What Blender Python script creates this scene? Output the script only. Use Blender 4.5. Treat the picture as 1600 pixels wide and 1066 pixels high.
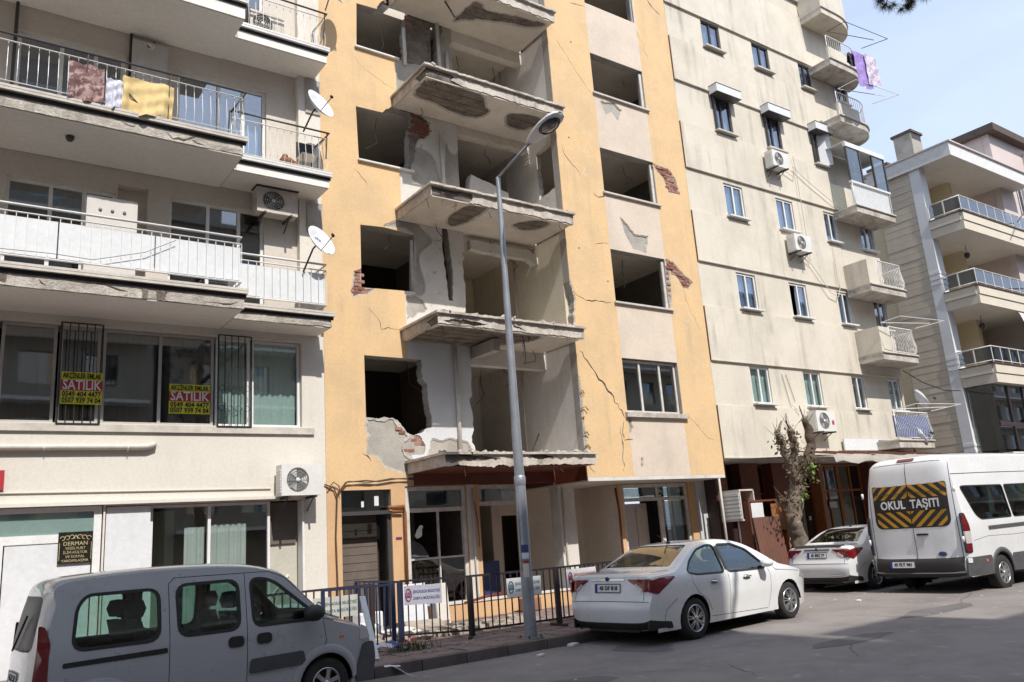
import bpy, bmesh, math, random
from mathutils import Vector, Matrix
from mathutils.geometry import delaunay_2d_cdt
rnd = random.Random(7)
R = math.radians
S = bpy.context.scene
for o in list(bpy.data.objects):
    bpy.data.objects.remove(o)
COL = S.collection

# ------------------------------------------------------------------ camera
cam = bpy.data.objects.new('camera', bpy.data.cameras.new('camera'))
COL.objects.link(cam)
cam.data.sensor_width = 36.0
cam.data.lens = 28.709
yaw, pitch, roll = R(36.123), R(13.5), R(-4.159)
f_ = Vector((math.sin(yaw) * math.cos(pitch), math.cos(yaw) * math.cos(pitch), math.sin(pitch)))
r_ = Vector((math.cos(yaw), -math.sin(yaw), 0)); u_ = r_.cross(f_)
r2 = r_ * math.cos(roll) + u_ * math.sin(roll); u2 = u_ * math.cos(roll) - r_ * math.sin(roll)
m_ = Matrix((r2, u2, -f_)).transposed().to_4x4(); m_.translation = (0, 0, 1.75)
cam.matrix_world = m_
cam.data.clip_end = 3000; cam.data.clip_start = .05
S.camera = cam

# ------------------------------------------------------------------ light
SUN_D = Vector((.10, 1.0, -1.20)).normalized()
W = bpy.data.worlds.new('World'); S.world = W; W.use_nodes = True
nt = W.node_tree; nt.nodes.clear()
wo = nt.nodes.new('ShaderNodeOutputWorld'); bg = nt.nodes.new('ShaderNodeBackground')
sky = nt.nodes.new('ShaderNodeTexSky'); sky.sky_type = 'NISHITA'; sky.sun_disc = False
sky.sun_elevation = R(50); sky.sun_rotation = R(185.7); sky.air_density = 1.0; sky.dust_density = 2.0; sky.ozone_density = 1.0
tc = nt.nodes.new('ShaderNodeTexCoord'); mp = nt.nodes.new('ShaderNodeMapping'); mp.inputs['Scale'].default_value = (1.2, 1.2, 3.5)
nz = nt.nodes.new('ShaderNodeTexNoise'); nz.inputs['Scale'].default_value = 1.6; nz.inputs['Detail'].default_value = 7; nz.inputs['Roughness'].default_value = .55
rmp = nt.nodes.new('ShaderNodeMapRange'); rmp.inputs['From Min'].default_value = .36; rmp.inputs['From Max'].default_value = .70
rmp.inputs['To Min'].default_value = .62; rmp.inputs['To Max'].default_value = .96
mx = nt.nodes.new('ShaderNodeMixRGB'); mx.inputs['Color2'].default_value = (3.25, 3.8, 4.85, 1)
nt.links.new(tc.outputs['Generated'], mp.inputs['Vector']); nt.links.new(mp.outputs['Vector'], nz.inputs['Vector'])
nt.links.new(nz.outputs['Fac'], rmp.inputs['Value']); nt.links.new(rmp.outputs['Result'], mx.inputs['Fac'])
nt.links.new(sky.outputs['Color'], mx.inputs['Color1']); nt.links.new(mx.outputs['Color'], bg.inputs['Color'])
bg.inputs['Strength'].default_value = .15
nt.links.new(bg.outputs['Background'], wo.inputs['Surface'])
sun = bpy.data.objects.new('sun', bpy.data.lights.new('sun', 'SUN')); COL.objects.link(sun)
sun.data.energy = 3.1; sun.data.angle = R(.55); sun.data.color = (1, .955, .885)
sun.rotation_euler = SUN_D.to_track_quat('-Z', 'Y').to_euler(); sun.location = (0, -10, 40)
S.view_settings.view_transform = 'Standard'; S.view_settings.look = 'None'
S.view_settings.exposure = 0.72; S.view_settings.gamma = 1.0; S.view_settings.use_curve_mapping = False
S.cycles.max_bounces = 9; S.cycles.diffuse_bounces = 6; S.cycles.glossy_bounces = 3; S.cycles.transparent_max_bounces = 12
S.cycles.caustics_reflective = False; S.cycles.caustics_refractive = False

# ------------------------------------------------------------------ materials
def srgb(r, g, b):
    return tuple(((c / 255 / 12.92) if c / 255 <= .04045 else ((c / 255 + .055) / 1.055) ** 2.4) for c in (r, g, b)) + (1,)
MATS = {}
def mat(name, col, rough=.8, metal=0, coat=0, spec=.5):
    m = bpy.data.materials.new(name); m.use_nodes = True
    b = m.node_tree.nodes['Principled BSDF']
    b.inputs['Base Color'].default_value = tuple(col[:3]) + (1,)
    b.inputs['Roughness'].default_value = rough; b.inputs['Metallic'].default_value = metal
    b.inputs['Coat Weight'].default_value = coat; b.inputs['Coat Roughness'].default_value = .04
    b.inputs['Specular IOR Level'].default_value = spec
    MATS[name] = m; return m
def noisy(name, col, dirt=None, rough=.85, sc=1.2, amt=.5, fine=30, bump=.3, streak=None, streak_amt=.6, spots=None, bdist=.01, metal=0, coat=0, lo=.42, hi=.68, fine_amt=.22):
    """base colour broken by two scales of noise, optional vertical rain streaks and stain spots"""
    m = mat(name, col, rough, metal, coat); t = m.node_tree; N = t.nodes; Lk = t.links; b = N['Principled BSDF']
    c = N.new('ShaderNodeTexCoord')
    def noise(scale, detail=5, vec=None, rg=.6):
        n = N.new('ShaderNodeTexNoise'); n.inputs['Scale'].default_value = scale; n.inputs['Detail'].default_value = detail; n.inputs['Roughness'].default_value = rg
        Lk.new(vec or c.outputs['Object'], n.inputs['Vector']); return n.outputs['Fac']
    def rng(v, a, b2, c2=0., d=1.):
        q = N.new('ShaderNodeMapRange'); q.inputs['From Min'].default_value = a; q.inputs['From Max'].default_value = b2
        q.inputs['To Min'].default_value = c2; q.inputs['To Max'].default_value = d; Lk.new(v, q.inputs['Value']); return q.outputs['Result']
    def mix(fac, c1, c2, mode='MIX'):
        q = N.new('ShaderNodeMixRGB'); q.blend_type = mode; Lk.new(fac, q.inputs['Fac'])
        for s_, v in (('Color1', c1), ('Color2', c2)):
            if hasattr(v, 'links'): Lk.new(v, q.inputs[s_])
            else: q.inputs[s_].default_value = tuple(v[:3]) + (1,)
        return q.outputs['Color']
    dirt = dirt or tuple(x * .55 for x in col[:3])
    out = mix(rng(noise(sc), lo, hi, 0, amt), col, dirt)
    out = mix(rng(noise(fine, 4), .35, .75, 0, fine_amt), out, tuple(x * .45 for x in col[:3]))
    if streak is not None:
        mpn = N.new('ShaderNodeMapping'); mpn.inputs['Scale'].default_value = (3.2, 3.2, .22); Lk.new(c.outputs['Object'], mpn.inputs['Vector'])
        s1 = rng(noise(1.0, 4, mpn.outputs['Vector']), .50, .78, 0, 1)
        s2 = rng(noise(.55, 3), .42, .62, 0, streak_amt)
        q = N.new('ShaderNodeMath'); q.operation = 'MULTIPLY'; Lk.new(s1, q.inputs[0]); Lk.new(s2, q.inputs[1])
        out = mix(q.outputs[0], out, streak)
    if spots is not None:
        out = mix(rng(noise(3.1, 6, None, .7), .60, .66, 0, .8), out, spots)
    Lk.new(out, b.inputs['Base Color'])
    bm_ = N.new('ShaderNodeBump'); bm_.inputs['Strength'].default_value = bump; bm_.inputs['Distance'].default_value = bdist
    Lk.new(noise(fine, 6, None, .65), bm_.inputs['Height']); Lk.new(bm_.outputs['Normal'], b.inputs['Normal'])
    Lk.new(rng(noise(sc * 4), .3, .7, max(.05, rough - .12), min(1, rough + .1)), b.inputs['Roughness'])
    return m
def glass(name, tint=(.9, .95, .93), refl=.10, rough=.02):
    m = bpy.data.materials.new(name); m.use_nodes = True; t = m.node_tree; t.nodes.clear()
    o = t.nodes.new('ShaderNodeOutputMaterial'); mixn = t.nodes.new('ShaderNodeMixShader')
    tr = t.nodes.new('ShaderNodeBsdfTransparent'); tr.inputs['Color'].default_value = tint + (1,)
    gl = t.nodes.new('ShaderNodeBsdfGlossy'); gl.inputs['Roughness'].default_value = rough; gl.inputs['Color'].default_value = (.95, .97, 1, 1)
    fr = t.nodes.new('ShaderNodeFresnel'); fr.inputs['IOR'].default_value = 1.5
    ad = t.nodes.new('ShaderNodeMath'); ad.operation = 'ADD'; ad.inputs[1].default_value = refl
    nz_ = t.nodes.new('ShaderNodeTexNoise'); nz_.inputs['Scale'].default_value = 1.3
    bp = t.nodes.new('ShaderNodeBump'); bp.inputs['Strength'].default_value = .05; bp.inputs['Distance'].default_value = .02
    ge = t.nodes.new('ShaderNodeNewGeometry'); io = t.nodes.new('ShaderNodeMapRange'); io.inputs['To Min'].default_value = 1.5; io.inputs['To Max'].default_value = 1 / 1.5
    t.links.new(ge.outputs['Backfacing'], io.inputs['Value']); t.links.new(io.outputs['Result'], fr.inputs['IOR'])
    t.links.new(nz_.outputs['Fac'], bp.inputs['Height']); t.links.new(bp.outputs['Normal'], gl.inputs['Normal'])
    t.links.new(fr.outputs['Fac'], ad.inputs[0]); t.links.new(ad.outputs[0], mixn.inputs['Fac'])
    t.links.new(tr.outputs[0], mixn.inputs[1]); t.links.new(gl.outputs[0], mixn.inputs[2]); t.links.new(mixn.outputs[0], o.inputs['Surface'])
    MATS[name] = m; return m
M = MATS
noisy('yellow_paint', (.71, .49, .265), (.60, .43, .25), sc=.9, amt=.9, fine=16, bump=.35, streak=(.44, .33, .22), streak_amt=.75, spots=(.64, .49, .33))
noisy('pink_panel', (.66, .56, .46), (.52, .44, .37), sc=1.0, amt=.6, fine=20, bump=.2, streak=(.42, .36, .30), streak_amt=.45)
noisy('cream_wall', (.66, .605, .51), (.50, .455, .38), sc=.55, amt=.7, fine=18, bump=.2, streak=(.27, .24, .20), streak_amt=.85)
noisy('cream_parapet', (.67, .615, .52), (.50, .455, .38), sc=.6, amt=.7, fine=18, bump=.2, streak=(.26, .23, .19), streak_amt=.9)
noisy('brown_edge', (.33, .17, .07), sc=2, amt=.5)
noisy('left_wall', (.70, .66, .59), (.60, .555, .49), sc=.6, amt=.5, fine=18, bump=.15, streak=(.42, .37, .31), streak_amt=.3)
noisy('left_wall_up', (.62, .565, .50), (.50, .45, .39), sc=.8, amt=.5, fine=18, bump=.15)
noisy('left_soffit', (.80, .78, .74), (.68, .65, .60), sc=.5, amt=.5, fine=14, bump=.1)
noisy('old_concrete', (.60, .55, .49), (.30, .26, .21), sc=2.8, amt=.9, fine=24, bump=.9, bdist=.03, fine_amt=.45, spots=(.24, .20, .16), streak=(.10, .09, .08), streak_amt=.9)
noisy('grey_plaster', (.42, .39, .35), (.27, .25, .22), sc=1.6, amt=.8, fine=24, bump=.6, bdist=.015)
noisy('rough_plaster', (.55, .52, .47), (.36, .34, .30), sc=2.5, amt=.8, fine=20, bump=1.0, bdist=.03)
noisy('pale_plaster', (.66, .63, .58), (.50, .47, .42), sc=1.4, amt=.6, fine=24, bump=.4, spots=(.36, .34, .31))
noisy('blue_plaster', (.60, .61, .63), (.52, .52, .53), sc=1.4, amt=.5, fine=24, bump=.3)
noisy('room_beige', (.72, .66, .52), (.58, .52, .40), sc=.8, amt=.7, fine=14, bump=.2, streak=(.25, .21, .16), streak_amt=.5)
noisy('room_grey', (.70, .67, .64), (.56, .53, .49), sc=.8, amt=.7, fine=14, bump=.2, streak=(.25, .21, .18), streak_amt=.5)
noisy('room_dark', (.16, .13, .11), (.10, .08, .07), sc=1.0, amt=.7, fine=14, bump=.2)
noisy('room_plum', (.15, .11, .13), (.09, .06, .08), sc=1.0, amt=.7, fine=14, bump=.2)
noisy('shop_beige', (.68, .61, .53), (.55, .48, .41), sc=.9, amt=.6, fine=14, bump=.2)
noisy('slab_edge', (.62, .56, .49), (.34, .29, .24), sc=3.0, amt=.85, fine=22, bump=.7, bdist=.02, fine_amt=.4, streak=(.14, .12, .10), streak_amt=.9)
noisy('slab_concrete', (.25, .215, .18), (.10, .08, .065), sc=3.2, amt=.9, fine=16, bump=1.0, bdist=.05, spots=(.15, .075, .04), fine_amt=.5)
noisy('soffit_plaster', (.72, .66, .585), (.54, .48, .40), sc=1.2, amt=.7, fine=18, bump=.3)
noisy('fascia_red', (.17, .045, .022), (.09, .03, .02), sc=1.2, amt=.7, fine=12, rough=.5)
noisy('brick', (.25, .105, .070), (.15, .065, .048), sc=6, amt=.7, fine=30, bump=.6)
noisy('brick_pale', (.36, .20, .155), (.24, .13, .105), sc=6, amt=.7, fine=30, bump=.6)
noisy('orange_paint', (.66, .42, .23), (.52, .33, .18), sc=1.0, amt=.6, fine=22, bump=.25)
noisy('stone_course', (.60, .53, .43), (.47, .41, .33), sc=.9, amt=.6, fine=16, bump=.3)
noisy('pilaster_blue', (.74, .75, .77), (.62, .63, .66), sc=.8, amt=.5, fine=16, bump=.2)
noisy('tan_fascia', (.66, .60, .50), (.56, .50, .41), sc=.8, amt=.5, fine=16, bump=.15)
noisy('tan_wall', (.68, .59, .42), (.57, .49, .34), sc=.8, amt=.5, fine=16, bump=.15)
noisy('tan_soffit', (.66, .62, .57), sc=.8, amt=.2, fine=12, bump=.1)
noisy('pink_wall', (.60, .52, .50), (.52, .45, .43), sc=.8, amt=.4, fine=12, bump=.15)
noisy('roof_tile_dark', (.10, .07, .06), sc=4, amt=.5, fine=30, bump=.6)
noisy('white_frame', (.78, .78, .77), (.62, .60, .57), rough=.4, sc=2.5, amt=.4, fine=20, bump=.05)
noisy('old_white_frame', (.66, .63, .58), (.42, .38, .33), rough=.6, sc=6, amt=.7, fine=30, bump=.3)
noisy('grey_frame', (.48, .46, .43), (.36, .34, .31), rough=.5, sc=3, amt=.5, fine=20, bump=.1)
noisy('dark_frame', (.06, .055, .055), rough=.5, sc=3, amt=.4, fine=20, bump=.1)
noisy('sill_stone', (.60, .56, .50), (.38, .34, .30), sc=3, amt=.6, fine=20, bump=.2)
noisy('white_panel', (.70, .715, .73), (.60, .61, .62), rough=.5, sc=1.2, amt=.4, fine=12, bump=.05)
noisy('white_metal', (.72, .71, .69), (.50, .46, .42), rough=.45, sc=4, amt=.4, fine=24, bump=.1)
noisy('black_metal', (.025, .023, .022), rough=.5, sc=4, amt=.4, fine=24, bump=.2)
noisy('curtain_teal', (.50, .60, .60), (.40, .50, .51), rough=.9, sc=2, amt=.4, fine=20, bump=.1)
noisy('curtain_white', (.66, .67, .67), (.52, .53, .54), rough=.9, sc=2, amt=.4, fine=20, bump=.1)
noisy('curtain_blue', (.42, .52, .62), (.32, .42, .52), rough=.9, sc=2, amt=.4, fine=20, bump=.1)
noisy('curtain_cream', (.52, .50, .43), (.40, .38, .32), rough=.9, sc=2, amt=.4, fine=20, bump=.1)
noisy('blind_sky_reflect', (.42, .44, .45), (.33, .35, .36), rough=.9, sc=1, amt=.4, fine=20, bump=.1)  # grey lightened to carry the sky mirrored in the panes
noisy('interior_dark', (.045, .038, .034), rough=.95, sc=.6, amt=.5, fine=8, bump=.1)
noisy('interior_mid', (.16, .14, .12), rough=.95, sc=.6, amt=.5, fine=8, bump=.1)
noisy('ac_white', (.72, .71, .68), (.55, .53, .49), rough=.45, sc=3, amt=.4, fine=20, bump=.05)
noisy('ac_old', (.60, .55, .48), (.40, .35, .30), rough=.6, sc=4, amt=.6, fine=20, bump=.1)
noisy('fan_grey', (.22, .22, .22), rough=.6, sc=4, amt=.4)
noisy('fan_dark', (.035, .033, .032), rough=.6, sc=4, amt=.4)
noisy('dish_white', (.74, .76, .79), (.62, .63, .65), rough=.4, sc=3, amt=.3, fine=20, bump=.05)
noisy('asphalt', (.26, .232, .216), (.165, .146, .137), rough=.92, sc=.7, amt=.85, fine=90, bump=.9, bdist=.006, spots=(.32, .29, .27), fine_amt=.6)
noisy('kerb_concrete', (.15, .125, .115), (.08, .068, .062), rough=.92, sc=2.5, amt=.8, fine=40, bump=.7, bdist=.01)
noisy('paver', (.24, .175, .155), (.14, .10, .09), rough=.92, sc=1.8, amt=.85, fine=40, bump=.6, bdist=.008, spots=(.09, .085, .06))
noisy('course_joint', (.17, .14, .11), sc=3, amt=.5, fine=20, bump=.4)
noisy('joint_dirt', (.09, .075, .06), rough=.95, sc=3, amt=.6, fine=40, bump=.7)
noisy('galvanised', (.36, .38, .41), (.24, .25, .27), rough=.42, sc=3, amt=.7, fine=24, bump=.15, metal=.55)
noisy('barrier_navy', (.014, .015, .024), (.05, .02, .015), rough=.5, sc=5, amt=.5, fine=24, bump=.2)
noisy('barrier_blue', (.016, .024, .07), rough=.5, sc=5, amt=.5, fine=24, bump=.2)
noisy('barrier_brown', (.040, .024, .022), rough=.6, sc=5, amt=.5, fine=24, bump=.2)
noisy('sign_lilac', (.46, .46, .53), (.40, .40, .45), rough=.5, sc=3, amt=.4, fine=20, bump=.03)
noisy('sign_white', (.74, .75, .76), (.62, .62, .62), rough=.5, sc=3, amt=.4, fine=20, bump=.03)
noisy('bark', (.21, .165, .125), (.10, .075, .055), rough=.95, sc=5, amt=.8, fine=26, bump=1.0, bdist=.03, spots=(.34, .30, .24))
noisy('bark_dark', (.10, .065, .045), rough=.95, sc=5, amt=.8, fine=26, bump=1.0, bdist=.03)
noisy('rust_sheet', (.19, .085, .055), (.12, .06, .045), rough=.7, sc=1.5, amt=.6, fine=24, bump=.2)
noisy('wood_red', (.16, .048, .024), (.09, .03, .018), rough=.55, sc=2, amt=.6, fine=24, bump=.2)
noisy('wood_orange', (.30, .12, .04), (.20, .08, .025), rough=.55, sc=2, amt=.6, fine=24, bump=.2)
noisy('shop_dark', (.055, .035, .030), rough=.6, sc=2, amt=.6, fine=24, bump=.2)
noisy('awning_cloth', (.36, .33, .29), (.24, .21, .18), rough=.9, sc=1.5, amt=.6, fine=20, bump=.2)
noisy('rubble', (.40, .34, .28), (.22, .18, .15), rough=.95, sc=5, amt=.7, fine=30, bump=.8)
noisy('cardboard', (.30, .16, .10), rough=.9, sc=4, amt=.5)
noisy('tape_white', (.70, .71, .76), rough=.5, sc=6, amt=.3)
noisy('tape_blue', (.09, .11, .36), rough=.5, sc=6, amt=.3)
noisy('weed', (.065, .075, .025), (.12, .10, .03), rough=.9, sc=4, amt=.7)
noisy('towel_yellow', (.70, .54, .26), (.52, .33, .12), rough=.95, sc=6, amt=.5, fine=60, bump=.5)
noisy('towel_mauve', (.40, .27, .25), (.14, .07, .07), rough=.95, sc=9, amt=.95, fine=60, bump=.5, lo=.47, hi=.53)
noisy('towel_white', (.66, .66, .74), (.32, .32, .48), rough=.95, sc=8, amt=.6, fine=60, bump=.5, lo=.5, hi=.56)
noisy('cloth_purple', (.27, .17, .50), (.42, .36, .58), rough=.95, sc=8, amt=.8, fine=60, bump=.4)
noisy('cloth_white', (.62, .56, .62), (.34, .26, .44), rough=.95, sc=9, amt=.8, fine=60, bump=.4, lo=.5, hi=.55)
noisy('cloth_dark', (.06, .055, .06), rough=.95, sc=9, amt=.6)
noisy('bag_brown', (.27, .13, .075), (.12, .06, .04), rough=.9, sc=7, amt=.8)
noisy('heater_white', (.62, .59, .55), rough=.5, sc=3, amt=.2)
noisy('banner_yellow', (.62, .60, .03), (.52, .50, .03), rough=.5, sc=3, amt=.3, bump=.03)
noisy('banner_red', (.42, .03, .04), rough=.5, sc=3, amt=.3, bump=.03)
noisy('ink_black', (.012, .012, .012), rough=.6, sc=3, amt=.2, bump=.02)
noisy('ink_white', (.74, .74, .74), rough=.6, sc=3, amt=.2, bump=.02)
noisy('ink_gold', (.50, .42, .22), rough=.5, sc=3, amt=.2, bump=.02)
noisy('ink_blue', (.035, .05, .16), rough=.6, sc=3, amt=.2, bump=.02)
noisy('ink_teal', (.02, .13, .20), rough=.6, sc=3, amt=.2, bump=.02)
noisy('ink_magenta', (.22, .02, .10), rough=.6, sc=3, amt=.2, bump=.02)
noisy('plaque_black', (.02, .018, .016), rough=.25, sc=3, amt=.3, bump=.02)
noisy('chevron_yellow', (.52, .27, .022), (.42, .21, .02), rough=.45, sc=6, amt=.3, bump=.02)
noisy('chevron_black', (.022, .019, .018), rough=.45, sc=6, amt=.3, bump=.02)
noisy('leaf', (.055, .075, .020), (.10, .085, .035), rough=.7, sc=9, amt=.8, fine=30, bump=.1)
noisy('leaf_brown', (.12, .09, .05), (.07, .05, .03), rough=.8, sc=9, amt=.8, fine=30, bump=.1)
noisy('leaf_bright', (.16, .24, .03), (.10, .17, .03), rough=.7, sc=9, amt=.6, fine=30, bump=.1)
noisy('pine_needle', (.022, .034, .014), (.035, .036, .016), rough=.8, sc=7, amt=.7, fine=30, bump=.1)
noisy('opposite_wall', (.36, .32, .27), (.29, .26, .22), sc=.4, amt=.5, fine=10, bump=.1)
noisy('blue_tarp', (.10, .14, .32), (.16, .20, .38), rough=.6, sc=5, amt=.6, fine=30, bump=.2)
noisy('teal_wall', (.42, .60, .62), (.34, .50, .52), rough=.8, sc=1.2, amt=.5)
noisy('door_maroon', (.045, .022, .022), rough=.5, sc=1.5, amt=.5, fine=16, bump=.1)
noisy('cable', (.10, .06, .04), rough=.8, sc=6, amt=.4)
noisy('cable_black', (.02, .018, .018), rough=.7, sc=6, amt=.4)
noisy('pipe_white', (.64, .61, .56), (.46, .43, .38), rough=.6, sc=4, amt=.5)
noisy('crack_core', (.10, .075, .05), rough=.95, sc=6, amt=.5, fine=30, bump=.6)
glass('window_glass'); glass('window_glass_dim', (.50, .55, .55), .14); glass('window_glass_blue', (.72, .80, .88), .16)
glass('car_glass', (.72, .82, .79), .03); glass('car_glass_mid', (.30, .33, .33), .0); glass('car_glass_dark', (.07, .075, .075), .05); glass('smoke_glass', (.45, .50, .56), .12)
noisy('paint_white', (.76, .77, .78), (.66, .65, .63), rough=.34, sc=1.6, amt=.45, fine=60, bump=.03, coat=.9, fine_amt=.06); noisy('paint_silver', (.47, .485, .505), (.39, .40, .41), rough=.36, sc=1.6, amt=.4, fine=120, bump=.02, metal=.25, coat=.9, fine_amt=.04); mat('dusty_glass', (.035, .037, .036), .42, spec=.25)
noisy('plastic_black', (.022, .021, .021), rough=.6, sc=6, amt=.4, fine=60, bump=.15)
noisy('plastic_grey', (.085, .085, .09), rough=.6, sc=6, amt=.4, fine=60, bump=.15)
noisy('tyre', (.022, .021, .020), (.05, .045, .04), rough=.9, sc=6, amt=.5, fine=40, bump=.3)
mat('rim_silver', (.52, .53, .54), .3, .85); mat('chrome', (.75, .75, .75), .12, 1.0); mat('lamp_red', (.15, .005, .009), .15, 0, 1); mat('lamp_clear', (.55, .50, .48), .12, 0, 1)
mat('lamp_orange', (.75, .16, .03), .2, 0, 1); mat('seat_cloth', (.03, .03, .034), .95); mat('seam', (.012, .012, .012), .9); mat('lens_dark', (.12, .12, .115), .12, 0, 1)
mat('plate_blue', (.02, .05, .32), .4)

# ------------------------------------------------------------------ geometry helpers
WORG = {}
class MB:
    def __init__(self): self.v = []; self.f = []; self.m = []; self.sm = []
    def add(self, vs, fs, mi=0, smooth=False):
        b = len(self.v); self.v += [tuple(p) for p in vs]
        for q in fs: self.f.append(tuple(i + b for i in q)); self.m.append(mi); self.sm.append(smooth)
        return self
    def box(self, x0, x1, y0, y1, z0, z1, mi=0):
        if x0 > x1: x0, x1 = x1, x0
        if y0 > y1: y0, y1 = y1, y0
        if z0 > z1: z0, z1 = z1, z0
        return self.add([(x0, y0, z0), (x1, y0, z0), (x1, y1, z0), (x0, y1, z0), (x0, y0, z1), (x1, y0, z1), (x1, y1, z1), (x0, y1, z1)],
                        [(0, 3, 2, 1), (4, 5, 6, 7), (0, 1, 5, 4), (1, 2, 6, 5), (2, 3, 7, 6), (3, 0, 4, 7)], mi)
    def tube(self, pts, r, n=6, mi=0, closed=False, cap=True):
        pts = [Vector(p) for p in pts]; k = len(pts)
        rs = r if isinstance(r, (list, tuple)) else [r] * k
        base = len(self.v); up = None
        for i, p in enumerate(pts):
            a = pts[(i - 1) % k] if (closed or i > 0) else p
            b = pts[(i + 1) % k] if (closed or i < k - 1) else p
            d = (b - a)
            if d.length < 1e-9: d = Vector((0, 0, 1))
            d.normalize()
            if up is None: up = Vector((0, 0, 1)) if abs(d.z) < .9 else Vector((1, 0, 0))
            s = d.cross(up)
            if s.length < 1e-6: s = d.cross(Vector((0, 1, 0)))
            s.normalize(); up = s.cross(d).normalized()
            for j in range(n):
                t = 2 * math.pi * (j + .5) / n
                self.v.append(tuple(p + s * (math.cos(t) * rs[i]) + up * (math.sin(t) * rs[i])))
        for i in range(k if closed else k - 1):
            i2 = (i + 1) % k
            for j in range(n):
                j2 = (j + 1) % n
                self.f.append((base + i * n + j, base + i * n + j2, base + i2 * n + j2, base + i2 * n + j)); self.m.append(mi); self.sm.append(n > 5)
        if cap and not closed:
            self.f.append(tuple(base + j for j in reversed(range(n)))); self.m.append(mi); self.sm.append(False)
            self.f.append(tuple(base + (k - 1) * n + j for j in range(n))); self.m.append(mi); self.sm.append(False)
        return self
    def lathe(self, prof, c, axis='z', n=20, mi=0, smooth=True):
        """prof: (radius, height) list turned about an axis through c"""
        base = len(self.v); k = len(prof)
        for (r, h) in prof:
            for j in range(n):
                t = 2 * math.pi * j / n; a, b = r * math.cos(t), r * math.sin(t)
                p = {'z': (a, b, h), 'y': (a, h, -b), 'x': (h, a, b)}[axis]
                self.v.append((c[0] + p[0], c[1] + p[1], c[2] + p[2]))
        for i in range(k - 1):
            for j in range(n):
                j2 = (j + 1) % n
                self.f.append((base + i * n + j, base + i * n + j2, base + (i + 1) * n + j2, base + (i + 1) * n + j)); self.m.append(mi); self.sm.append(smooth)
        return self
    def plate(self, outline, holes, d0, d1, mp=None, mi=0, side=None, pts=None):
        """flat sheet with holes, front at depth d0 and back at d1; holes may cross the outline"""
        mp = mp or (lambda u, v, d: (u, d, v))
        vs, es = [], []
        for poly in [outline] + list(holes):
            b = len(vs); n = len(poly); vs += [Vector((p[0], p[1])) for p in poly]; es += [(b + i, b + (i + 1) % n) for i in range(n)]
        if pts: vs += [Vector(p) for p in pts]
        ov, oe, of, _, _, _ = delaunay_2d_cdt(vs, es, [], 0, 1e-5)
        keep = []
        for t in of:
            c = sum((ov[i] for i in t), Vector((0, 0))) / len(t)
            if inpoly(c, outline) and not any(inpoly(c, h) for h in holes): keep.append(tuple(t))
        if len(keep) > 3:                      # crumbs cut loose by crossing outlines are dropped
            par = list(range(len(keep)))
            def find(a):
                while par[a] != a: par[a] = par[par[a]]; a = par[a]
                return a
            em = {}
            for ti, t in enumerate(keep):
                for i in range(len(t)):
                    e = (min(t[i], t[(i + 1) % len(t)]), max(t[i], t[(i + 1) % len(t)]))
                    if e in em: par[find(ti)] = find(em[e])
                    else: em[e] = ti
            ar = {}
            for ti, t in enumerate(keep):
                a, b_, c = ov[t[0]], ov[t[1]], ov[t[2]]; r_ = find(ti); ar[r_] = ar.get(r_, 0) + abs((b_.x - a.x) * (c.y - a.y) - (c.x - a.x) * (b_.y - a.y)) / 2
            big = max(ar.values()); keep = [t for ti, t in enumerate(keep) if ar[find(ti)] > min(.012, big * .05)]
        used = sorted({i for t in keep for i in t}); rem = {u: i for i, u in enumerate(used)}; ov = [ov[u] for u in used]; keep = [tuple(rem[i] for i in t) for t in keep]
        nb = len(ov); base = len(self.v)
        self.v += [tuple(mp(p.x, p.y, d0)) for p in ov]
        two = d1 is not None
        if two: self.v += [tuple(mp(p.x, p.y, d1)) for p in ov]
        cnt = {}
        for t in keep:
            a = sum(ov[t[i]].x * ov[t[(i + 1) % len(t)]].y - ov[t[(i + 1) % len(t)]].x * ov[t[i]].y for i in range(len(t)))
            if a < 0: t = tuple(reversed(t))
            self.f.append(tuple(base + i for i in t)); self.m.append(mi); self.sm.append(False)
            if two: self.f.append(tuple(base + nb + i for i in reversed(t))); self.m.append(mi); self.sm.append(False)
            for i in range(len(t)): cnt[(t[i], t[(i + 1) % len(t)])] = 1
        if two:
            for (a, b) in cnt:
                if (b, a) not in cnt:
                    self.f.append((base + b, base + a, base + nb + a, base + nb + b)); self.m.append(mi if side is None else side); self.sm.append(False)
        return self
    def build(self, name, mats, parent=None, loc=None, kind=None, hide=None):
        me = bpy.data.meshes.new(name)
        o = bpy.data.objects.new(name, me); COL.objects.link(o)
        org = Vector((0, 0, 0))
        if parent is not None:
            o.parent = parent; org = WORG[parent.name]
        elif loc is None and self.v:
            xs = [p[0] for p in self.v]; ys = [p[1] for p in self.v]; zs = [p[2] for p in self.v]
            org = Vector(((min(xs) + max(xs)) / 2, (min(ys) + max(ys)) / 2, min(zs))); o.location = org
        elif loc is not None:
            org = Vector(loc); o.location = org
        WORG[o.name] = org
        me.from_pydata([(p[0] - org.x, p[1] - org.y, p[2] - org.z) for p in self.v], [], self.f)
        for m in (mats if isinstance(mats, (list, tuple)) else [mats]): me.materials.append(MATS[m])
        me.polygons.foreach_set('material_index', self.m); me.polygons.foreach_set('use_smooth', self.sm)
        me.update()
        if kind: o['kind'] = kind
        return o
def inpoly(p, poly):
    x, y = p[0], p[1]; c = False; n = len(poly); j = n - 1
    for i in range(n):
        xi, yi = poly[i][0], poly[i][1]; xj, yj = poly[j][0], poly[j][1]
        if (yi > y) != (yj > y) and x < (xj - xi) * (y - yi) / (yj - yi) + xi: c = not c
        j = i
    return c
def rect(x0, x1, z0, z1): return [(x0, z0), (x1, z0), (x1, z1), (x0, z1)]
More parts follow.
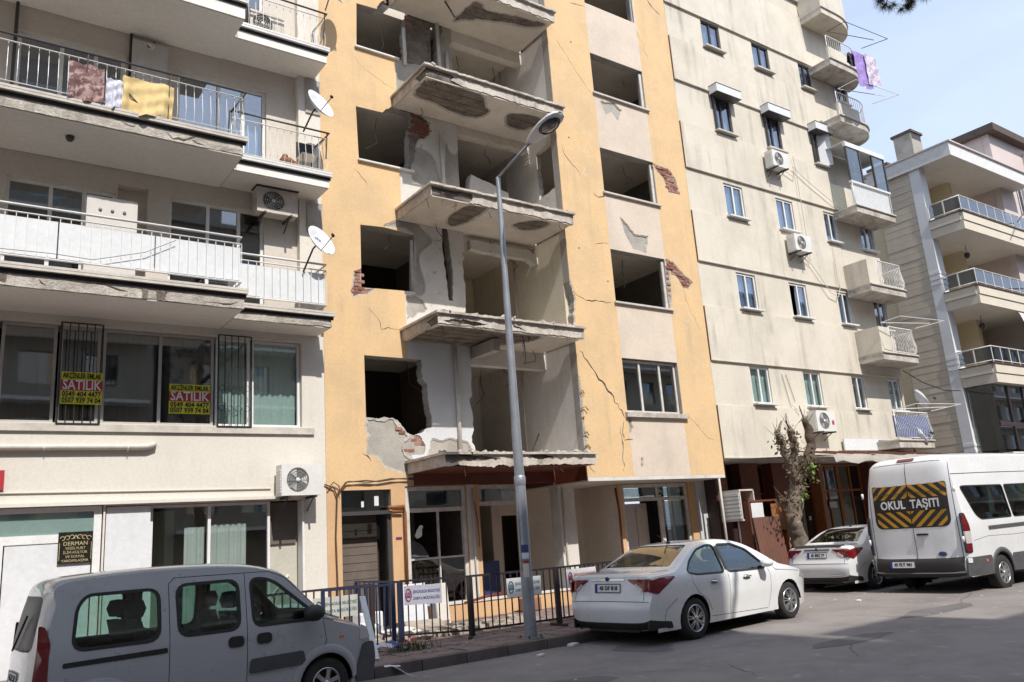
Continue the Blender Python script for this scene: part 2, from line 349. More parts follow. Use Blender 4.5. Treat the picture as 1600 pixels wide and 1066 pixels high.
def jag(poly, amp=.03, step=.12, seed=1, skip=(), fine=True):
    """roughen the edges of a polygon into a torn outline, coarse bites first and then fine crumbs"""
    q = random.Random(seed); out = []; sk = set()
    n = len(poly)
    for i in range(n):
        a, b = poly[i], poly[(i + 1) % n]; out.append(a)
        if i in skip: sk.add(len(out) - 1); continue
        L = math.hypot(b[0] - a[0], b[1] - a[1]); k = max(1, int(L / step))
        for j in range(1, k):
            t = (j + q.uniform(-.3, .3)) / k; nx, ny = -(b[1] - a[1]) / L, (b[0] - a[0]) / L; e = q.gauss(0, amp * .6)
            out.append((a[0] + (b[0] - a[0]) * t + nx * e, a[1] + (b[1] - a[1]) * t + ny * e))
    if not fine: return out
    res = []; n = len(out)
    for i in range(n):
        a, b = out[i], out[(i + 1) % n]; res.append(a)
        if i in sk: continue
        L = math.hypot(b[0] - a[0], b[1] - a[1]); k = max(1, int(L / .035))
        for j in range(1, k):
            t = (j + q.uniform(-.3, .3)) / k; nx, ny = -(b[1] - a[1]) / L, (b[0] - a[0]) / L; e = q.gauss(0, .007)
            res.append((a[0] + (b[0] - a[0]) * t + nx * e, a[1] + (b[1] - a[1]) * t + ny * e))
    return res
def smooth(poly, per=5):
    n = len(poly); out = []
    for i in range(n):
        p0, p1, p2, p3 = poly[i - 1], poly[i], poly[(i + 1) % n], poly[(i + 2) % n]
        for k in range(per):
            t = k / per
            out.append(tuple(.5 * (2 * p1[j] + (p2[j] - p0[j]) * t + (2 * p0[j] - 5 * p1[j] + 4 * p2[j] - p3[j]) * t * t + (3 * p1[j] - p0[j] - 3 * p2[j] + p3[j]) * t ** 3) for j in (0, 1)))
    return out
def crack(pts, w=.02, seed=1):
    """thin jagged sliver along a line, used as a hole in a plaster skin"""
    q = random.Random(seed); ln = []
    for i in range(len(pts) - 1):
        a, b = pts[i], pts[i + 1]; L = math.hypot(b[0] - a[0], b[1] - a[1]); k = max(2, int(L / .09))
        for j in range(k):
            t = j / k; ln.append((a[0] + (b[0] - a[0]) * t + q.gauss(0, .018), a[1] + (b[1] - a[1]) * t + q.gauss(0, .018)))
    ln.append(pts[-1]); n = len(ln); up, dn = [], []
    for i, (x, z) in enumerate(ln):
        t = i / (n - 1); h = w * (.35 + .65 * math.sin(math.pi * min(1, max(0, t)))) * q.uniform(.4, 1.3)
        if i in (0, n - 1): up.append((x, z)); continue
        a, b = ln[i - 1], ln[i + 1]; L = math.hypot(b[0] - a[0], b[1] - a[1]) + 1e-9
        nx, ny = -(b[1] - a[1]) / L, (b[0] - a[0]) / L
        up.append((x + nx * h, z + ny * h)); dn.append((x - nx * h, z - ny * h))
    return up + dn[::-1]
def offset_poly(poly, d):
    n = len(poly); ar = sum(poly[i][0] * poly[(i + 1) % n][1] - poly[(i + 1) % n][0] * poly[i][1] for i in range(n)); sg = 1 if ar > 0 else -1; out = []
    for i in range(n):
        a, b, c = Vector(poly[i - 1][:2]), Vector(poly[i][:2]), Vector(poly[(i + 1) % n][:2])
        e1 = (b - a); e2 = (c - b)
        if e1.length < 1e-7: e1 = e2
        if e2.length < 1e-7: e2 = e1
        nn = (Vector((e1.y, -e1.x)).normalized() + Vector((e2.y, -e2.x)).normalized())
        nn = nn.normalized() if nn.length > 1e-6 else Vector((0, 0)); out.append(tuple(b + nn * d * sg))
    return out
from mathutils import noise as mnoise
def rough_box(x0, x1, y0, y1, z0, z1, step=.075, amp=.012, chip=.035, seed=0.):
    """box of old concrete: uneven faces and edges with bites out of them"""
    b = MB(); idx = {}
    nx, ny, nz_ = max(2, int((x1 - x0) / step)), max(2, int((y1 - y0) / step)), max(2, int((z1 - z0) / step))
    def vert(i, j, k):
        if (i, j, k) in idx: return idx[(i, j, k)]
        p = Vector((x0 + (x1 - x0) * i / nx, y0 + (y1 - y0) * j / ny, z0 + (z1 - z0) * k / nz_))
        s_ = Vector((seed, seed * 1.7, -seed)); ed = sum((i in (0, nx), j in (0, ny), k in (0, nz_)))
        d = mnoise.noise_vector(p * 2.6 + s_) * amp + mnoise.noise_vector(p * 9 + s_) * amp * .7
        if ed >= 2:
            c = max(0, mnoise.noise(p * 1.9 + s_) + .25 * mnoise.noise(p * 8 + s_) - .02) * chip * 2.2
            ctr = Vector(((x0 + x1) / 2, (y0 + y1) / 2, (z0 + z1) / 2)); dr = Vector((0, 0, 0))
            if i in (0, nx): dr.x = 1 if i == 0 else -1
            if j in (0, ny): dr.y = 1 if j == 0 else -1
            if k in (0, nz_): dr.z = 1 if k == 0 else -1
            d += dr * c
        idx[(i, j, k)] = len(b.v); b.v.append(tuple(p + d)); return idx[(i, j, k)]
    def face(f):
        b.f.append(f); b.m.append(0); b.sm.append(False)
    for i in range(nx):
        for k in range(nz_): face((vert(i, 0, k), vert(i + 1, 0, k), vert(i + 1, 0, k + 1), vert(i, 0, k + 1)))
    for i in range(nx):
        for j in range(ny):
            face((vert(i, j, 0), vert(i, j + 1, 0), vert(i + 1, j + 1, 0), vert(i + 1, j, 0))); face((vert(i, j, nz_), vert(i + 1, j, nz_), vert(i + 1, j + 1, nz_), vert(i, j + 1, nz_)))
    for j in range(ny):
        for k in range(nz_):
            face((vert(0, j, k), vert(0, j, k + 1), vert(0, j + 1, k + 1), vert(0, j + 1, k))); face((vert(nx, j, k), vert(nx, j + 1, k), vert(nx, j + 1, k + 1), vert(nx, j, k + 1)))
    return b
def shrink(poly, d, seed=1):
    """inner outline of a patch where the under-coat still clings"""
    q = random.Random(seed); return [tuple(p) for p in offset_poly(poly, -d)]
def tag(o, label, cat, group=None):
    o['label'] = label; o['category'] = cat
    if group: o['group'] = group
    return o
def thing(name, loc, label=None, cat=None, group=None, rz=0):
    o = bpy.data.objects.new(name, None); COL.objects.link(o); o.location = loc; o.rotation_euler = (0, 0, rz); o.empty_display_size = .2
    WORG[o.name] = Vector(loc) if rz == 0 else Vector((0, 0, 0))
    if label: tag(o, label, cat, group)
    return o
def local_thing(name, label=None, cat=None, group=None):
    """empty whose parts are modelled round its own origin and which is placed afterwards"""
    o = bpy.data.objects.new(name, None); COL.objects.link(o); o.empty_display_size = .2; WORG[o.name] = Vector((0, 0, 0))
    if label: tag(o, label, cat, group)
    return o
def dup(root, loc, rz=0, label=None, group=None, scale=None):
    def cp(o, par):
        c = o.copy(); COL.objects.link(c)
        if par is not None: c.parent = par
        for ch in o.children: cp(ch, c)
        return c
    r = cp(root, None); r.location = loc; r.rotation_euler = (0, 0, rz)
    if scale: r.scale = scale
    if label: r['label'] = label
    if group: r['group'] = group
    return r
def inst(src, parent, loc, rot=None, name=None):
    """another part sharing src's mesh"""
    c = bpy.data.objects.new(name or src.name.split('.')[0], src.data); COL.objects.link(c)
    if parent is not None: c.parent = parent; c.location = Vector(loc) - WORG[parent.name]
    else: c.location = loc
    if rot: c.rotation_euler = rot
    return c
def text_mesh(txt, size, align='CENTER', extrude=.002, bold=.0, sx=1.0):
    cu = bpy.data.curves.new('lettering', 'FONT'); cu.body = txt; cu.size = size; cu.align_x = align; cu.align_y = 'CENTER'; cu.extrude = extrude; cu.offset = bold
    cu.resolution_u = 2
    ob = bpy.data.objects.new('lettering', cu); COL.objects.link(ob)
    dg = bpy.context.evaluated_depsgraph_get(); me = bpy.data.meshes.new_from_object(ob.evaluated_get(dg))
    bpy.data.objects.remove(ob); bpy.data.curves.remove(cu)
    if sx != 1.0:
        for v in me.vertices: v.co.x *= sx
    return me
def lettering(txt, size, m, parent, mw, **kw):
    """letters lying on a surface; mw is the world matrix whose x runs along the line and z out of the surface"""
    me = text_mesh(txt, size, **kw); me.transform(mw)
    if parent is not None: me.transform(Matrix.Translation(-WORG[parent.name]))
    me.materials.clear(); me.materials.append(MATS[m])
    o = bpy.data.objects.new('lettering', me); COL.objects.link(o)
    if parent is not None: o.parent = parent
    return o
def front(x, y, z, rot=0.):
    """matrix for something drawn on a wall that faces -Y"""
    return Matrix.Translation((x, y, z)) @ Matrix.Rotation(rot, 4, 'Y') @ Matrix(((1, 0, 0, 0), (0, 0, -1, 0), (0, 1, 0, 0), (0, 0, 0, 1)))
def interp(a, b, t): return tuple(a[i] + (b[i] - a[i]) * t for i in range(len(a)))

def window(parent, x0, x1, z0, z1, y, mull=(), fm='white_frame', gm='window_glass', fw=.055, fd=.07, sill=None, cur=None, rail=None, panes=True, open_pane=None, name='window', cur_y=.16, cur_f=None):
    """frame set into an opening, front of frame at depth y; mull are fractions of the width"""
    b = MB()
    b.box(x0, x1, y, y + fd, z0, z0 + fw).box(x0, x1, y, y + fd, z1 - fw, z1).box(x0, x0 + fw, y + .001, y + fd - .001, z0 + fw, z1 - fw).box(x1 - fw, x1, y + .001, y + fd - .001, z0 + fw, z1 - fw)
    xs = [x0 + fw] + [x0 + (x1 - x0) * q for q in mull] + [x1 - fw]
    for q in xs[1:-1]: b.box(q - fw * .55, q + fw * .55, y + .002, y + fd - .002, z0 + fw, z1 - fw)
    zr = None
    if rail: zr = z0 + (z1 - z0) * rail; b.box(x0 + fw, x1 - fw, y + .004, y + fd - .004, zr - fw * .5, zr + fw * .5)
    w = b.build(name, fm, parent)
    if panes:
        for i in range(len(xs) - 1):
            a = xs[i] + (fw * .55 if i else 0); c = xs[i + 1] - (fw * .55 if i < len(xs) - 2 else 0)
            if open_pane == i: continue
            zz = [(z0 + fw, z1 - fw)] if not rail else [(z0 + fw, zr - fw * .5), (zr + fw * .5, z1 - fw)]
            for (za, zb) in zz: MB().box(a, c, y + fd * .5, y + fd * .5 + .006, za, zb).build('pane', gm, w) if w.parent else None
    if sill: MB().box(x0 - .06, x1 + .06, y - sill, y + fd, z0 - .05, z0 - .002).build('sill', 'sill_stone' if fm != 'white_frame' else 'white_metal', w)
    if cur:
        cm, fa, fb = cur if isinstance(cur, tuple) else (cur, 0, 1)
        wavy(x0 + (x1 - x0) * fa + .03, x0 + (x1 - x0) * fb - .03, y + cur_y, z0 + .02, z1 - .03 - (cur_f or 0)).build('curtain', cm, w)
    return w
def wavy(x0, x1, y, z0, z1, amp=.018, per=.11):
    b = MB(); n = max(4, int((x1 - x0) / per * 6)); vs = []
    for i in range(n + 1):
        x = x0 + (x1 - x0) * i / n; d = amp * math.sin(i / 6 * 2 * math.pi) + amp * .6 * math.sin(i / 6 * 2.3 + x * 5)
        vs += [(x, y + d, z0), (x, y + d * .5, z1)]
    b.add(vs, [(2 * i, 2 * i + 2, 2 * i + 3, 2 * i + 1) for i in range(n)], 0, True); return b
def bricks(parent, x0, x1, z0, z1, y, inside, bl=.19, bh=.085, d=.05, mats=('brick', 'brick_pale'), seed=3):
    """single bricks, each its own part, laid in courses wherever inside(x, z) is true"""
    q = random.Random(seed); src = {}
    for m in mats:
        b = MB().box(-bl / 2 + .006, bl / 2 - .006, 0, d, -bh / 2 + .006, bh / 2 - .006); src[m] = b
    made = {}
    k = 0; z = z0 + bh / 2
    while z < z1:
        x = x0 + (bl / 2 if k % 2 else 0)
        while x < x1:
            if inside(x, z):
                m = q.choice(mats); dy = q.uniform(-.012, .02)
                if m not in made:
                    bb = MB(); bb.v = [(p[0] + x, p[1] + y + dy, p[2] + z) for p in src[m].v]; bb.f = src[m].f; bb.m = src[m].m; bb.sm = src[m].sm
                    o = bb.build('brick', m, parent)
                    me = o.data; off = Vector((x, y + dy, z)) - WORG[parent.name]; me.transform(Matrix.Translation(-off)); o.location = off
                    made[m] = o
                else: inst(made[m], parent, (x, y + dy, z), (q.uniform(-.03, .03), q.uniform(-.05, .05), 0), 'brick')
            x += bl
        z += bh; k += 1
def railing(parent, pts, z0, z1, m, step=.13, bulge=.0, rb=.006, top=.018, name='railing', bars_kind=True, low=True, bar_top=None):
    """rail frame plus one joined mesh of thin bars along a plan polyline"""
    f = MB(); f.tube([(p[0], p[1], z1) for p in pts], top, 6)
    if low: f.tube([(p[0], p[1], z0) for p in pts], top * .7, 6)
    if bar_top: f.tube([(p[0], p[1], bar_top) for p in pts], top * .6, 6)
    for p in (pts[0], pts[-1]): f.tube([(p[0], p[1], z0 - .08), (p[0], p[1], z1)], top * .8, 6)
    r = f.build(name, m, parent)
    b = MB(); zt = bar_top or z1
    for i in range(len(pts) - 1):
        a, c = Vector(pts[i]), Vector(pts[i + 1]); L = (c - a).length; n = max(1, int(L / step)); d = (c - a).normalized(); nrm = Vector((d.y, -d.x))
        for k in range(n + (i == len(pts) - 2)):
            p = a + (c - a) * (k / n)
            if bulge: b.tube([(p.x + nrm.x * bulge * s, p.y + nrm.y * bulge * s, z0 + (zt - z0) * t) for t, s in ((0, 0), (.12, .7), (.3, 1), (.55, .45), (.8, .05), (1, 0))], rb, 4)
            else: b.tube([(p.x, p.y, z0), (p.x, p.y, zt)], rb, 4)
    b.build('railing_bars', m, r, kind='stuff')
    return r


# ================================================================== SETTING
g = MB().box(-260, 320, -260, 320, -.6, -.05); g.build('ground', 'joint_dirt', kind='structure')
rd = MB()
rd.add([(-60, -60, 0), (120, -60, 0), (120, 10.95, 0), (-60, 10.95, 0)], [(0, 1, 2, 3)])
rd.add([(13.75, 10.95, 0), (120, 10.95, 0), (120, 13.05, 0), (13.75, 13.05, 0)], [(0, 1, 2, 3)])
rd.build('road', 'asphalt', kind='structure')
# worn patch repairs and a faded lane line on the asphalt
q = random.Random(4)
pt_ = MB()
for (x, y, w, d) in ((6.2, 8.2, 2.1, .8), (10.9, 7.3, 1.9, .5), (9.0, 9.6, .9, 1.1), (14.6, 8.0, 2.6, .7), (4.2, 7.0, 1.3, .9)):
    n = 14; pl = [(x + w * .5 * math.cos(2 * math.pi * i / n) * q.uniform(.75, 1.1), y + d * .5 * math.sin(2 * math.pi * i / n) * q.uniform(.75, 1.1)) for i in range(n)]
    pt_.plate(pl, [], .004, None, lambda u, v, dd: (u, v, dd))
noisy('asphalt_patch', (.145, .132, .128), (.10, .091, .089), rough=.95, sc=1.2, amt=.8, fine=80, bump=.8, bdist=.006)
pt_.build('road_patches', 'asphalt_patch', kind='structure')
ck = MB(); q = random.Random(12)
for i in range(11):
    x, y = q.uniform(4, 24), q.uniform(2.5, 10.6); a = q.choice((0, 0, 1.5, .4, -.3)) + q.gauss(0, .25); L = q.uniform(.8, 3.5); pts = [(x, y)]
    for k in range(4): a += q.gauss(0, .3); pts.append((pts[-1][0] + math.cos(a) * L / 4, pts[-1][1] + math.sin(a) * L / 4))
    ck.plate(crack(pts, .006, i + 300), [], .0045, None, lambda u, v, d: (u, v, d))
ck.build('road_cracks', 'crack_core', kind='structure')
lt = MB()
for i in range(260):
    x, y = q.uniform(3, 26), q.choice((q.uniform(3, 10.8), q.uniform(10.3, 10.92))); s_ = q.uniform(.008, .028); a = q.uniform(0, 6.28); u = Vector((math.cos(a), math.sin(a))) * s_; v = Vector((-u.y, u.x)) * q.uniform(.4, 1)
    lt.add([(x - u.x - v.x, y - u.y - v.y, .002), (x + u.x - v.x, y + u.y - v.y, .002), (x + u.x + v.x, y + u.y + v.y, .002), (x - u.x + v.x, y - u.y + v.y, .002), (x, y, s_ * .8)], [(0, 1, 4), (1, 2, 4), (2, 3, 4), (3, 0, 4)])
lt.build('road_grit', 'rubble', kind='stuff')
sw = thing('sidewalk', (8, 11, 0)); sw['kind'] = 'structure'
b = MB()
b.box(-40, 13.55, 11.12, 15.9, -.04, .12); b.box(13.55, 60, 13.25, 15.9, -.04, .12); b.box(-40, 60, 15.9, 17.4, -.04, .118)
b.build('base_slab', 'joint_dirt', sw)
kb = None; x = -6.0
while x < 13.5:
    if kb is None:
        bb = MB().box(x + .008, x + .742, 10.95, 11.13, -.04, .15); kb = bb.build('kerb_stone', 'kerb_concrete', sw)
        kb.data.transform(Matrix.Translation(-(Vector((x, 11, 0)) - WORG[sw.name]))); kb.location = Vector((x, 11, 0)) - WORG[sw.name]
    else: inst(kb, sw, (x, 11 + rnd.uniform(-.008, .008), rnd.uniform(-.008, .006)), (0, 0, rnd.uniform(-.006, .006)), 'kerb_stone')
    x += .75
b = MB(); b.box(13.57, 13.75, 10.95, 13.25, -.04, .15); b.box(13.75, 60, 13.06, 13.25, -.04, .15); b.box(-40, -6.01, 10.95, 11.13, -.04, .15); b.build('kerb_run', 'kerb_concrete', sw)
# paving slabs, one object each where the photograph can tell them apart
pv = None
for i in range(23):
    for j in range(10):
        x = 3.6 + i * .44; y = 11.36 + j * .44
        if pv is None:
            pv = MB().box(x - .213, x + .213, y - .213, y + .213, .08, .145).build('paving_slab', 'paver', sw)
            pv.data.transform(Matrix.Translation(-(Vector((x, y, 0)) - WORG[sw.name]))); pv.location = Vector((x, y, 0)) - WORG[sw.name]
        else: inst(pv, sw, (x, y, rnd.uniform(-.010, .006)), (rnd.uniform(-.012, .012), rnd.uniform(-.012, .012), rnd.choice((0, math.pi / 2, math.pi))), 'paving_slab')
b = MB(); b.box(-40, 3.37, 11.14, 15.83, .11, .142); b.box(13.76, 60, 13.26, 15.83, .11, .142); b.build('paved_area', 'paver', sw)

# ================================================================== ACROSS THE STREET (behind the viewer, casts the street's shade)
def opposite(name, x0, x1, y0, y1, h, label, seed):
    t = thing(name, ((x0 + x1) / 2, y1, 0), label, 'building'); qq = random.Random(seed)
    holes = []; nx = int((x1 - x0) / 2.6)
    for k in range(int(h / 3) - 1):
        for i in range(nx): holes.append(rect(x0 + 1 + i * 2.6, x0 + 2.4 + i * 2.6, 3.9 + k * 3, 5.4 + k * 3))
    MB().plate(rect(x0, x1, 0, h), holes, y1, y1 - .3).build('wall', 'opposite_wall', t)
    MB().box(x0, x1, y0, y1 - .31, 0, h - .1).build('core', 'opposite_wall', t)
    gm = MB(); sl = MB()
    for k in range(int(h / 3) - 1):
        for i in range(nx): gm.box(x0 + 1 + i * 2.6, x0 + 2.4 + i * 2.6, y1 - .2, y1 - .19, 3.9 + k * 3, 5.4 + k * 3)
        sl.box(x0 + .3, x1 - .3, y1, y1 + 1.0, 3.0 + k * 3, 3.15 + k * 3)
    gm.build('panes', 'window_glass_blue', t); sl.build('balconies', 'left_soffit', t)
    pr = MB().box(x0 - .2, x1 + .2, y0, y1 + .35, h - .1, h + .12)
    for i in range(3):
        a = qq.uniform(x0 + 1, x1 - 2); pr.box(a, a + .9, y1 - 1.6, y1 - .8, h, h + qq.uniform(.5, 1.0))
    pr.build('roof_edge', 'opposite_wall', t)
    return t


# ================================================================== LEFT APARTMENT BLOCK
LY = 15.85; UY = 16.0
lb = thing('apartment_block', (0, LY, 0), 'beige apartment block with long stepped balconies and shops in its base', 'building')
# ---- street-level wall, first-floor window band
gh = [rect(-4.2, 2.57, .1, 2.80), rect(2.6, 6.14, .1, 2.78), rect(-2.6, 6.16, 4.22, 5.98)]
MB().plate(rect(-9, 6.65, .1, 6.15), gh, LY, LY + .28).build('lower_wall', 'left_wall', lb)
MB().box(-9, 6.40, LY - .05, LY - .002, 4.07, 4.20).build('window_ledge', 'sill_stone', lb)
MB().box(-9, 5.62, LY - .10, LY - .002, 2.80, 2.86).build('drip_strip', 'left_wall', lb)
# first-floor windows: bays between the mullions, two of them behind iron grilles
bays = [(-2.55, -.70), (-.66, .86), (.90, 1.70), (1.75, 3.40), (3.44, 5.06), (5.16, 6.14)]
MB().box(-2.6, 6.16, LY + .30, LY + .32, 5.90, 5.98).build('lintel_strip', 'left_wall_up', lb)
for i, (a, c) in enumerate([(-2.58, -.70), (-.68, .84), (.88, 1.72), (1.76, 2.42), (2.46, 4.42), (4.46, 5.12), (5.15, 6.15)]):
    w = window(lb, a, c, 4.22, 5.97, LY + .10, mull=(.5,) if i in (4,) else (), fm='grey_frame' if i < 5 else 'white_frame', gm='window_glass_dim' if i < 5 else 'window_glass', cur=('blind_sky_reflect', 0, 1) if i < 5 else ('curtain_teal', 0, 1), cur_y=.2, fw=.05)
gr = None
for (a, c) in ((1.76, 2.42), (4.46, 5.10)):
    gb = MB(); z0, z1 = 4.2, 6.0; y = LY - .06
    for z in (z0, z1): gb.tube([(a, y, z), (c, y, z)], .013, 5)
    for x in (a, c): gb.tube([(x, y, z0), (x, y, z1)], .018, 5)
    if a > 4:
        for z in (4.55, 4.95):
            for i in range(4):
                xx = a + (c - a) * (i + .5) / 4
                gb.tube([(xx + .055 * math.cos(t), y, z + .055 * math.sin(t)) for t in [k * math.pi / 5 for k in range(10)]], .006, 4, closed=True)
    G_ = gb.build('window_grille', 'black_metal', lb)
    for i in range(1, 5): MB().tube([(a + (c - a) * i / 5, y, z0), (a + (c - a) * i / 5, y, z1)], .010, 5).build('bar', 'black_metal', G_)
# ---- street-level shop front
sf = LY + .16
sd_ = LY + .03
d1 = MB(); d1.box(-4.15, 2.55, sd_, sd_ + .06, 2.70, 2.79).box(-4.15, 2.55, sd_, sd_ + .06, 2.20, 2.34).box(2.43, 2.55, sd_ + .001, sd_ + .06, .12, 2.70).box(1.0, 1.12, sd_ + .001, sd_ + .059, .12, 2.20)
fr = d1.build('door_frame', 'white_frame', lb)
MB().box(-4.15, 2.43, sd_ + .03, sd_ + .036, 2.34, 2.70).build('pane', 'window_glass', fr)
MB().box(-4.0, .98, sd_ + .02, sd_ + .05, .12, 2.20).build('door_leaf', 'white_panel', fr); MB().box(1.14, 2.41, sd_ + .015, sd_ + .05, .12, 2.20).build('door_leaf', 'white_panel', fr)
MB().box(-4.15, 2.43, sd_ + .045, sd_ + .055, 2.34, 2.70).build('fanlight_back', 'curtain_teal', lb)
MB().box(2.62, 3.34, sd_, sd_ + .05, .12, 2.76).build('white_board', 'white_panel', lb)
w = window(lb, 3.36, 5.55, .5, 2.77, sf, mull=(.475,), fw=.05, gm='window_glass', name='shop_window')
MB().box(3.42, 3.95, sf + .75, sf + .77, .12, 2.7).build('inner_board', 'curtain_cream', w); wavy(3.98, 4.34, sf + .10, .3, 2.35, .03).build('curtain', 'curtain_white', w); wavy(4.46, 5.12, sf + .10, .3, 2.38, .03).build('curtain', 'curtain_white', w)
MB().box(5.56, 6.13, sf + .12, sf + .14, .12, 2.75).build('beige_board', 'curtain_cream', lb)
MB().box(5.57, 6.10, sf + .08, sf + .119, 1.95, 2.75).build('shutter_box', 'interior_mid', lb)
MB().tube([(5.62, sf + .1, 1.0), (5.95, sf + .1, 1.35)], .02, 5).build('stay_rod', 'white_frame', lb)
MB().box(6.13, 6.17, LY - .03, LY + .2, .14, 2.75).build('corner_trim', 'white_frame', lb)
# wall pipes
p = MB().tube([(-6, LY - .07, 3.74), (3.22, LY - .07, 3.80), (3.33, LY - .07, 3.84), (3.35, LY + .02, 3.86)], .055, 8).build('vent_pipe', 'pipe_white', lb)
for x in (-.6, 1.6, 2.9): MB().tube([(x, LY - .07 + .06 * math.cos(t), 3.77 + .06 * math.sin(t)) for t in [k * math.pi / 6 for k in range(12)]], .008, 4, closed=True).build('clip', 'pipe_white', p)
MB().tube([(-6, LY - .02, 3.09), (5.5, LY - .02, 3.01)], .014, 5).build('cable_duct', 'left_wall', lb)
MB().box(1.02, 1.05, LY - .03, LY - .003, 3.0, 3.42).build('red_board', 'ink_magenta', lb) if False else None
# ---- upper wall with its openings
U = UY
upper = [rect(0.772, 2.575, 6.6, 8.694), rect(2.588, 3.135, 6.6, 8.884), rect(3.536, 5.431, 6.6, 8.813),
         rect(0.782, 2.621, 9.72, 11.668), rect(3.625, 5.473, 9.72, 11.655),
         rect(.8, 2.6, 12.7, 15.0), rect(3.4, 5.4, 12.7, 15.0)]
MB().plate(rect(-9, 6.65, 6.15, 18), upper, UY, UY + .25).build('upper_wall', 'left_wall_up', lb)
MB().box(6.14, 6.648, LY - .02, UY - .002, 6.5, 18).build('end_pier', 'left_wall', lb)
for z0, z1 in ((8.45, 9.15), (11.3, 12.15)): MB().box(6.30, 6.649, LY - .05, LY - .021, z0, z1).build('pier_box', 'grey_plaster', lb)
# lintel mouldings
for (a, c, z) in ((-.2, 2.75, 9.35), (3.2, 5.9, 9.38), (.75, 2.75, 12.28), (3.35, 5.6, 12.30)): MB().box(a, c, U - .06, U - .003, z, z + .10).build('lintel', 'left_wall', lb)
# windows of the second floor
a0 = 0.772; a1 = 2.575; zt = 8.694
window(lb, a0, a1, 6.6, zt, U + .08, mull=(.395, .70), fw=.06, gm='window_glass_dim', cur=('curtain_white', .45, .62), cur_y=.25)
MB().box(a1 + .02, 3.135, U + .22, U + .24, 6.6, 8.884).build('niche_back', 'left_wall_up', lb)
c0 = 3.536; c1 = 5.431
window(lb, c0, c1, 6.6, 8.813, U + .08, mull=(.40, .73), fw=.06, gm='window_glass_dim', cur=('curtain_teal', .40, .72), cur_y=.25)
# windows of the third floor
window(lb, 0.782, 2.621, 9.72, 11.668, U + .08, mull=(.40, .72), fw=.06, gm='window_glass_blue', cur=('curtain_teal', .05, .95), cur_y=.2, cur_f=.85)
window(lb, 3.625, 5.473, 9.72, 11.655, U + .08, mull=(.46, .74), fw=.06, gm='window_glass_blue', cur=('curtain_teal', .03, .97), cur_y=.2, cur_f=.35)
window(lb, 3.4, 5.4, 12.7, 15.0, U + .08, mull=(.5,), gm='window_glass_blue'); window(lb, .8, 2.6, 12.7, 15.0, U + .08, mull=(.5,), gm='window_glass_blue')
# service cupboard between the third-floor windows
cp_ = MB().box(2.716, 3.381, U - .14, U - .004, 9.7, 12.017).build('service_cupboard', 'heater_white', lb)
MB().box(2.796, 3.047, U - .165, U - .141, 9.9, 11.67).build('cupboard_door', 'pipe_white', cp_)
MB().tube([(2.686, U - .06, 9.6), (2.701, U - .06, 12.15)], .03, 6).build('down_pipe', 'dark_frame', lb)
MB().tube([(0.727, U - .08, 9.6), (0.727, U - .08, 12.2)], .03, 6).build('down_pipe', 'dark_frame', lb)
# ---- balconies
def slab(name, x0, x1, y0, zb, zt, lip=.07, old=True, y1=None):
    s = (rough_box(max(x0, -1.2), x1, y0, y1 or UY - .002, zb, zt, .085, .008, .022, zb) if old else MB().box(x0, x1, y0, y1 or UY - .002, zb, zt)).build(name, 'old_concrete' if old else 'left_soffit', lb)
    if old: MB().box(x0, -1.21, y0, UY - .002, zb, zt).build('slab_run', 'old_concrete', s) if x0 < -2 else None
    MB().box(x0, x1 - .02, y0 + .03, (y1 or UY) - .02, zb - .012, zb - .001).build('soffit', 'left_soffit', s)
    MB().box(x0, x1 + .05, y0 - .09, y0 + .25, zt + .001, zt + .045).box(x0, x1 + .045, y0 - .085, y0 + .001, zt - .05, zt).build('edge_tile', 'white_metal' if not old else 'sill_stone', s)
    MB().box(x0, x1 + .03, y0 - .02, y0 - .001, zt - .115, zt - .051).build('mildew_and_lip_shade', 'cable_black', s)  # black strip paints in the lip's shadow together with mildew
    return s
A = slab('balcony_slab', -9, 4.52, 14.40, 6.15, 6.47)
A2 = slab('balcony_slab', 4.525, 6.52, 15.10, 6.16, 6.42)
B = slab('balcony_slab', -9, 4.50, 14.40, 9.20, 9.52)
B2 = slab('balcony_slab', 4.505, 6.52, 15.10, 9.22, 9.50, old=False)
C_ = slab('balcony_slab', -9, 4.50, 14.40, 12.18, 12.55, old=False)
C2 = slab('balcony_slab', 4.505, 6.52, 15.10, 12.20, 12.50, old=False)
slab('balcony_slab', -9, 4.50, 14.40, 15.1, 15.5, old=False)
# cracked fascia of the third-floor slab
for i, (pl, w_) in enumerate((([(3.107, 9.367), (3.198, 9.274), (3.365, 9.263), (3.533, 9.33), (3.669, 9.415)], .022), ([(3.533, 9.33), (3.626, 9.248), (3.741, 9.25)], .012), ([(1.431, 9.491), (1.607, 9.466), (1.681, 9.364)], .012), ([(2.286, 9.349), (2.443, 9.314), (2.569, 9.321)], .012))):
    MB().plate(crack(pl, w_, i + 5), [], 14.394, 14.399).build('crack', 'crack_core', B)
for i, (pl, w_) in enumerate((([(0.872, 6.424), (1.226, 6.386), (1.682, 6.38)], .010), ([(2.061, 6.34), (2.306, 6.28), (2.554, 6.254)], .012), ([(3.815, 6.225), (4.151, 6.19), (4.402, 6.266)], .012), ([(1.231, 6.3), (1.344, 6.207)], .012))):
    MB().plate(crack(pl, w_, i + 25), [], 14.394, 14.399).build('crack', 'crack_core', A)
for i, pl in enumerate(([(2.772, 6.36), (2.874, 6.361), (2.871, 6.143), (2.789, 6.145)], [(2.988, 6.363), (3.187, 6.352), (3.151, 6.128), (3.025, 6.137)], [(0.705, 6.348), (0.808, 6.341), (0.782, 6.2), (0.713, 6.213)])):
    MB().plate(jag(pl, .02, .06, i + 40), [], 14.392, 14.399).build('soot_stain', 'slab_concrete', A)
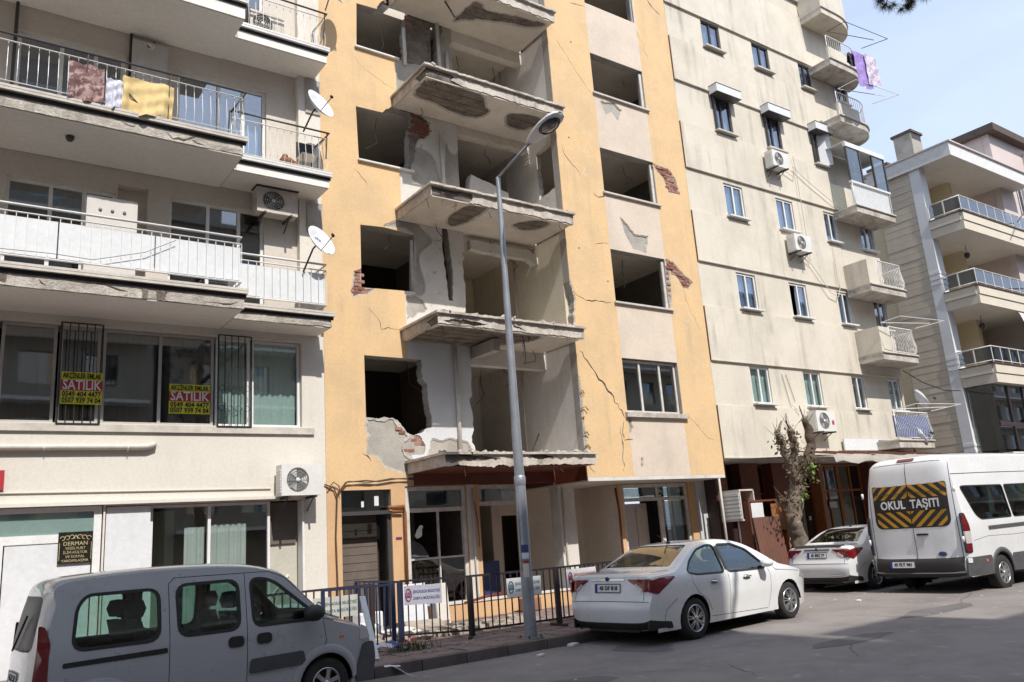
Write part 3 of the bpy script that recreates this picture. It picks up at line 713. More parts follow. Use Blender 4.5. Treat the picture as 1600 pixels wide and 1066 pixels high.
# railings
def bal_rail(pts, z, style):
    if style == 'board':
        r = railing(lb, pts, z + .06, z + .93, 'white_metal', .155, 0, .008, .024, bar_top=z + .80)
        for i in range(len(pts) - 1):
            a, c = Vector(pts[i]), Vector(pts[i + 1]); n = max(1, round((c - a).length / 1.55)); d = (c - a).normalized(); nr = Vector((-d.y, d.x)) * .035
            for k in range(n):
                p0 = a + (c - a) * (k / n) + nr + d * .01; p1 = a + (c - a) * ((k + 1) / n) + nr - d * .01
                MB().add([(p0.x, p0.y, z + .10), (p1.x, p1.y, z + .10), (p1.x, p1.y, z + .74), (p0.x, p0.y, z + .74), (p0.x + nr.x * .2, p0.y + nr.y * .2, z + .10), (p1.x + nr.x * .2, p1.y + nr.y * .2, z + .10), (p1.x + nr.x * .2, p1.y + nr.y * .2, z + .74), (p0.x + nr.x * .2, p0.y + nr.y * .2, z + .74)],
                         [(0, 1, 2, 3), (7, 6, 5, 4), (0, 4, 5, 1), (1, 5, 6, 2), (2, 6, 7, 3), (3, 7, 4, 0)]).build('board', 'white_panel', r)
    else:
        r = railing(lb, pts, z + .06, z + .80, 'white_metal', .148, .05, .0065, .014)
    return r
for (z, st, e1, e2) in ((6.60, 'board', 4.47, 6.42), (9.62, 'bars', 4.46, 6.46), (12.58, 'bars', 4.46, 6.46)):
    bal_rail([(-9, 14.42), (e1, 14.42), (e1, 15.10)], z, st)
    bal_rail([(e1 + .03, 15.12), (e2, 15.12), (e2, 15.95)], z - (.06 if st != 'board' else .04), st)
# dark clothes rails of the upper balconies
for z, xa in ((9.58, -9), (12.5, -9)):
    k = MB(); y = 14.30
    k.tube([(xa, y, z + .90), (4.50, y, z + .90), (4.44, 15.06, z + .86)], .022, 6); k.tube([(4.44, 15.0, z + .86), (6.50, 15.0, z + .86), (6.5, 15.8, z + .9)], .022, 6)
    for x in (-1.3, 1.75, 3.10): k.tube([(x, y, z + .90), (x, y + .08, z - .1)], .014, 5)
    for x in (4.4, 6.46): k.tube([(x, 15.02, z + .86), (x, 15.1, z + .3)], .014, 5)
    k.build('clothes_rail', 'dark_frame', lb)
MB().tube([(2.15, 14.34, 10.2), (2.75, 14.36, 9.6)], .012, 5).build('stay_rod', 'dark_frame', lb)
MB().lathe([(0, 0), (.07, 0), (.07, -.05), (.045, -.09), (0, -.09)], (1.62, 15.0, 9.187), 'z', 12).build('soffit_light', 'dark_frame', lb)
MB().tube([(.3, 14.38, 6.72), (1.4, 14.38, 6.75), (2.0, 14.38, 6.73), (2.8, 14.38, 6.98), (3.3, 14.38, 7.28)], .006, 4).build('loose_cable', 'cable', lb)
# interior: floors and a dark back wall behind the openings
b = MB()
b.box(-9, 6.6, 19.5, 19.7, .1, 18)
for z in (3.1, 6.3, 9.4, 12.3, 15.2, 17.9): b.box(-9, 6.6, UY + .26, 19.49, z, z + .15)
for x in (-9, 2.75, 6.5): b.box(x, x + .1, UY + .27, 19.48, .1, 17.8)
b.build('interior', 'interior_mid', lb)
MB().box(-9.1, 6.649, UY - .1, 26, 18.01, 18.3).box(-9.1, -9.01, UY, 26, 0, 18).box(6.55, 6.649, UY + .26, 26, 0, 18).build('roof_and_sides', 'left_wall_up', lb)

# ---- things on the block
def make_ac(label=None, cat='air conditioner', w=.80, h=.55, d=.30, old=False, big_fan=True, group=None):
    t = local_thing('air_conditioner', label, cat, group); body = 'ac_old' if old else 'ac_white'
    n = 28; cx, cz, r = -w * .16 if not big_fan else -w * .10, h / 2, h * .40
    circ = [(cx + r * math.cos(2 * math.pi * i / n), cz + r * math.sin(2 * math.pi * i / n)) for i in range(n)]
    b = MB().plate(rect(-w / 2, w / 2, 0, h), [circ], -d, -d + .02); b.box(-w / 2, w / 2, -d + .021, 0, .0, h)
    for k in range(8): b.box(-w / 2 - .012, -w / 2 + .002, -d + .04, -.05, .06 + k * (h - .12) / 8, .06 + (k + .55) * (h - .12) / 8)
    b.box(w / 2 - .01, w / 2 + .004, -d * .8, -d * .3, h * .3, h * .7)
    b.build('body', body, t)
    f = MB()
    for rr in (.15, .35, .55, .75, .95): f.tube([(cx + r * rr * math.cos(2 * math.pi * i / 20), -d - .004, cz + r * rr * math.sin(2 * math.pi * i / 20)) for i in range(20)], .005, 4, closed=True)
    for k in range(8): f.tube([(cx, -d - .004, cz), (cx + r * math.cos(k * math.pi / 4), -d - .004, cz + r * math.sin(k * math.pi / 4))], .004, 4)
    f.build('fan_grille', body if old else 'fan_grey', t)
    fb = MB().add([(cx + r * math.cos(2 * math.pi * i / n), -d + .019, cz + r * math.sin(2 * math.pi * i / n)) for i in range(n)], [tuple(range(n))])
    fb.build('fan_recess', 'fan_dark' if old else 'fan_grey', t)
    fn = MB()
    for k in range(3):
        a0_ = k * 2.094; fn.add([(cx + .03 * math.cos(a0_), -d + .012, cz + .03 * math.sin(a0_)), (cx + r * .9 * math.cos(a0_ - .4), -d + .008, cz + r * .9 * math.sin(a0_ - .4)), (cx + r * .9 * math.cos(a0_ + .4), -d + .016, cz + r * .9 * math.sin(a0_ + .4))], [(0, 1, 2)])
    fn.build('fan', 'fan_grey' if old else 'ac_white', t)
    MB().lathe([(0, -.012), (r * .16, -.010), (r * .18, 0)], (cx, -d - .004, cz), 'y', 14).build('hub', 'ac_white', t)
    br = MB()
    for x in (-w * .32, w * .32): br.box(x - .02, x + .02, -d - .06, .14, -.045, -.002).tube([(x, -d * .7, -.04), (x, .13, -.26)], .013, 5)
    br.build('bracket', 'dark_frame', t)
    return t
ac0 = make_ac('newer white air conditioner with round grey grille at the beige block corner above the shop')
ac0.location = (5.974, 15.71, 2.831); ac0.scale = (1.02, 1, 1.08)
ac1 = make_ac('old stained air conditioner with big dark fan under the balcony where clothes hang', old=True)
ac1.location = (5.559, 15.84, 8.633); ac1.scale = (1.08, 1, .98)
MB().box(-.42, .42, -.33, .02, .565, .585).build('rain_cover', 'dark_frame', ac1)
ac2 = make_ac('air conditioner standing behind the white bars of the topmost small balcony of the beige block', old=True); ac2.location = (5.25, 15.62, 12.60)
tag(MB().tube([(5.1, 15.3, 12.56), (5.1, 15.3, 12.6)], .2, 14).tube([(4.78, 15.35, 12.56), (4.74, 15.37, 13.02), (4.9, 15.4, 13.2)], [.12, .17, .05], 10).build('rolled_rug', 'cloth_dark'), 'dark rolled rug leaning in the left corner of the topmost small balcony', 'rug') 
def make_dish(label, r=.38, name='satellite_dish', group=None, logo=None):
    """dish that looks along -Y and up a little, on a post behind it"""
    t = local_thing(name, label, 'satellite dish', group)
    prof = [(0, 0), (r * .35, -.018), (r * .7, -.07), (r, -.14), (r + .012, -.135), (r * .7, -.05), (r * .35, .004), (0, .02)]
    b = MB().lathe(prof, (0, 0, 0), 'y', 26); b.v = [(x, y, z * 1.06) for x, y, z in b.v]
    rot = Matrix.Rotation(R(-28), 4, 'X')
    b.v = [tuple(rot @ Vector(p)) for p in b.v]; b.build('reflector', 'dish_white', t)
    a = MB().tube([tuple(rot @ Vector((0, -.10, -r * 1.03))), tuple(rot @ Vector((0, -.50, -.22)))], .011, 5); a.build('feed_arm', 'dark_frame', t)
    e = MB().tube([tuple(rot @ Vector((0, -.50, -.24))), tuple(rot @ Vector((0, -.47, -.14)))], .032, 8); e.build('receiver', 'cable_black', t)
    m = MB().tube([(0, .03, -.02), (0, .12, -.1), (0, .12, -.75)], .02, 6); m.build('mount', 'dark_frame', t)
    if logo:
        lettering(logo, .12, 'ink_blue', t, rot @ Matrix.Translation((0, -.032, .13)) @ Matrix(((1, 0, 0, 0), (0, 0, -1, 0), (0, 1, 0, 0), (0, 0, 0, 1))))
    return t
d = make_dish('white satellite dish with faint lettering level with the clothes balcony, beside the yellow wall'); d.location = (6.258, 15.05, 11.029); d.rotation_euler = (0, R(24), R(14)); d.scale = (.92,) * 3
d = make_dish('white satellite dish with blue lettering level with the white-boarded balcony, beside the yellow wall', logo='NEXT'); d.location = (6.222, 15.05, 7.901); d.rotation_euler = (0, R(24), R(14)); d.scale = (.92,) * 3
d = make_dish('white satellite dish cut by the photo top at the upper corner of the beige block'); d.location = (6.786, 15.3, 14.165); d.rotation_euler = (0, R(20), R(30)); d.scale = (.7,) * 3
# camera and heater
t = local_thing('security_camera', 'white security camera on the pale cupboard of the clothes balcony', 'camera'); t.location = (3.026, 15.70, 11.852)
MB().tube([(-.06, -.12, -.10), (.03, .04, .02)], [.062, .066], 10).build('housing', 'pipe_white', t); MB().tube([(.03, .04, .05), (.08, .12, .16)], .03, 6).build('mount', 'dark_frame', t); MB().lathe([(0, 0), (.045, 0)], (-.063, -.125, -.1), 'y', 10).build('lens', 'lens_dark', t)
ht = local_thing('radiator', 'pale panel standing on the white-boarded balcony in front of the dark window', 'radiator'); ht.location = (2.392, 15.3, 6.62)
z1 = 8.247 - 6.62
MB().box(-.42, .42, -.06, .06, .02, z1).build('body', 'heater_white', ht)
for x in (-.2, 0, .2): MB().lathe([(0, -.02), (.028, -.02), (.03, 0)], (x, -.06, z1 - .25), 'y', 10).build('knob', 'fan_grey', ht)
# laundry on the rail
def cloth(label, name, m, xa, xb, ztop, zl, zr, y=14.33, seed=1, amp=.035, group=None, cat='laundry'):
    q = random.Random(seed); n, k = 46, 26; vs = []; fs = []
    ph = q.uniform(0, 6); fr = [(q.uniform(7, 12), q.uniform(0, 6), 1.0), (q.uniform(15, 22), q.uniform(0, 6), .55), (q.uniform(30, 38), q.uniform(0, 6), .22)]
    for j in range(k + 1):
        for i in range(n + 1):
            u, v = i / n, j / k; zb = zl + (zr - zl) * u + .025 * math.sin(u * 9 + ph) + .012 * math.sin(u * 25 + ph)
            x = xa + (xb - xa) * (u + .03 * math.sin(v * 4 + ph) * v + .018 * math.sin(u * 12 + ph) * v); z = ztop + (zb - ztop) * v - .03 * abs(math.sin(math.pi * u * 2 + ph)) * (1 - v)
            d = sum(w_ * math.sin(u * f_ + p_ + v * 1.2 * w_) for f_, p_, w_ in fr) * amp * (.25 + .75 * v) + .012 * math.sin(v * 16 + u * 6 + ph)
            vs.append((x, y - d * .75 - .02 * v, z))
    for j in range(k):
        for i in range(n): a = j * (n + 1) + i; fs.append((a, a + 1, a + n + 2, a + n + 1))
    b = MB().add(vs, fs, 0, True)
    b.add([(x, y2 + .05, z) for (x, y2, z) in vs[:n + 1]] + [(x, y2 + .11, z - .35) for (x, y2, z) in vs[:n + 1]], [(i, i + 1, n + 2 + i, n + 1 + i) for i in range(n)], 0, True)
    return tag(b.build(name, m), label, cat, group)
zr_ = 10.33
cloth('mauve patterned towel hanging over the balcony rail, leftmost of the washing', 'towel', 'towel_mauve', 1.471, 2.022, 10.288, 9.564, 9.577, seed=2)
cloth('white and lilac cloth hanging over the balcony rail between the mauve and yellow ones', 'small_cloth', 'towel_white', 2.06, 2.325, 10.135, 9.545, 9.566, seed=3)
cloth('yellow fringed bedspread hanging over the balcony rail', 'bedspread', 'towel_yellow', 2.32, 3.182, 10.257, 9.502, 9.578, seed=4, amp=.075)
# junk on the small balcony
q = random.Random(8); b = MB()
for i in range(12):
    x, y, z = 5.75 + q.uniform(-.14, .14), 15.35 + q.uniform(-.1, .1), 9.68 + q.uniform(0, .16); s = q.uniform(.06, .11)
    b.lathe([(0, -s), (s * .8, -s * .5), (s, 0), (s * .7, s * .6), (0, s)], (x, y, z), 'z', 7)
tag(b.build('sack', 'bag_brown'), 'rumpled brown sack heaped on the small balcony with white bars', 'sack')
t = local_thing('chair', 'folding chair standing at the yellow-wall end of the small balcony', 'chair'); t.location = (6.2, 15.5, 9.62)
MB().box(-.18, .18, -.18, .18, .40, .43).build('seat', 'pipe_white', t); MB().box(-.18, .18, .16, .19, .45, .82).build('backrest', 'cloth_dark', t)
for a, c in ((-.16, -.16), (.16, -.16), (-.16, .16), (.16, .16)): MB().tube([(a, c, 0), (a, c, .40)], .013, 5).build('leg', 'dark_frame', t)
# sale banners
def banner(xa, xb, zb, zt, y, label, tilt=0.):
    t = thing('sale_banner', ((xa + xb) / 2, y, zb), label, 'banner'); h = zt - zb; w = xb - xa; cx = (xa + xb) / 2
    MB().box(xa, xb, y, y + .008, zb, zt).build('sheet', 'banner_yellow', t)
    MB().box(xa, xb, y - .003, y - .001, zb + h * .42, zb + h * .74).build('red_stripe', 'banner_red', t)
    for s, sz, zz, m in (('AKÇİNLER EMLAK', .18, .87, 'ink_black'), ('SATILIK', .34, .58, 'ink_white'), ('0549 404 4477', .185, .30, 'ink_black'), ('0507 939 74 04', .185, .11, 'ink_black')):
        me = text_mesh(s, h * sz * 1.25, extrude=.001, bold=h * .006); wd = max(v.co.x for v in me.vertices) - min(v.co.x for v in me.vertices)
        k = min(1.0, w * .94 / wd)
        for v in me.vertices: v.co.x *= k
        me.transform(Matrix.Translation(-WORG[t.name]) @ front(cx, y - .0045, zb + h * zz)); me.materials.clear(); me.materials.append(MATS[m])
        o = bpy.data.objects.new('lettering', me); COL.objects.link(o); o.parent = t
banner(1.795, 2.446, 4.537, 5.107, 15.765, 'yellow SATILIK banner tied across the left iron window grille')
banner(3.607, 4.352, 4.444, 5.009, 15.93, 'yellow SATILIK banner stuck on the bare glass, right of the other banner')
# black plaque by the white door
px0, px1, pz0, pz1 = 1.903, 2.425, 1.852, 2.368
t = thing('plaque', ((px0 + px1) / 2, 15.87, pz0), 'black plaque with gold DERMAN lettering on the white door', 'sign')
MB().box(px0, px1, 15.855, 15.876, pz0, pz1).build('board', 'plaque_black', t)
hh = pz1 - pz0; cx = (px0 + px1) / 2
for s, sz, zz in (('DERMAN', .155, .62), ('YEŞİLYURT', .10, .47), ('İLİM KÜLTÜR', .10, .34), ('VE SOSYAL', .10, .21), ('YARDIMLAŞMA', .10, .08)): lettering(s, hh * sz * 1.15, 'ink_gold', t, front(cx, 15.853, pz0 + hh * zz))
fl = MB()
for sgn in (-1, 1):
    for k in range(3):
        fl.tube([(cx + sgn * (.06 + .07 * k + .035 * math.cos(a)), 15.852, pz0 + hh * (.84 - .02 * k) + .032 * math.sin(a)) for a in [j * .7 for j in range(8)]], .007, 4)
    fl.tube([(cx + sgn * .24, 15.852, pz0 + hh * .1), (cx + sgn * .24, 15.852, pz0 + hh * .66)], .005, 4)
fl.tube([(cx - .03, 15.852, pz0 + hh * .78), (cx, 15.852, pz0 + hh * .9), (cx + .03, 15.852, pz0 + hh * .78)], .009, 4)
fl.build('ornament', 'ink_gold', t)


# ================================================================== YELLOW DAMAGED BUILDING
yb = thing('damaged_building', (12, 15.85, 0), 'yellow earthquake damaged apartment building with gutted rooms and broken balconies', 'building')
Lz, Rz = 15.85, 14.67
XL0, XS, XO, XR0, XR1 = 6.655, 8.64, 10.32, 12.60, 17.40
# ---- left wall plane: openings torn open at the right
o4 = [(7.64, 14.605), (8.17, 14.634), (8.245, 14.769), (8.617, 15.271), (9.153, 15.471), (9.107, 14.893), (8.967, 14.623), (8.931, 13.414), (7.605, 13.348)]
o3 = [(7.545, 11.807), (8.241, 11.825), (8.294, 11.89), (8.487, 12.044), (8.644, 12.069), (8.975, 12.054), (9.07, 11.801), (8.925, 11.354), (8.885, 10.485), (7.586, 10.413)]
o2 = [(7.572, 8.851), (8.148, 8.887), (8.962, 8.831), (8.893, 7.419), (7.559, 7.365)]
o1 = [(7.573, 5.822), (8.997, 5.818), (9.007, 5.359), (9.117, 5.261), (9.116, 4.923), (9.194, 4.532), (9.163, 4.271), (8.928, 4.153), (8.732, 4.079), (8.545, 4.147), (8.471, 4.259), (8.352, 4.397), (8.245, 4.451), (7.755, 4.453), (7.576, 4.462)]
o5 = rect(7.58, 8.97, 16.3, 17.6)
o4 = jag(o4, .03, .1, 4, (0, 7, 8)); o3 = jag(o3, .03, .1, 5, (0, 8, 9)); o1 = jag(o1, .03, .1, 6, (0, 13, 14))
slot2 = jag([(9.729, 9.436), (9.846, 9.29), (9.923, 8.774), (9.968, 8.045), (9.923, 7.318), (9.815, 7.306), (9.765, 7.938), (9.701, 8.657)], .015, .1, 2)
slot4 = jag([(9.751, 15.083), (9.888, 15.132), (9.903, 14.383), (9.838, 13.584), (9.688, 13.575), (9.691, 14.313)], .015, .1, 3)
bh1 = jag([(8.715, 4.05), (8.502, 3.894), (8.467, 3.81), (8.556, 3.713), (8.922, 3.713), (8.945, 3.854), (8.842, 4.038)], .02, .08, 7)
bh1 = offset_poly(bh1, .05)
edges = [jag([(10.27, 3.55), (10.5, 3.55), (10.5, 5.75), (10.29, 5.75)], .07, .13, 71), jag([(10.29, 6.5), (10.5, 6.5), (10.5, 8.6), (10.27, 8.6)], .05, .14, 72), jag([(10.29, 12.4), (10.5, 12.4), (10.5, 14.4), (10.27, 14.4)], .05, .14, 73)]
doors_g = [rect(6.97, 8.10, .1, 2.93), rect(8.44, 9.98, .50, 2.98)]
core_h = [o5, o4, o3, o2, o1, slot2, slot4] + doors_g + edges
core = MB().plate(rect(XL0, XO, .1, 18.5), core_h, Lz + .03, Lz + .26).build('concrete_core', 'grey_plaster', yb)
# plaster lost below and beside the openings (holes in the skin show the core)
l4r = [(8.206, 14.646), (8.618, 15.309), (10.304, 15.938), (10.263, 15.264), (10.019, 14.421), (9.682, 13.463), (8.928, 13.342), (8.876, 14.591)]
l4 = jag([(8.206, 14.646), (8.245, 14.769), (8.618, 15.309), (10.304, 15.938), (10.263, 15.264), (10.019, 14.421), (9.682, 13.463), (8.928, 13.342), (8.876, 14.591), (8.557, 14.662)], .03, .1, 11)
l4b = jag([(8.714, 13.311), (8.933, 13.45), (9.176, 13.274), (9.022, 13.05), (8.752, 12.97)], .03, .08, 12)
l3 = jag(smooth([(8.644, 12.069), (9.153, 12.049), (9.384, 12.004), (9.549, 11.697), (9.37, 11.393), (9.187, 11.297), (8.993, 10.559), (8.85, 10.478)], 3), 0.014, .05, 13)
l3b = jag(smooth([(9.197, 11.146), (9.479, 11.075), (9.667, 10.877), (9.725, 10.615), (9.719, 10.206), (8.993, 10.209), (8.975, 10.555), (9.014, 11.001)], 3), 0.008, .05, 14)
l3c = jag(smooth([(9.954, 11.394), (10.075, 11.247), (10.242, 11.215), (10.412, 11.502), (10.658, 11.74), (10.644, 10.428), (9.924, 10.281)], 3), 0.008, .05, 15)
l3d = jag([(8.655, 10.32), (8.988, 10.457), (9.101, 10.281), (9.051, 9.972), (8.669, 9.863)], .03, .08, 16)
l2 = jag(smooth([(8.149, 8.902), (8.571, 9.166), (8.659, 9.262), (8.881, 9.285), (9.078, 9.109), (9.46, 8.766), (9.112, 8.407), (9.078, 8.084), (9.194, 7.69), (9.145, 7.402), (8.877, 7.417), (8.944, 8.828)], 3), 0.008, .05, 17)
l2b = jag([(8.655, 7.299), (8.925, 7.376), (9.119, 7.228), (9.21, 7.021), (8.662, 6.721)], .03, .08, 18)
l2c = jag([(7.385, 7.715), (7.572, 7.8), (7.575, 7.367), (7.887, 7.39), (7.788, 7.258), (7.353, 7.089), (7.31, 7.202)], .02, .07, 19)
l1 = jag([(7.576, 4.462), (7.756, 4.467), (8.261, 4.465), (8.378, 4.285), (8.606, 4.106), (8.504, 3.95), (8.493, 3.699), (8.66, 3.573), (8.693, 3.281), (8.518, 3.229), (8.243, 3.301), (7.944, 3.413), (7.816, 3.604), (7.566, 3.658)], .035, .08, 20)
l1b = jag(smooth([(9.105, 3.812), (9.166, 4.027), (9.411, 3.986), (9.65, 4.046), (9.919, 3.991), (10.14, 3.934), (10.152, 3.611), (9.093, 3.586)], 3), 0.014, .05, 21)
cr = [crack([(7.7, 6.922), (7.924, 6.664), (8.01, 6.452), (8.619, 6.491)], .008, 31), crack([(7.516, 13.114), (7.741, 12.892), (8.305, 12.629), (8.611, 12.544)], .007, 32), crack([(7.454, 10.223), (7.656, 10.059), (7.793, 9.849)], .008, 33), crack([(7.465, 3.712), (7.58, 3.645), (7.664, 3.51)], .02, 34)]
skin_h = [o5, o4, o3, o2, o1] + doors_g + [l4, l4b, l3, l3d, l2, l2b, l2c, l1, bh1] + cr
under = [o5, o4, o3, o2, o1] + doors_g + [shrink(p, .035) for p in (l4, l4b, l3, l3d, l2, l2b, l2c)] + [shrink(l1, .05), bh1] + cr
MB().plate(rect(XL0, XS, 3.02, 18.5), skin_h, Lz, Lz + .012).build('yellow_plaster', 'yellow_paint', yb)
MB().plate(rect(XL0, XS, 3.02, 18.5), under, Lz + .0125, Lz + .029).build('under_coat', 'rough_plaster', yb)
for i, (p, m) in enumerate(((l3, 'slab_concrete'), (l2, 'grey_plaster'), (l4r, 'slab_concrete'))): MB().plate(p, [o4, o3, o2, slot2, slot4], Lz + .0262, Lz + .0298).build('shaded_masonry', m, yb)  # bare masonry; shade of the hollow bricks is in the dark plates' colour
MB().plate(rect(XL0, XS, .12, 3.018), doors_g, Lz, Lz + .029).build('street_plaster', 'orange_paint', yb)
for (z0, z1, m) in ((3.02, 6.22, 'blue_plaster'), (6.222, 9.12, 'pale_plaster'), (9.122, 12.03, 'pale_plaster'), (12.032, 14.8, 'grey_plaster'), (14.802, 18.5, 'pale_plaster')):
    MB().plate(rect(XS + .002, XO, z0, z1), [o4, o3, o2, o1, slot2, slot4, l4, l3, l3b, l3c, l2, l2b, l1, l1b, bh1] + edges, Lz + .004, Lz + .014).build('balcony_plaster', m, yb)
    MB().plate(rect(XS + .002, XO, z0, z1), [o4, o3, o2, o1, slot2, slot4, bh1] + edges + [shrink(p, .03) for p in (l4, l3, l3b, l3c, l2, l2b, l1, l1b)], Lz + .0145, Lz + .0258).build('under_coat', 'rough_plaster', yb)
MB().plate(rect(XS + .002, XO, .12, 3.018), doors_g, Lz + .002, Lz + .029).build('street_plaster', 'orange_paint', yb)
for zs, za, zb in ((13.42, 7.55, 8.72), (10.47, 7.55, 9.0)): MB().box(za, zb, Lz - .07, Lz + .2, zs - .05, zs - .012).build('sill', 'white_metal', yb)
bricks(yb, 7.596 - .1, 10.019, 11.349, 12.159, Lz + .010, lambda x, z: inpoly((x, z), l3) and not inpoly((x, z), o3), seed=5, mats=('brick',))
bricks(yb, 7.302, 7.955, 7.06, 7.802, Lz + .012, lambda x, z: inpoly((x, z), l2c) and not inpoly((x, z), o2), .17, .08, seed=6)
bricks(yb, 8.404, 9.04, 3.643, 4.093, Lz + .025, lambda x, z: inpoly((x, z), bh1), .16, .075, seed=7)
bricks(yb, 8.179, 8.714, 4.033, 4.442, Lz + .01, lambda x, z: inpoly((x, z), l1) and not inpoly((x, z), o1) and z > 4.146 and x > 8.304, .17, .08, seed=8)
bricks(yb, 8.208, 9.492, 14.404, 15.258, Lz + .010, lambda x, z: inpoly((x, z), l4) and not inpoly((x, z), o4) and x < 9.106, seed=9)
# drain pipes on the balcony wall
for (xa, za, zb) in ((9.871, 12.34, 14.78), (9.806, 9.42, 11.6), (9.867, 3.56, 6.2), (8.878, 13.3, 14.3), (10.11, 12.34, 14.0)):
    MB().tube([(xa, Lz - .05, za), (xa + .01, Lz - .05, (za + zb) / 2), (xa, Lz - .05, zb)], .045, 8).build('drain_pipe', 'pipe_white', yb)
# ---- right wall plane
wins = [(13.39, 14.62), (10.46, 11.75), (7.43, 8.86), (4.56, 5.95)]
wr = [rect(14.08, 16.07, a, b_) for a, b_ in wins] + [rect(14.08, 16.0, 16.2, 17.6)]
s3 = jag([(16.017, 11.736), (16.313, 11.683), (16.72, 11.652), (16.937, 11.379), (17.017, 10.919), (16.55, 10.926), (16.433, 11.314), (16.142, 11.567)], .02, .08, 22)
s2_ = jag([(16.115, 8.869), (16.407, 8.818), (16.807, 8.479), (17.094, 8.347), (16.914, 8.063), (16.666, 8.108), (16.44, 8.413), (16.209, 8.53), (16.175, 7.72), (16.11, 7.478), (15.883, 7.436)], .02, .08, 23)
p2 = jag([(14.561, 9.835), (14.793, 9.674), (15.039, 9.423), (15.544, 9.45), (15.393, 8.929), (14.902, 8.965), (14.643, 9.43)], .012, .12, 24)
p4 = jag([(14.285, 13.184), (14.768, 13.277), (15.084, 13.125), (14.884, 12.719), (14.676, 12.938), (14.421, 12.793)], .03, .08, 25)
p1 = jag([(13.92, 4.388), (14.186, 4.443), (14.237, 4.188), (13.967, 3.805), (13.843, 3.835)], .03, .08, 26)
p1b = jag([(14.365, 3.428), (14.479, 3.459), (14.42, 3.208), (14.352, 3.193)], .015, .05, 27)
dots = [[(x + .025 * math.cos(k), z + .03 * math.sin(k)) for k in range(6)] for (x, z) in ((13.417, 14.725), (13.02, 11.779), (13.009, 8.712), (17.652, 5.98), (13.88, 7.941))]
crk = [crack([(12.697, 6.032), (12.934, 5.81), (13.25, 5.365), (13.507, 5.091), (13.778, 4.75), (13.987, 4.406)], .030, 41), crack([(12.878, 14.666), (13.304, 14.122), (13.595, 13.725), (14.023, 13.305)], .010, 42),
       crack([(12.714, 11.524), (12.885, 11.148), (13.163, 10.957), (13.311, 10.736)], .012, 43), crack([(12.709, 7.544), (12.78, 7.453), (13.056, 7.336), (13.376, 7.371), (13.982, 7.388)], .016, 44),
       crack([(16.603, 17.295), (16.881, 16.996), (17.182, 16.836)], .022, 45), crack([(16.66, 8.07), (16.873, 7.394), (17.199, 6.911)], .007, 46),
       crack([(16.252, 4.563), (16.523, 4.297), (16.91, 3.962), (17.245, 3.863)], .008, 47), crack([(13.661, 10.374), (13.824, 10.261), (14.082, 10.348)], .018, 48),
       crack([(13.865, 3.835), (13.845, 4.149), (13.965, 4.405)], .02, 49), crack([(13.813, 4.227), (13.801, 3.679), (13.761, 3.091)], .018, 50), crack([(13.843, 3.835), (14.061, 3.868), (14.195, 3.901)], .014, 51), crack([(13.469, 16.003), (13.866, 16.044), (14.124, 16.055)], .022, 52),
       crack([(13.564, 8.884), (13.866, 9.019), (14.083, 8.982)], .008, 53), crack([(15.955, 16.107), (16.238, 15.56), (16.373, 15.072)], .008, 54)]
rip = jag([(XR0 - .05, 3.4), (XR0 + .05, 3.45), (XR0 + .10, 3.9), (XR0 + .03, 4.3), (XR0 + .07, 4.9), (XR0 + .02, 5.4), (XR0 - .05, 5.4)], .03, .12, 28)
rip2 = jag([(XR0 - .05, 6.6), (XR0 + .03, 6.7), (XR0 + .13, 7.3), (XR0 + .09, 7.6), (XR0 + .02, 7.8), (XR0 - .05, 7.8)], .03, .12, 29)
MB().plate(rect(XR0, XR1, 2.99, 18.5), wr + [rip2], Rz + .03, Rz + .25).build('concrete_core', 'grey_plaster', yb)
for (a, c, m, hs) in ((XR0, 14.08, 'yellow_paint', [rip, rip2] + dots + crk), (14.081, 16.08, 'pink_panel', wr + [p2, p4, p1, p1b, s2_, s3] + crk), (16.081, XR1, 'yellow_paint', wr + [s3, s2_] + dots + crk)):
    MB().plate(rect(a, c, 2.99, 18.5), hs, Rz, Rz + .012).build('painted_plaster', m, yb)
    MB().plate(rect(a, c, 2.99, 18.5), [h if h not in (s3, s2_, p2, p4, p1, p1b, rip, rip2) else shrink(h, .03) for h in hs], Rz + .0125, Rz + .029).build('under_coat', 'rough_plaster', yb)
bricks(yb, 15.859, 17.218, 10.724, 11.948, Rz + .008, lambda x, z: inpoly((x, z), s3), .17, .08, mats=('brick_pale', 'brick'), seed=10)
bricks(yb, 15.908, 17.174, 7.399, 8.964, Rz + .008, lambda x, z: inpoly((x, z), s2_) and x > 16.08, .17, .08, mats=('brick', 'brick_pale'), seed=11)
for a, b_ in wins[:3]: MB().box(14.02, 16.16, Rz - .07, Rz + .2, a - .05, a - .003).build('sill', 'sill_stone', yb)
MB().box(14.0, 16.2, Rz - .09, Rz + .2, 4.44, 4.557).build('sill', 'old_concrete', yb)
w = window(yb, 14.10, 16.05, 4.57, 5.93, Rz + .10, mull=(.33, .70), fm='old_white_frame', gm='window_glass_dim', fw=.06)
MB().box(14.08, 16.07, Rz + .6, Rz + .61, 4.56, 5.95).build('dark_curtain', 'room_dark', yb)
for (zb, zt) in wins[1:3]: MB().box(15.98, 16.066, Rz + .06, Rz + .10, zb, zt - .05).build('bent_frame', 'old_white_frame', yb)
for (zb, zt) in ((13.39, 14.62), (16.2, 17.6)): MB().box(15.98, 16.066, Rz + .06, Rz + .10, zb, zt - .05).build('bent_frame', 'old_white_frame', yb)
# underside of the overhanging right part
MB().box(XR0 + .002, XR1, Rz + .001, 17.3, 2.90, 2.988).build('soffit', 'pale_plaster', yb)
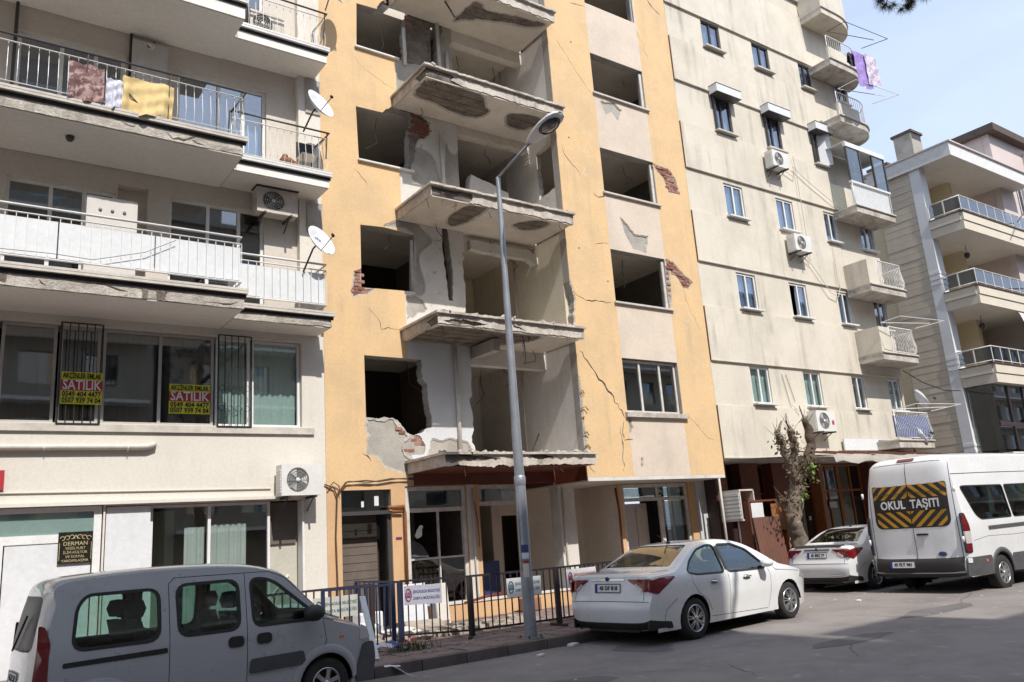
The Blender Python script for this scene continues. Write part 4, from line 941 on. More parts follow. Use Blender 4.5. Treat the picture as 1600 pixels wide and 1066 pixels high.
# ---- balcony slabs
slabs = [(3.52, 3.24), (6.49, 6.22), (9.40, 9.12), (12.32, 12.03), (15.08, 14.78)]
def ph(pts): return [tuple(p) for p in pts]
loss = {1: [[(8.733, 15.906), (8.655, 14.392), (10.186, 14.418), (11.477, 14.46), (11.188, 15.344), (10.543, 15.897), (9.561, 15.886)]],
        2: [[(9.438, 15.093), (9.525, 14.392), (10.069, 14.293), (10.157, 15.056), (9.974, 15.632), (9.68, 15.589)], [(11.104, 14.923), (11.463, 14.441), (11.977, 14.424), (11.989, 14.881), (11.598, 15.156)]],
        3: [[(8.62, 14.36), (9.4, 14.31), (10.15, 14.32), (10.5, 14.7), (10.749, 14.891), (10.613, 15.356), (9.897, 15.413), (9.351, 15.255), (8.669, 15.124)], [(11.25, 15.057), (11.167, 14.74), (11.706, 14.526), (12.193, 14.633), (12.071, 15.303), (11.55, 15.346)]],
        4: [[(10.154, 15.557), (10.186, 14.59), (10.519, 14.545), (10.702, 14.676), (11.363, 14.541), (12.391, 14.392), (12.228, 14.737), (11.537, 14.935), (10.702, 15.187)]], 0: []}
flos = {0: [[(8.4, 3.30), (8.4, 3.43), (8.9, 3.46), (9.5, 3.44), (9.9, 3.38), (9.4, 3.34), (8.9, 3.33)], [(10.5, 3.44), (10.9, 3.50), (11.3, 3.43), (11.0, 3.36)]],
        1: [[(8.62, 6.30), (9.2, 6.36), (9.8, 6.30), (9.5, 6.25), (8.9, 6.24)], [(10.4, 6.40), (10.7, 6.30), (10.8, 6.25), (10.5, 6.3)]], 2: [[(8.45, 9.1), (8.45, 9.36), (9.55, 9.36), (9.6, 9.25), (9.5, 9.1)]],
        3: [[(8.4, 12.0), (8.4, 12.30), (9.15, 12.29), (9.3, 12.2), (9.2, 12.1), (9.6, 12.0)]], 4: []}
for k, (zt, zb) in enumerate(slabs):
    x0, x1, y0 = 8.52, 12.53, 14.24
    s = rough_box(x0 + .025, x1 - .025, y0 + .03, Lz + .003, zb + .02, zt - .055, .07, .009, .03, k * 3.3).build('balcony_slab', 'slab_concrete', yb)
    fh = [jag(p, .02, .12, 60 + k * 5 + i) for i, p in enumerate(flos[k])]
    fo = [(x1, zb), (x1, zt - .05), (x0, zt - .05), (x0, zb)]
    MB().plate(jag(fo, .018 if k else .03, .13, 130 + k, (0, 1, 2)), fh, y0, y0 + .022).build('fascia', 'slab_edge', s)
    MB().plate(rect(y0 + .02, Lz, zb, zt - .05), [jag([(y0, zb), (y0, zt - .1), (y0 + .5, zt - .12), (y0 + .4, zb + .1), (y0 + .3, zb)], .03, .1, 77 + k)] if k in (1, 3) else [], x0, x0 + .019, lambda u, v, d: (d, u, v)).build('side_fascia', 'slab_edge', s)
    tp = [(x0 - .06, y0 - .07), (x1 + .03, y0 - .07), (x1 + .03, Rz - .01), (x1 + .03, Rz - .01), (x1 - .01, Rz - .01), (x1 - .01, Lz), (x0 - .06, Lz)]
    tp = jag(tp, .016 if k else .022, .12, 90 + k, (1, 2, 3, 4, 5, 6))
    MB().plate(tp, [], zt, zt - .049, lambda u, v, d: (u, v, d)).build('slab_top', 'slab_edge', s)
    sp = [jag(smooth(p, 3), .05, .13, 100 + k * 7 + i) for i, p in enumerate(loss[k])]
    MB().plate(rect(x0 + .025, x1 - .025, y0 + .05, Lz - .01), sp, zb - .004, zb + .006, lambda u, v, d: (u, v, d)).build('soffit_plaster', 'fascia_red' if k == 0 else 'soffit_plaster', s)
    if sp:
        MB().plate(rect(x0 + .03, x1 - .03, y0 + .055, Lz - .012), [jag(shrink(p, .06), .03, .1, 400 + k * 9 + i) for i, p in enumerate(sp)], zb + .0065, zb + .016, lambda u, v, d: (u, v, d)).build('soffit_under_coat', 'rough_plaster', s)
        st_ = MB()
        for p in sp:
            ys = [a[1] for a in p]; xs_ = [a[0] for a in p]; yy = min(ys) + .08
            while yy < max(ys):
                run = [x for x in [min(xs_) + .04 * i for i in range(int((max(xs_) - min(xs_)) / .04))] if inpoly((x, yy), p)]
                if len(run) > 4: st_.tube([(run[0], yy, zb + .012), ((run[0] + run[-1]) / 2, yy + .01, zb + .006), (run[-1], yy, zb + .012)], .0045, 4)
                yy += .31
        if st_.v: st_.build('steel_mesh', 'cable', s, kind='stuff')
    qq = random.Random(200 + k); cb_ = MB(); rd_ = MB()
    for i in range(26 if k else 40):
        x = qq.uniform(x0, x1); e = qq.uniform(.015, .05); y = y0 + qq.uniform(-.05, .25); z = zt + e * .5
        M3 = Matrix.Rotation(qq.uniform(0, 6), 3, 'Z') @ Matrix.Rotation(qq.uniform(-.6, .6), 3, 'X'); c = Vector((x, y, z))
        vs = [tuple(c + M3 @ Vector((a * e * qq.uniform(.7, 1.6), b_ * e * qq.uniform(.5, 1.1), h * e * .6))) for a in (-1, 1) for b_ in (-1, 1) for h in (-1, 1)]
        cb_.add(vs, [(0, 1, 3, 2), (4, 6, 7, 5), (0, 4, 5, 1), (2, 3, 7, 6), (0, 2, 6, 4), (1, 5, 7, 3)])
    cb_.build('loose_crumbs', 'rough_plaster', s, kind='stuff')
    for i in range(7):
        x = qq.choice((qq.uniform(x0, x0 + .9), qq.uniform(x0, x1))); l = qq.uniform(.08, .3); y = y0 + qq.uniform(-.01, .3)
        rd_.tube([(x, y, zb + .03), (x + qq.gauss(0, .03), y - .02, zb - l * .4), (x + qq.gauss(0, .06), y - qq.uniform(0, .06), zb - l)], .006, 4)
    rd_.build('hanging_steel', 'cable', s, kind='stuff')
    if k:
        MB().box(x0 + .02, x1 - .02, y0 + .02, y0 + .05, zb - .03, zb - .001).build('drip_edge', 'slab_edge', s)
# rods of bare steel hanging below the lowest intact slab
rb_ = MB()
for (x, y, l) in ((10.9, 14.5, .5), (10.96, 14.6, .25), (11.05, 14.5, .18), (11.3, 15.0, .55), (11.0, 15.2, .2)): rb_.tube([(x, y, 6.23), (x + .02, y + .01, 6.23 - l * .5), (x - .02, y, 6.23 - l)], .008, 4)
rb_.build('bare_steel_rods', 'cable', yb, kind='stuff')
# red fascia of the shop front below the lowest slab
MB().box(8.66, 12.58, Lz + .001, Lz + .12, 2.985, 3.239).build('red_fascia', 'fascia_red', yb)
MB().box(XR0 - .03, XR0 - .001, Rz + .01, Lz - .001, 2.93, 3.40).box(XR0 - .03, XR0 - .001, Lz + .13, 17.2, 2.93, 3.40).build('red_fascia', 'fascia_red', yb)
# ---- rooms behind
flo = [(3.24, 3.50), (6.22, 6.46), (9.12, 9.37), (12.03, 12.29), (14.78, 15.05), (17.7, 17.95)]
for i, (zb, zt) in enumerate(flo):
    a = XL0 + .02
    MB().box(XO + .01, XR0 - .01, Lz + .0045, Lz + .2615, zb + .001, zt - .001).build('slab_joint', 'soffit_plaster', yb)
    MB().box(a, XR1 - .01, Lz + .262, 20.3, zb, zt).box(XR0 + .16, XR1 - .01, Rz + .252, Lz + .261, zb, zt).build('floor_slab', 'soffit_plaster', yb)
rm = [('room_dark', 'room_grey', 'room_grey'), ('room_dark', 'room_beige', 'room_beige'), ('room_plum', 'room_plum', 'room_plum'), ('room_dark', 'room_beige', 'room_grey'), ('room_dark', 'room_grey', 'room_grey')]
fhole = jag([(15.587, 11.601), (14.852, 11.69), (14.782, 11.008), (14.741, 10.528), (14.839, 10.391), (15.587, 10.298)], .03, .1, 61)
for i in range(5):
    z0, z1 = flo[i][1] + .001, flo[i + 1][0] - .001
    lm, bk, rs = rm[i]
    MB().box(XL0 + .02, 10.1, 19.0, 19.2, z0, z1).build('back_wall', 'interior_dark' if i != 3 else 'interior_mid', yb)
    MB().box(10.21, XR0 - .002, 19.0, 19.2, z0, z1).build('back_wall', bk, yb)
    MB().box(11.0, 11.85, 18.97, 18.998, z0, z0 + 2.05).build('dark_doorway', 'interior_dark', yb); MB().box(10.93, 11.0, 18.95, 18.998, z0, z0 + 2.12).box(11.85, 11.92, 18.95, 18.998, z0, z0 + 2.12).box(11.0, 11.85, 18.95, 18.998, z0 + 2.05, z0 + 2.12).build('door_case', 'old_white_frame', yb)
    MB().tube([(XR0 - .03, 16.9, z0), (XR0 - .03, 16.9, z1)], .03, 6).build('riser_pipe', 'pipe_white', yb)
    MB().box(XR0 - .02, XR0 - .002, 17.3, 17.42, z0 + 1.1, z0 + 1.2).build('switch_plate', 'ink_white', yb)
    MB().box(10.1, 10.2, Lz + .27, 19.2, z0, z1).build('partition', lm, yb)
    MB().plate(rect(Rz + .253, 19.2, z0, z1), [fhole] if i == 2 else [], XR0, XR0 + .15, lambda u, v, d: (d, u, v)).build('side_wall', rs if i != 2 else 'pale_plaster', yb)
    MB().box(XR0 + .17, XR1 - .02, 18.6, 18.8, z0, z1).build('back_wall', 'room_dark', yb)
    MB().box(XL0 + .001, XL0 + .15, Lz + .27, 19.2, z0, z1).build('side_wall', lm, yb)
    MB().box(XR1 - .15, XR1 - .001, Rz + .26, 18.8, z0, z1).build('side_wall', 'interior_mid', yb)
# lintel beams across the room openings
MB().box(XO + .003, XR0 - .003, Lz + .03, Lz + .27, 14.45, 14.779).build('lintel_beam', 'soffit_plaster', yb)
MB().plate(jag([(10.68, 11.781), (12.031, 11.83), (12.705, 11.781), (XR0 - .004, 11.45), (XR0 - .004, 12.029), (XO, 12.029), (XO, 11.8)], .015, .15, 62), [], Lz + .02, Lz + .26).build('lintel_beam', 'soffit_plaster', yb)
MB().plate(jag([(XO, 9.38), (10.627, 10.459), (10.686, 10.751), (11.125, 10.649), (11.809, 10.448), (11.814, 10.27), (12.0, 9.38)], .02, .12, 65, (5, 6)), [], Lz + .02, Lz + .24).build('broken_parapet', 'pale_plaster', yb)
MB().plate(jag([(10.524, 8.968), (11.584, 8.964), (12.312, 8.954), (12.433, 8.919), (12.702, 8.676), (12.525, 8.58), (12.288, 8.705), (11.364, 8.691), (10.545, 8.737)], .015, .1, 63), [], Lz + .02, Lz + .2).build('broken_lintel', 'pale_plaster', yb)
MB().box(XO + .003, XR0 - .003, Lz + .03, Lz + .27, 5.80, 6.219).build('lintel_beam', 'pale_plaster', yb)
MB().box(10.34, 10.52, 14.9, Lz + .02, 5.92, 6.20).build('cross_beam', 'grey_plaster', yb)
MB().tube([(12.326, 3.715)[:1] + (15.2,) + (12.326, 3.715)[1:], (12.498, 4.021)[:1] + (15.3,) + (12.498, 4.021)[1:]], .012, 4).build('bent_rod', 'cable', yb) if False else None
# loose steel at the torn right edge of the first floor
rb_ = MB()
for (z, dx, dy) in ((4.0, .12, -.05), (4.35, -.05, -.1), (4.6, .16, -.06), (5.0, .1, -.04), (3.7, .15, -.03)): rb_.tube([(XR0 - .02, Rz - .01, z), (XR0 + dx * .5, Rz + dy, z + .05), (XR0 + dx, Rz + dy, z - .04)], .012, 4)
rb_.build('bare_steel_rods', 'cable', yb, kind='stuff')
MB().tube([(12.1, 16.2, 3.6), (12.3, 16.0, 4.2)], .015, 4).build('leaning_rod', 'cable', yb)
# ---- ground floor
MB().plate(rect(8.40, 12.62, .1, .46), [], Lz - .25, Lz - .002).build('plinth', 'orange_paint', yb)
MB().box(12.63, 14.62, Lz - .20, Lz - .002, .1, .50).build('plinth', 'orange_paint', yb)
MB().box(8.38, 12.63, Lz - .27, Lz, .461, .50).box(12.63, 14.64, Lz - .22, Lz, .501, .54).build('plinth_top', 'pale_plaster', yb)
# doorway with a dark metal fanlight and brown brick-pattern shutter
df = MB(); df.box(6.98, 8.09, Lz + .08, Lz + .12, 2.42, 2.50).box(8.02, 8.10, Lz + .05, Lz + .12, .12, 2.42).build('door_frame', 'dark_frame', yb)
MB().box(6.99, 8.09, Lz + .10, Lz + .11, 2.50, 2.92).build('fanlight', 'window_glass_dim', yb)
db = MB()
for k in range(14): db.box(6.99, 8.01, Lz + .55, Lz + .58, .14 + k * .165, .14 + k * .165 + .155)
db.build('entry_back_wall', 'room_dark', yb)
MB().box(6.97, 8.10, Lz + .60, Lz + .66, .1, 3.0).build('entry_back', 'interior_dark', yb)
for (x0, z0, s) in ((7.75, 2.6, .1), (7.45, 2.58, .06)): MB().box(x0, x0 + s, Lz + .085, Lz + .092, z0, z0 + s * 2).build('paper_scrap', 'ink_white', yb)
# white shop windows
def shopframe(x0, x1, z0, z1, zr, y, m='old_white_frame', mulls=(), pn=()):
    b = MB(); f = .09
    b.box(x0, x0 + f, y, y + .09, z0, z1).box(x1 - f, x1, y, y + .09, z0, z1).box(x0 + f, x1 - f, y + .001, y + .089, z1 - f, z1 - .001).box(x0 + f, x1 - f, y + .001, y + .089, zr, zr + f)
    for (xa, za, zb, w_) in mulls: b.box(xa - w_ / 2, xa + w_ / 2, y + .003, y + .07, za, zb)
    o = b.build('shop_frame', m, yb)
    for (xa, xb, za, zb) in pn: MB().box(xa, xb, y + .04, y + .046, za, zb).build('pane', 'window_glass_dim', o)
    return o
sf1 = shopframe(8.45, 9.97, .5, 2.97, 2.42, Lz + .03, mulls=((9.25, .5, 2.42, .03),), pn=((8.55, 9.88, 2.52, 2.88), (9.27, 9.88, .6, 1.42), (8.55, 9.23, .6, 1.42)))
MB().box(8.54, 9.88, Lz + .04, Lz + .08, 1.42, 1.46).build('cross_bar', 'old_white_frame', sf1)
MB().plate(jag([(8.56, 1.47), (9.0, 1.47), (8.92, 1.62), (8.75, 1.78), (8.56, 1.85)], .02, .1, 66), [], Lz + .06, Lz + .066).build('broken_pane', 'smoke_glass', sf1)
MB().plate(jag([(8.56, 2.87), (8.56, 2.6), (8.75, 2.72), (8.98, 2.66), (9.0, 2.87)], .02, .1, 67), [], Lz + .05, Lz + .056).build('broken_pane', 'window_glass', sf1)
MB().plate(jag([(8.645, 1.939), (8.763, 2.134), (8.857, 2.129), (8.815, 1.916), (8.704, 1.869)], .01, .08, 68), [], Lz + .03, Lz + .034).build('paper_scrap', 'ink_white', sf1)
sf2 = shopframe(10.20, 11.62, .5, 2.97, 2.50, Lz + .03)
MB().box(10.28, 11.55, Lz + .06, Lz + .066, 2.60, 2.88).build('pane', 'window_glass_dim', sf2)
# pillar between the shops, column further right, rooms of the shops
MB().box(9.99, 10.19, Lz - .01, Lz + .30, .1, 2.984).build('pillar', 'pale_plaster', yb)
MB().tube([(10.12, Lz - .04, .3), (10.10, Lz - .04, 1.6), (10.13, Lz - .04, 2.9)], .02, 6).build('pipe', 'pipe_white', yb)
MB().box(12.63, 13.12, Lz, Lz + .35, .1, 2.898).build('column', 'pale_plaster', yb)
MB().tube([(12.72, Lz - .03, .5), (12.74, Lz - .03, 2.85)], .025, 6).build('pipe', 'pipe_white', yb)
MB().box(8.3, 8.42, Lz + .3, 19.0, .1, 3.2).build('partition', 'room_dark', yb)
MB().box(8.43, 11.55, 18.4, 18.55, .1, 3.23).build('back_wall', 'room_grey', yb)
MB().box(10.02, 10.16, Lz + .31, 18.39, .1, 3.22).build('partition', 'room_dark', yb)
MB().plate(rect(11.56, 14.55, .1, 2.898), [rect(11.9, 12.45, .1, 2.3)], 17.3, 17.45).build('inner_wall', 'shop_beige', yb)
MB().box(11.3, 11.55, Lz + 1.0, 18.39, .1, 3.22).build('partition', 'shop_beige', yb)
MB().box(14.55, 14.66, Lz + .02, 17.8, .1, 2.898).build('partition', 'shop_beige', yb)
MB().box(6.7, 17.3, Lz + .27, 19.0, .06, .12).build('shop_floor', 'grey_plaster', yb)
MB().box(11.56, 17.3, 18.6, 18.7, .1, 3.2).build('shop_back', 'interior_mid', yb)
# right shop front with its pillars
MB().box(14.56, 14.70, Lz - .02, Lz + .3, .1, 2.898).build('pillar', 'orange_paint', yb)
MB().tube([(14.50, Lz - .05, .2), (14.52, Lz - .05, 2.2), (14.46, Lz - .05, 2.8)], .03, 7).build('rust_pipe', 'wood_red', yb)
sf3 = shopframe(14.72, 17.16, .2, 2.88, 2.44, Lz + .03, mulls=((16.12, .2, 2.44, .12), (16.02, 2.5, 2.86, .08)), pn=((16.2, 17.06, .3, 2.42), (16.1, 17.06, 2.54, 2.78), (14.82, 15.97, 2.54, 2.78)))
MB().box(14.84, 16.03, Lz + .5, Lz + .52, .12, 2.4).build('pale_board', 'room_grey', yb)
MB().box(15.6, 15.95, Lz + .47, Lz + .49, .12, 2.3).build('stained_board', 'shop_beige', yb)
MB().box(16.2, 17.15, Lz + .9, Lz + .92, .12, 2.85).build('shop_dark_back', 'interior_dark', yb)
MB().box(17.17, 17.42, Lz - .03, Lz + .3, .1, 2.898).build('pillar', 'orange_paint', yb)
MB().box(17.44, 17.80, Lz - .06, Lz + .3, .1, 3.3).build('pillar', 'blue_plaster', yb)
# cables and meter on the left doorway
cb = MB()
cb.tube([(6.607, 3.06)[:1] + (15.82,) + (6.607, 3.06)[1:], (6.80, 15.80, 2.98), (6.86, 15.79, 2.80), (6.82, 15.8, 2.0), (6.84, 15.8, 1.0), (6.83, 15.8, .3)], .016, 5)
cb.tube([(6.86, 15.8, 2.85), (7.05, 15.79, 3.09), (7.5, 15.79, 3.12), (7.8, 15.79, 3.09), (8.2, 15.79, 3.14), (8.62, 15.79, 3.15)], .014, 5)
cb.tube([(6.9, 15.8, 2.9), (7.1, 15.79, 3.11), (7.6, 15.79, 3.08), (8.1, 15.79, 3.15), (8.62, 15.79, 3.12)], .012, 5)
cb.tube([(6.66, 15.8, 2.95), (6.78, 15.78, 3.10), (6.9, 15.79, 3.02), (6.92, 15.79, 2.85)], .012, 5)
cb.tube([(10.15, 15.79, 2.6), (10.2, 15.78, 2.2), (10.22, 15.78, 1.6)], .012, 5)
cb.build('loose_cables', 'cable', yb, kind='stuff')
MB().tube([(7.98, 15.78, 2.55), (8.36, 15.78, 2.56), (8.38, 15.78, 2.4), (8.37, 15.78, .4)], .035, 7).build('gas_pipe', 'wood_orange', yb)
MB().tube([(8.0, 15.78, 2.5), (8.1, 15.78, 2.46), (8.33, 15.78, 2.45)], .025, 7).build('gas_pipe', 'wood_orange', yb)
MB().box(8.18, 8.32, 15.84, 15.849, 1.88, 1.93).build('red_sticker', 'ink_magenta', yb)
# torn wires and laths hanging in the gutted rooms
q = random.Random(77); wr_ = MB()
for (x, y, z) in ((10.9, 16.3, 5.8), (11.8, 16.6, 6.2), (11.2, 16.0, 9.1), (12.2, 16.4, 9.1), (8.4, 16.1, 8.8), (8.2, 16.1, 11.8), (11.4, 16.2, 11.75), (11.9, 16.3, 14.4), (8.3, 16.1, 14.5), (10.8, 16.4, 14.45), (8.7, 16.05, 5.8), (14.9, 15.1, 8.8), (15.4, 15.2, 11.7), (15.7, 15.1, 14.5), (12.0, 15.6, 6.2), (9.4, 15.6, 9.1), (9.1, 15.5, 12.0)):
    l = q.uniform(.35, 1.0); wr_.tube([(x, y, z), (x + q.gauss(0, .06), y + q.gauss(0, .05), z - l * .4), (x + q.gauss(0, .12), y + q.gauss(0, .08), z - l * .75), (x + q.gauss(0, .16), y, z - l)], .008, 4)
wr_.build('torn_wires', 'cable_black', yb, kind='stuff')
for (x0, x1, z0, z1, y) in ((8.95, 9.0, 13.36, 14.4, 15.9), (8.88, 8.93, 7.40, 8.7, 15.9)): MB().box(x0, x1, y, y + .06, z0, z1).build('window_jamb', 'old_white_frame', yb)
# roof and sides
MB().box(XL0, XR1 - .02, Lz + .3, 26, 18.51, 18.8).box(XR0, XR1 - .02, Rz, Lz + .29, 18.51, 18.8).box(XL0 + .001, XL0 + .12, 19.3, 26, 0, 18.5).build('roof_and_sides', 'grey_plaster', yb)
# white dish hanging at the top broken slab
d = make_dish('white dish seen from below, hanging at the topmost broken balcony of the yellow building'); d.location = (9.608, 14.9, 15.022); d.rotation_euler = (R(-30), 0, 0); d.scale = (1.3, 1.3, 1.3)


# ================================================================== CREAM APARTMENT BUILDING
CY = 14.69
cbd = thing('cream_apartment_building', (22, CY, 0), 'cream apartment building with grey stains, window bands and small corner balconies', 'building')
CX0, CX1 = 17.43, 27.1
cols = [(19.06, 19.94), (21.57, 22.45), (24.13, 24.84), (26.24, 26.98)]
rows = [(4.95, 6.06), (7.77, 8.90), (10.66, 11.76), (13.48, 14.72), (16.42, 17.42)]
holes = [rect(a, c, z0, z1) for (z0, z1) in rows for (a, c) in cols]
MB().plate(rect(CX0, CX1, 3.40, 20), holes, CY, CY + .25).build('wall', 'cream_wall', cbd)
MB().plate(rect(CY + .26, 26, 0, 20), [], CX1 - .25, CX1 - .001, lambda u, v, d: (d, u, v)).build('side_wall', 'cream_wall', cbd)
for (z0, z1) in ((3.41, 4.86), (6.11, 7.68), (9.02, 10.56), (11.91, 13.40), (14.79, 16.28), (17.46, 19.4)):
    s = MB().box(CX0 + .012, CX1 + .03, CY - .045, CY - .001, z0, z1).build('parapet_band', 'cream_parapet', cbd)
    MB().box(CX0 + .002, CX0 + .011, CY - .045, CY - .001, z0, z1).build('band_end', 'brown_edge', s)
    MB().box(CX0 + .05, CX1 + .03, CY - .065, CY - .046, z0, z0 + .03).build('drip_edge', 'cream_parapet', s)
cur = {0: 'curtain_blue', 1: 'curtain_white', 2: 'curtain_white', 3: 'curtain_teal'}
for r_i, (z0, z1) in enumerate(rows):
    for c_i, (a, c) in enumerate(cols):
        dark = r_i >= 3
        cm = [['curtain_teal', 'curtain_teal', 'interior_mid', 'curtain_teal'], ['curtain_blue', 'curtain_blue', 'curtain_blue', 'curtain_teal'], ['curtain_teal', 'curtain_blue', 'curtain_blue', 'curtain_white'], ['curtain_white', 'curtain_white', None, 'curtain_blue'], ['curtain_blue', 'curtain_blue', 'curtain_blue', 'curtain_white']][r_i][c_i]
        op = 0 if (r_i, c_i) in ((1, 1), (3, 2)) else None
        w = window(cbd, a + .01, c - .01, z0 + .02, z1 - .01, CY + .035, mull=(.5,), fm='dark_frame' if dark else 'white_frame', gm='window_glass_blue' if r_i != 0 else 'window_glass', fw=.055, sill=.20, cur=(cm, 0, 1) if cm and op is None else ((cm, .5, 1) if cm else None), cur_y=.14, open_pane=op)
        if (r_i, c_i) == (3, 2):
            b = MB(); b.box(-.0, .42, -.02, .02, z0 + .02, z1 - .06); 
            o = b.build('open_sash', 'white_panel', w); a_ = R(-48); ox = Vector((a + .42, CY + .035, 0))
            for v in o.data.vertices:
                p = v.co + WORG[cbd.name]; p = Vector((ox.x + (p.x) * math.cos(a_) - p.y * math.sin(a_), ox.y + p.x * math.sin(a_) + p.y * math.cos(a_), p.z)); v.co = p - WORG[cbd.name]
# shutter boxes over the fourth row of windows
for (a, c) in cols[:3]:
    bx = MB().box(a - .12, c + .16, CY - .36, CY - .047, 14.66, 14.92).build('shutter_box', 'white_panel', cbd)
    MB().box(a - .12, c + .16, CY - .36, CY - .047, 14.645, 14.659).box(a - .13, c + .17, CY - .37, CY - .048, 14.921, 14.94).build('box_edge', 'dark_frame', bx)
    MB().box(a + .0, a + .05, CY - .10, CY - .02, 13.46, 14.64).build('shutter_rail', 'dark_frame', cbd)
# interior
b = MB().box(CX0, CX1 - .3, 17.2, 17.3, 3.5, 20)
for z in (3.45, 6.4, 9.3, 12.2, 15.1, 18.0, 19.8): b.box(CX0, CX1 - .3, CY + .26, 17.19, z, z + .15)
for x in (18.2, 20.8, 23.3, 25.6): b.box(x, x + .1, CY + .27, 17.18, 3.6, 19.8)
b.build('interior', 'interior_mid', cbd)
MB().box(CX0, CX1 + .1, CY - .1, 26, 20.01, 20.3).build('roof', 'grey_plaster', cbd)
# cables on the wall
k = MB()
for pts in ([(22.55, CY - .13, 9.95), (22.75, CY - .13, 9.7), (22.75, CY - .13, 12.8), (22.72, CY - .13, 13.4)], [(22.3, CY - .13, 9.85), (22.8, CY - .13, 9.6), (23.6, CY - .13, 8.75), (24.0, CY - .12, 8.65), (24.3, CY - .12, 9.2)], [(22.1, CY - .13, 12.75), (22.6, CY - .13, 12.6), (22.75, CY - .13, 13.0)],
            [(22.6, CY - .13, 13.0), (23.4, CY - .13, 12.6), (25.0, CY - .13, 11.95), (26.9, CY - .13, 10.95)], [(24.1, CY - .13, 9.05), (24.15, CY - .13, 10.0)], [(20.5, CY - .03, 5.9), (20.7, CY - .03, 5.0), (21.0, CY - .13, 4.75)], [(20.7, CY - .03, 5.9), (20.95, CY - .03, 5.1)]):
    k.tube(pts, .012, 4)
k.build('wall_cables', 'left_wall_up', cbd, kind='stuff')
# corner balconies
def corner_balc(zt, style, rx=.5):
    x0, x1, y0 = 24.68, 27.12, 13.78
    def plan(e=0, y1=CY - .05):
        p = [(x0 + e * .2, y1), (x0 + e * .2, y0 + e)]; ry = min(.85, rx)
        for i in range(11):
            a = -math.pi / 2 + i / 10 * math.pi / 2; p.append((x1 - rx + (rx - e) * math.cos(a), y0 + ry + (ry - e) * math.sin(a)))
        return p + [(x1 - e, y1)]
    s = MB().plate(plan()[::-1], [], zt, zt - .22, lambda u, v, d: (u, v, d)).build('corner_balcony', 'old_concrete' if style != 'curved' else 'cream_wall', cbd)
    MB().plate(plan(-.05, CY - .051)[::-1], [], zt + .04, zt + .001, lambda u, v, d: (u, v, d)).build('edge_tile', 'sill_stone', s)
    if style == 'curved':
        MB().plate(plan()[::-1], [plan(.1, CY + .1)[::-1]], zt + .041, zt + 1.0, lambda u, v, d: (u, v, d)).build('solid_parapet', 'cream_wall', s)
    return s, plan(.05)
specs = [(3.84, 'blue'), (6.66, 'bars'), (8.95, 'bars'), (11.72, 'glazed'), (15.05, 'half'), (17.25, 'half'), (19.3, 'curved')]
for zt, st in specs:
    s, pl = corner_balc(zt, st, .10 if st == 'glazed' else (1.5 if st == 'curved' else (1.1 if st == 'half' else .45)))
    fr_pts = pl[1:-1]
    if st in ('bars', 'blue'):
        wl = MB().box(24.69, 25.30, 13.80, 13.88, zt + .051, zt + .88).box(24.69, 24.77, 13.881, CY - .05, zt + .051, zt + .88); wl.build('low_wall', 'cream_parapet', cbd) if st == 'bars' else None
        pts = [(25.32 if st == 'bars' else 24.73, 13.82)] + fr_pts[1:] + [pl[-1]]
        railing(cbd, pts, zt + .10, zt + .92, 'white_metal', .10, .07, .010, .022)
        if st == 'blue':
            MB().plate([(p[0], p[1] + .03) for p in pts] + [(p[0] - .02, p[1] + .06) for p in pts[::-1]], [], zt + .12, zt + .80, lambda u, v, d: (u, v, d)).build('blue_sheet', 'blue_tarp', cbd)
    elif st == 'half':
        MB().box(24.69, 25.95, 13.80, 13.88, zt + .041, zt + .50).build('low_wall', 'cream_parapet', cbd)
        railing(cbd, [(24.73, 13.83)] + fr_pts[1:] + [pl[-1]], zt + .10, zt + .95, 'white_metal', .12, 0, .008, .018)
    elif st == 'glazed':
        railing(cbd, [(24.73, 13.82)] + fr_pts[1:] + [pl[-1]], zt + .10, zt + .85, 'white_metal', .12, 0, .008, .018)
        MB().plate([(24.73, 13.86), (27.0, 13.86), (27.0, CY - .05), (26.97, CY - .05), (26.97, 13.89), (24.73, 13.89)], [], zt + .12, zt + .80, lambda u, v, d: (u, v, d)).build('white_boards', 'white_panel', cbd)
        gz = MB(); zt2 = zt + 2.35
        gz.box(24.69, 27.1, 13.80, 13.90, zt2 - .16, zt2).box(24.69, 27.1, 13.80, 13.90, zt + .86, zt + .93).box(27.0, 27.1, 13.901, CY - .05, zt2 - .16, zt2)
        g2 = gz.build('glazing_rail', 'white_panel', cbd)
        for x in (24.73, 25.5, 26.3, 27.06): MB().box(x - .03, x + .03, 13.82, 13.88, zt + .93, zt2 - .16).build('glazing_bar', 'dark_frame', g2)
        for xa, xb in ((24.77, 25.46), (26.34, 27.02)): MB().box(xa, xb, 13.84, 13.85, zt + .94, zt2 - .17).build('pane', 'window_glass_dim', g2)
        MB().box(24.69, 27.1, 13.82, CY - .05, zt2 + .001, zt2 + .03).build('glazing_roof', 'white_panel', g2)
# drying frames on the balconies
for z in (18.2, 15.95, 7.6, 4.8):
    k = MB(); k.tube([(24.6, 13.65, z), (26.7, 13.15, z + .05)], .014, 5).tube([(26.7, 13.65, z), (27.2, 12.9, z + .12)], .014, 5).tube([(24.6, 13.65, z), (24.75, 13.05, z + .08)], .014, 5).tube([(24.75, 13.05, z + .08), (27.2, 12.9, z + .12)], .012, 5)
    k.build('drying_frame', 'white_metal' if z < 16 else 'dark_frame', cbd)
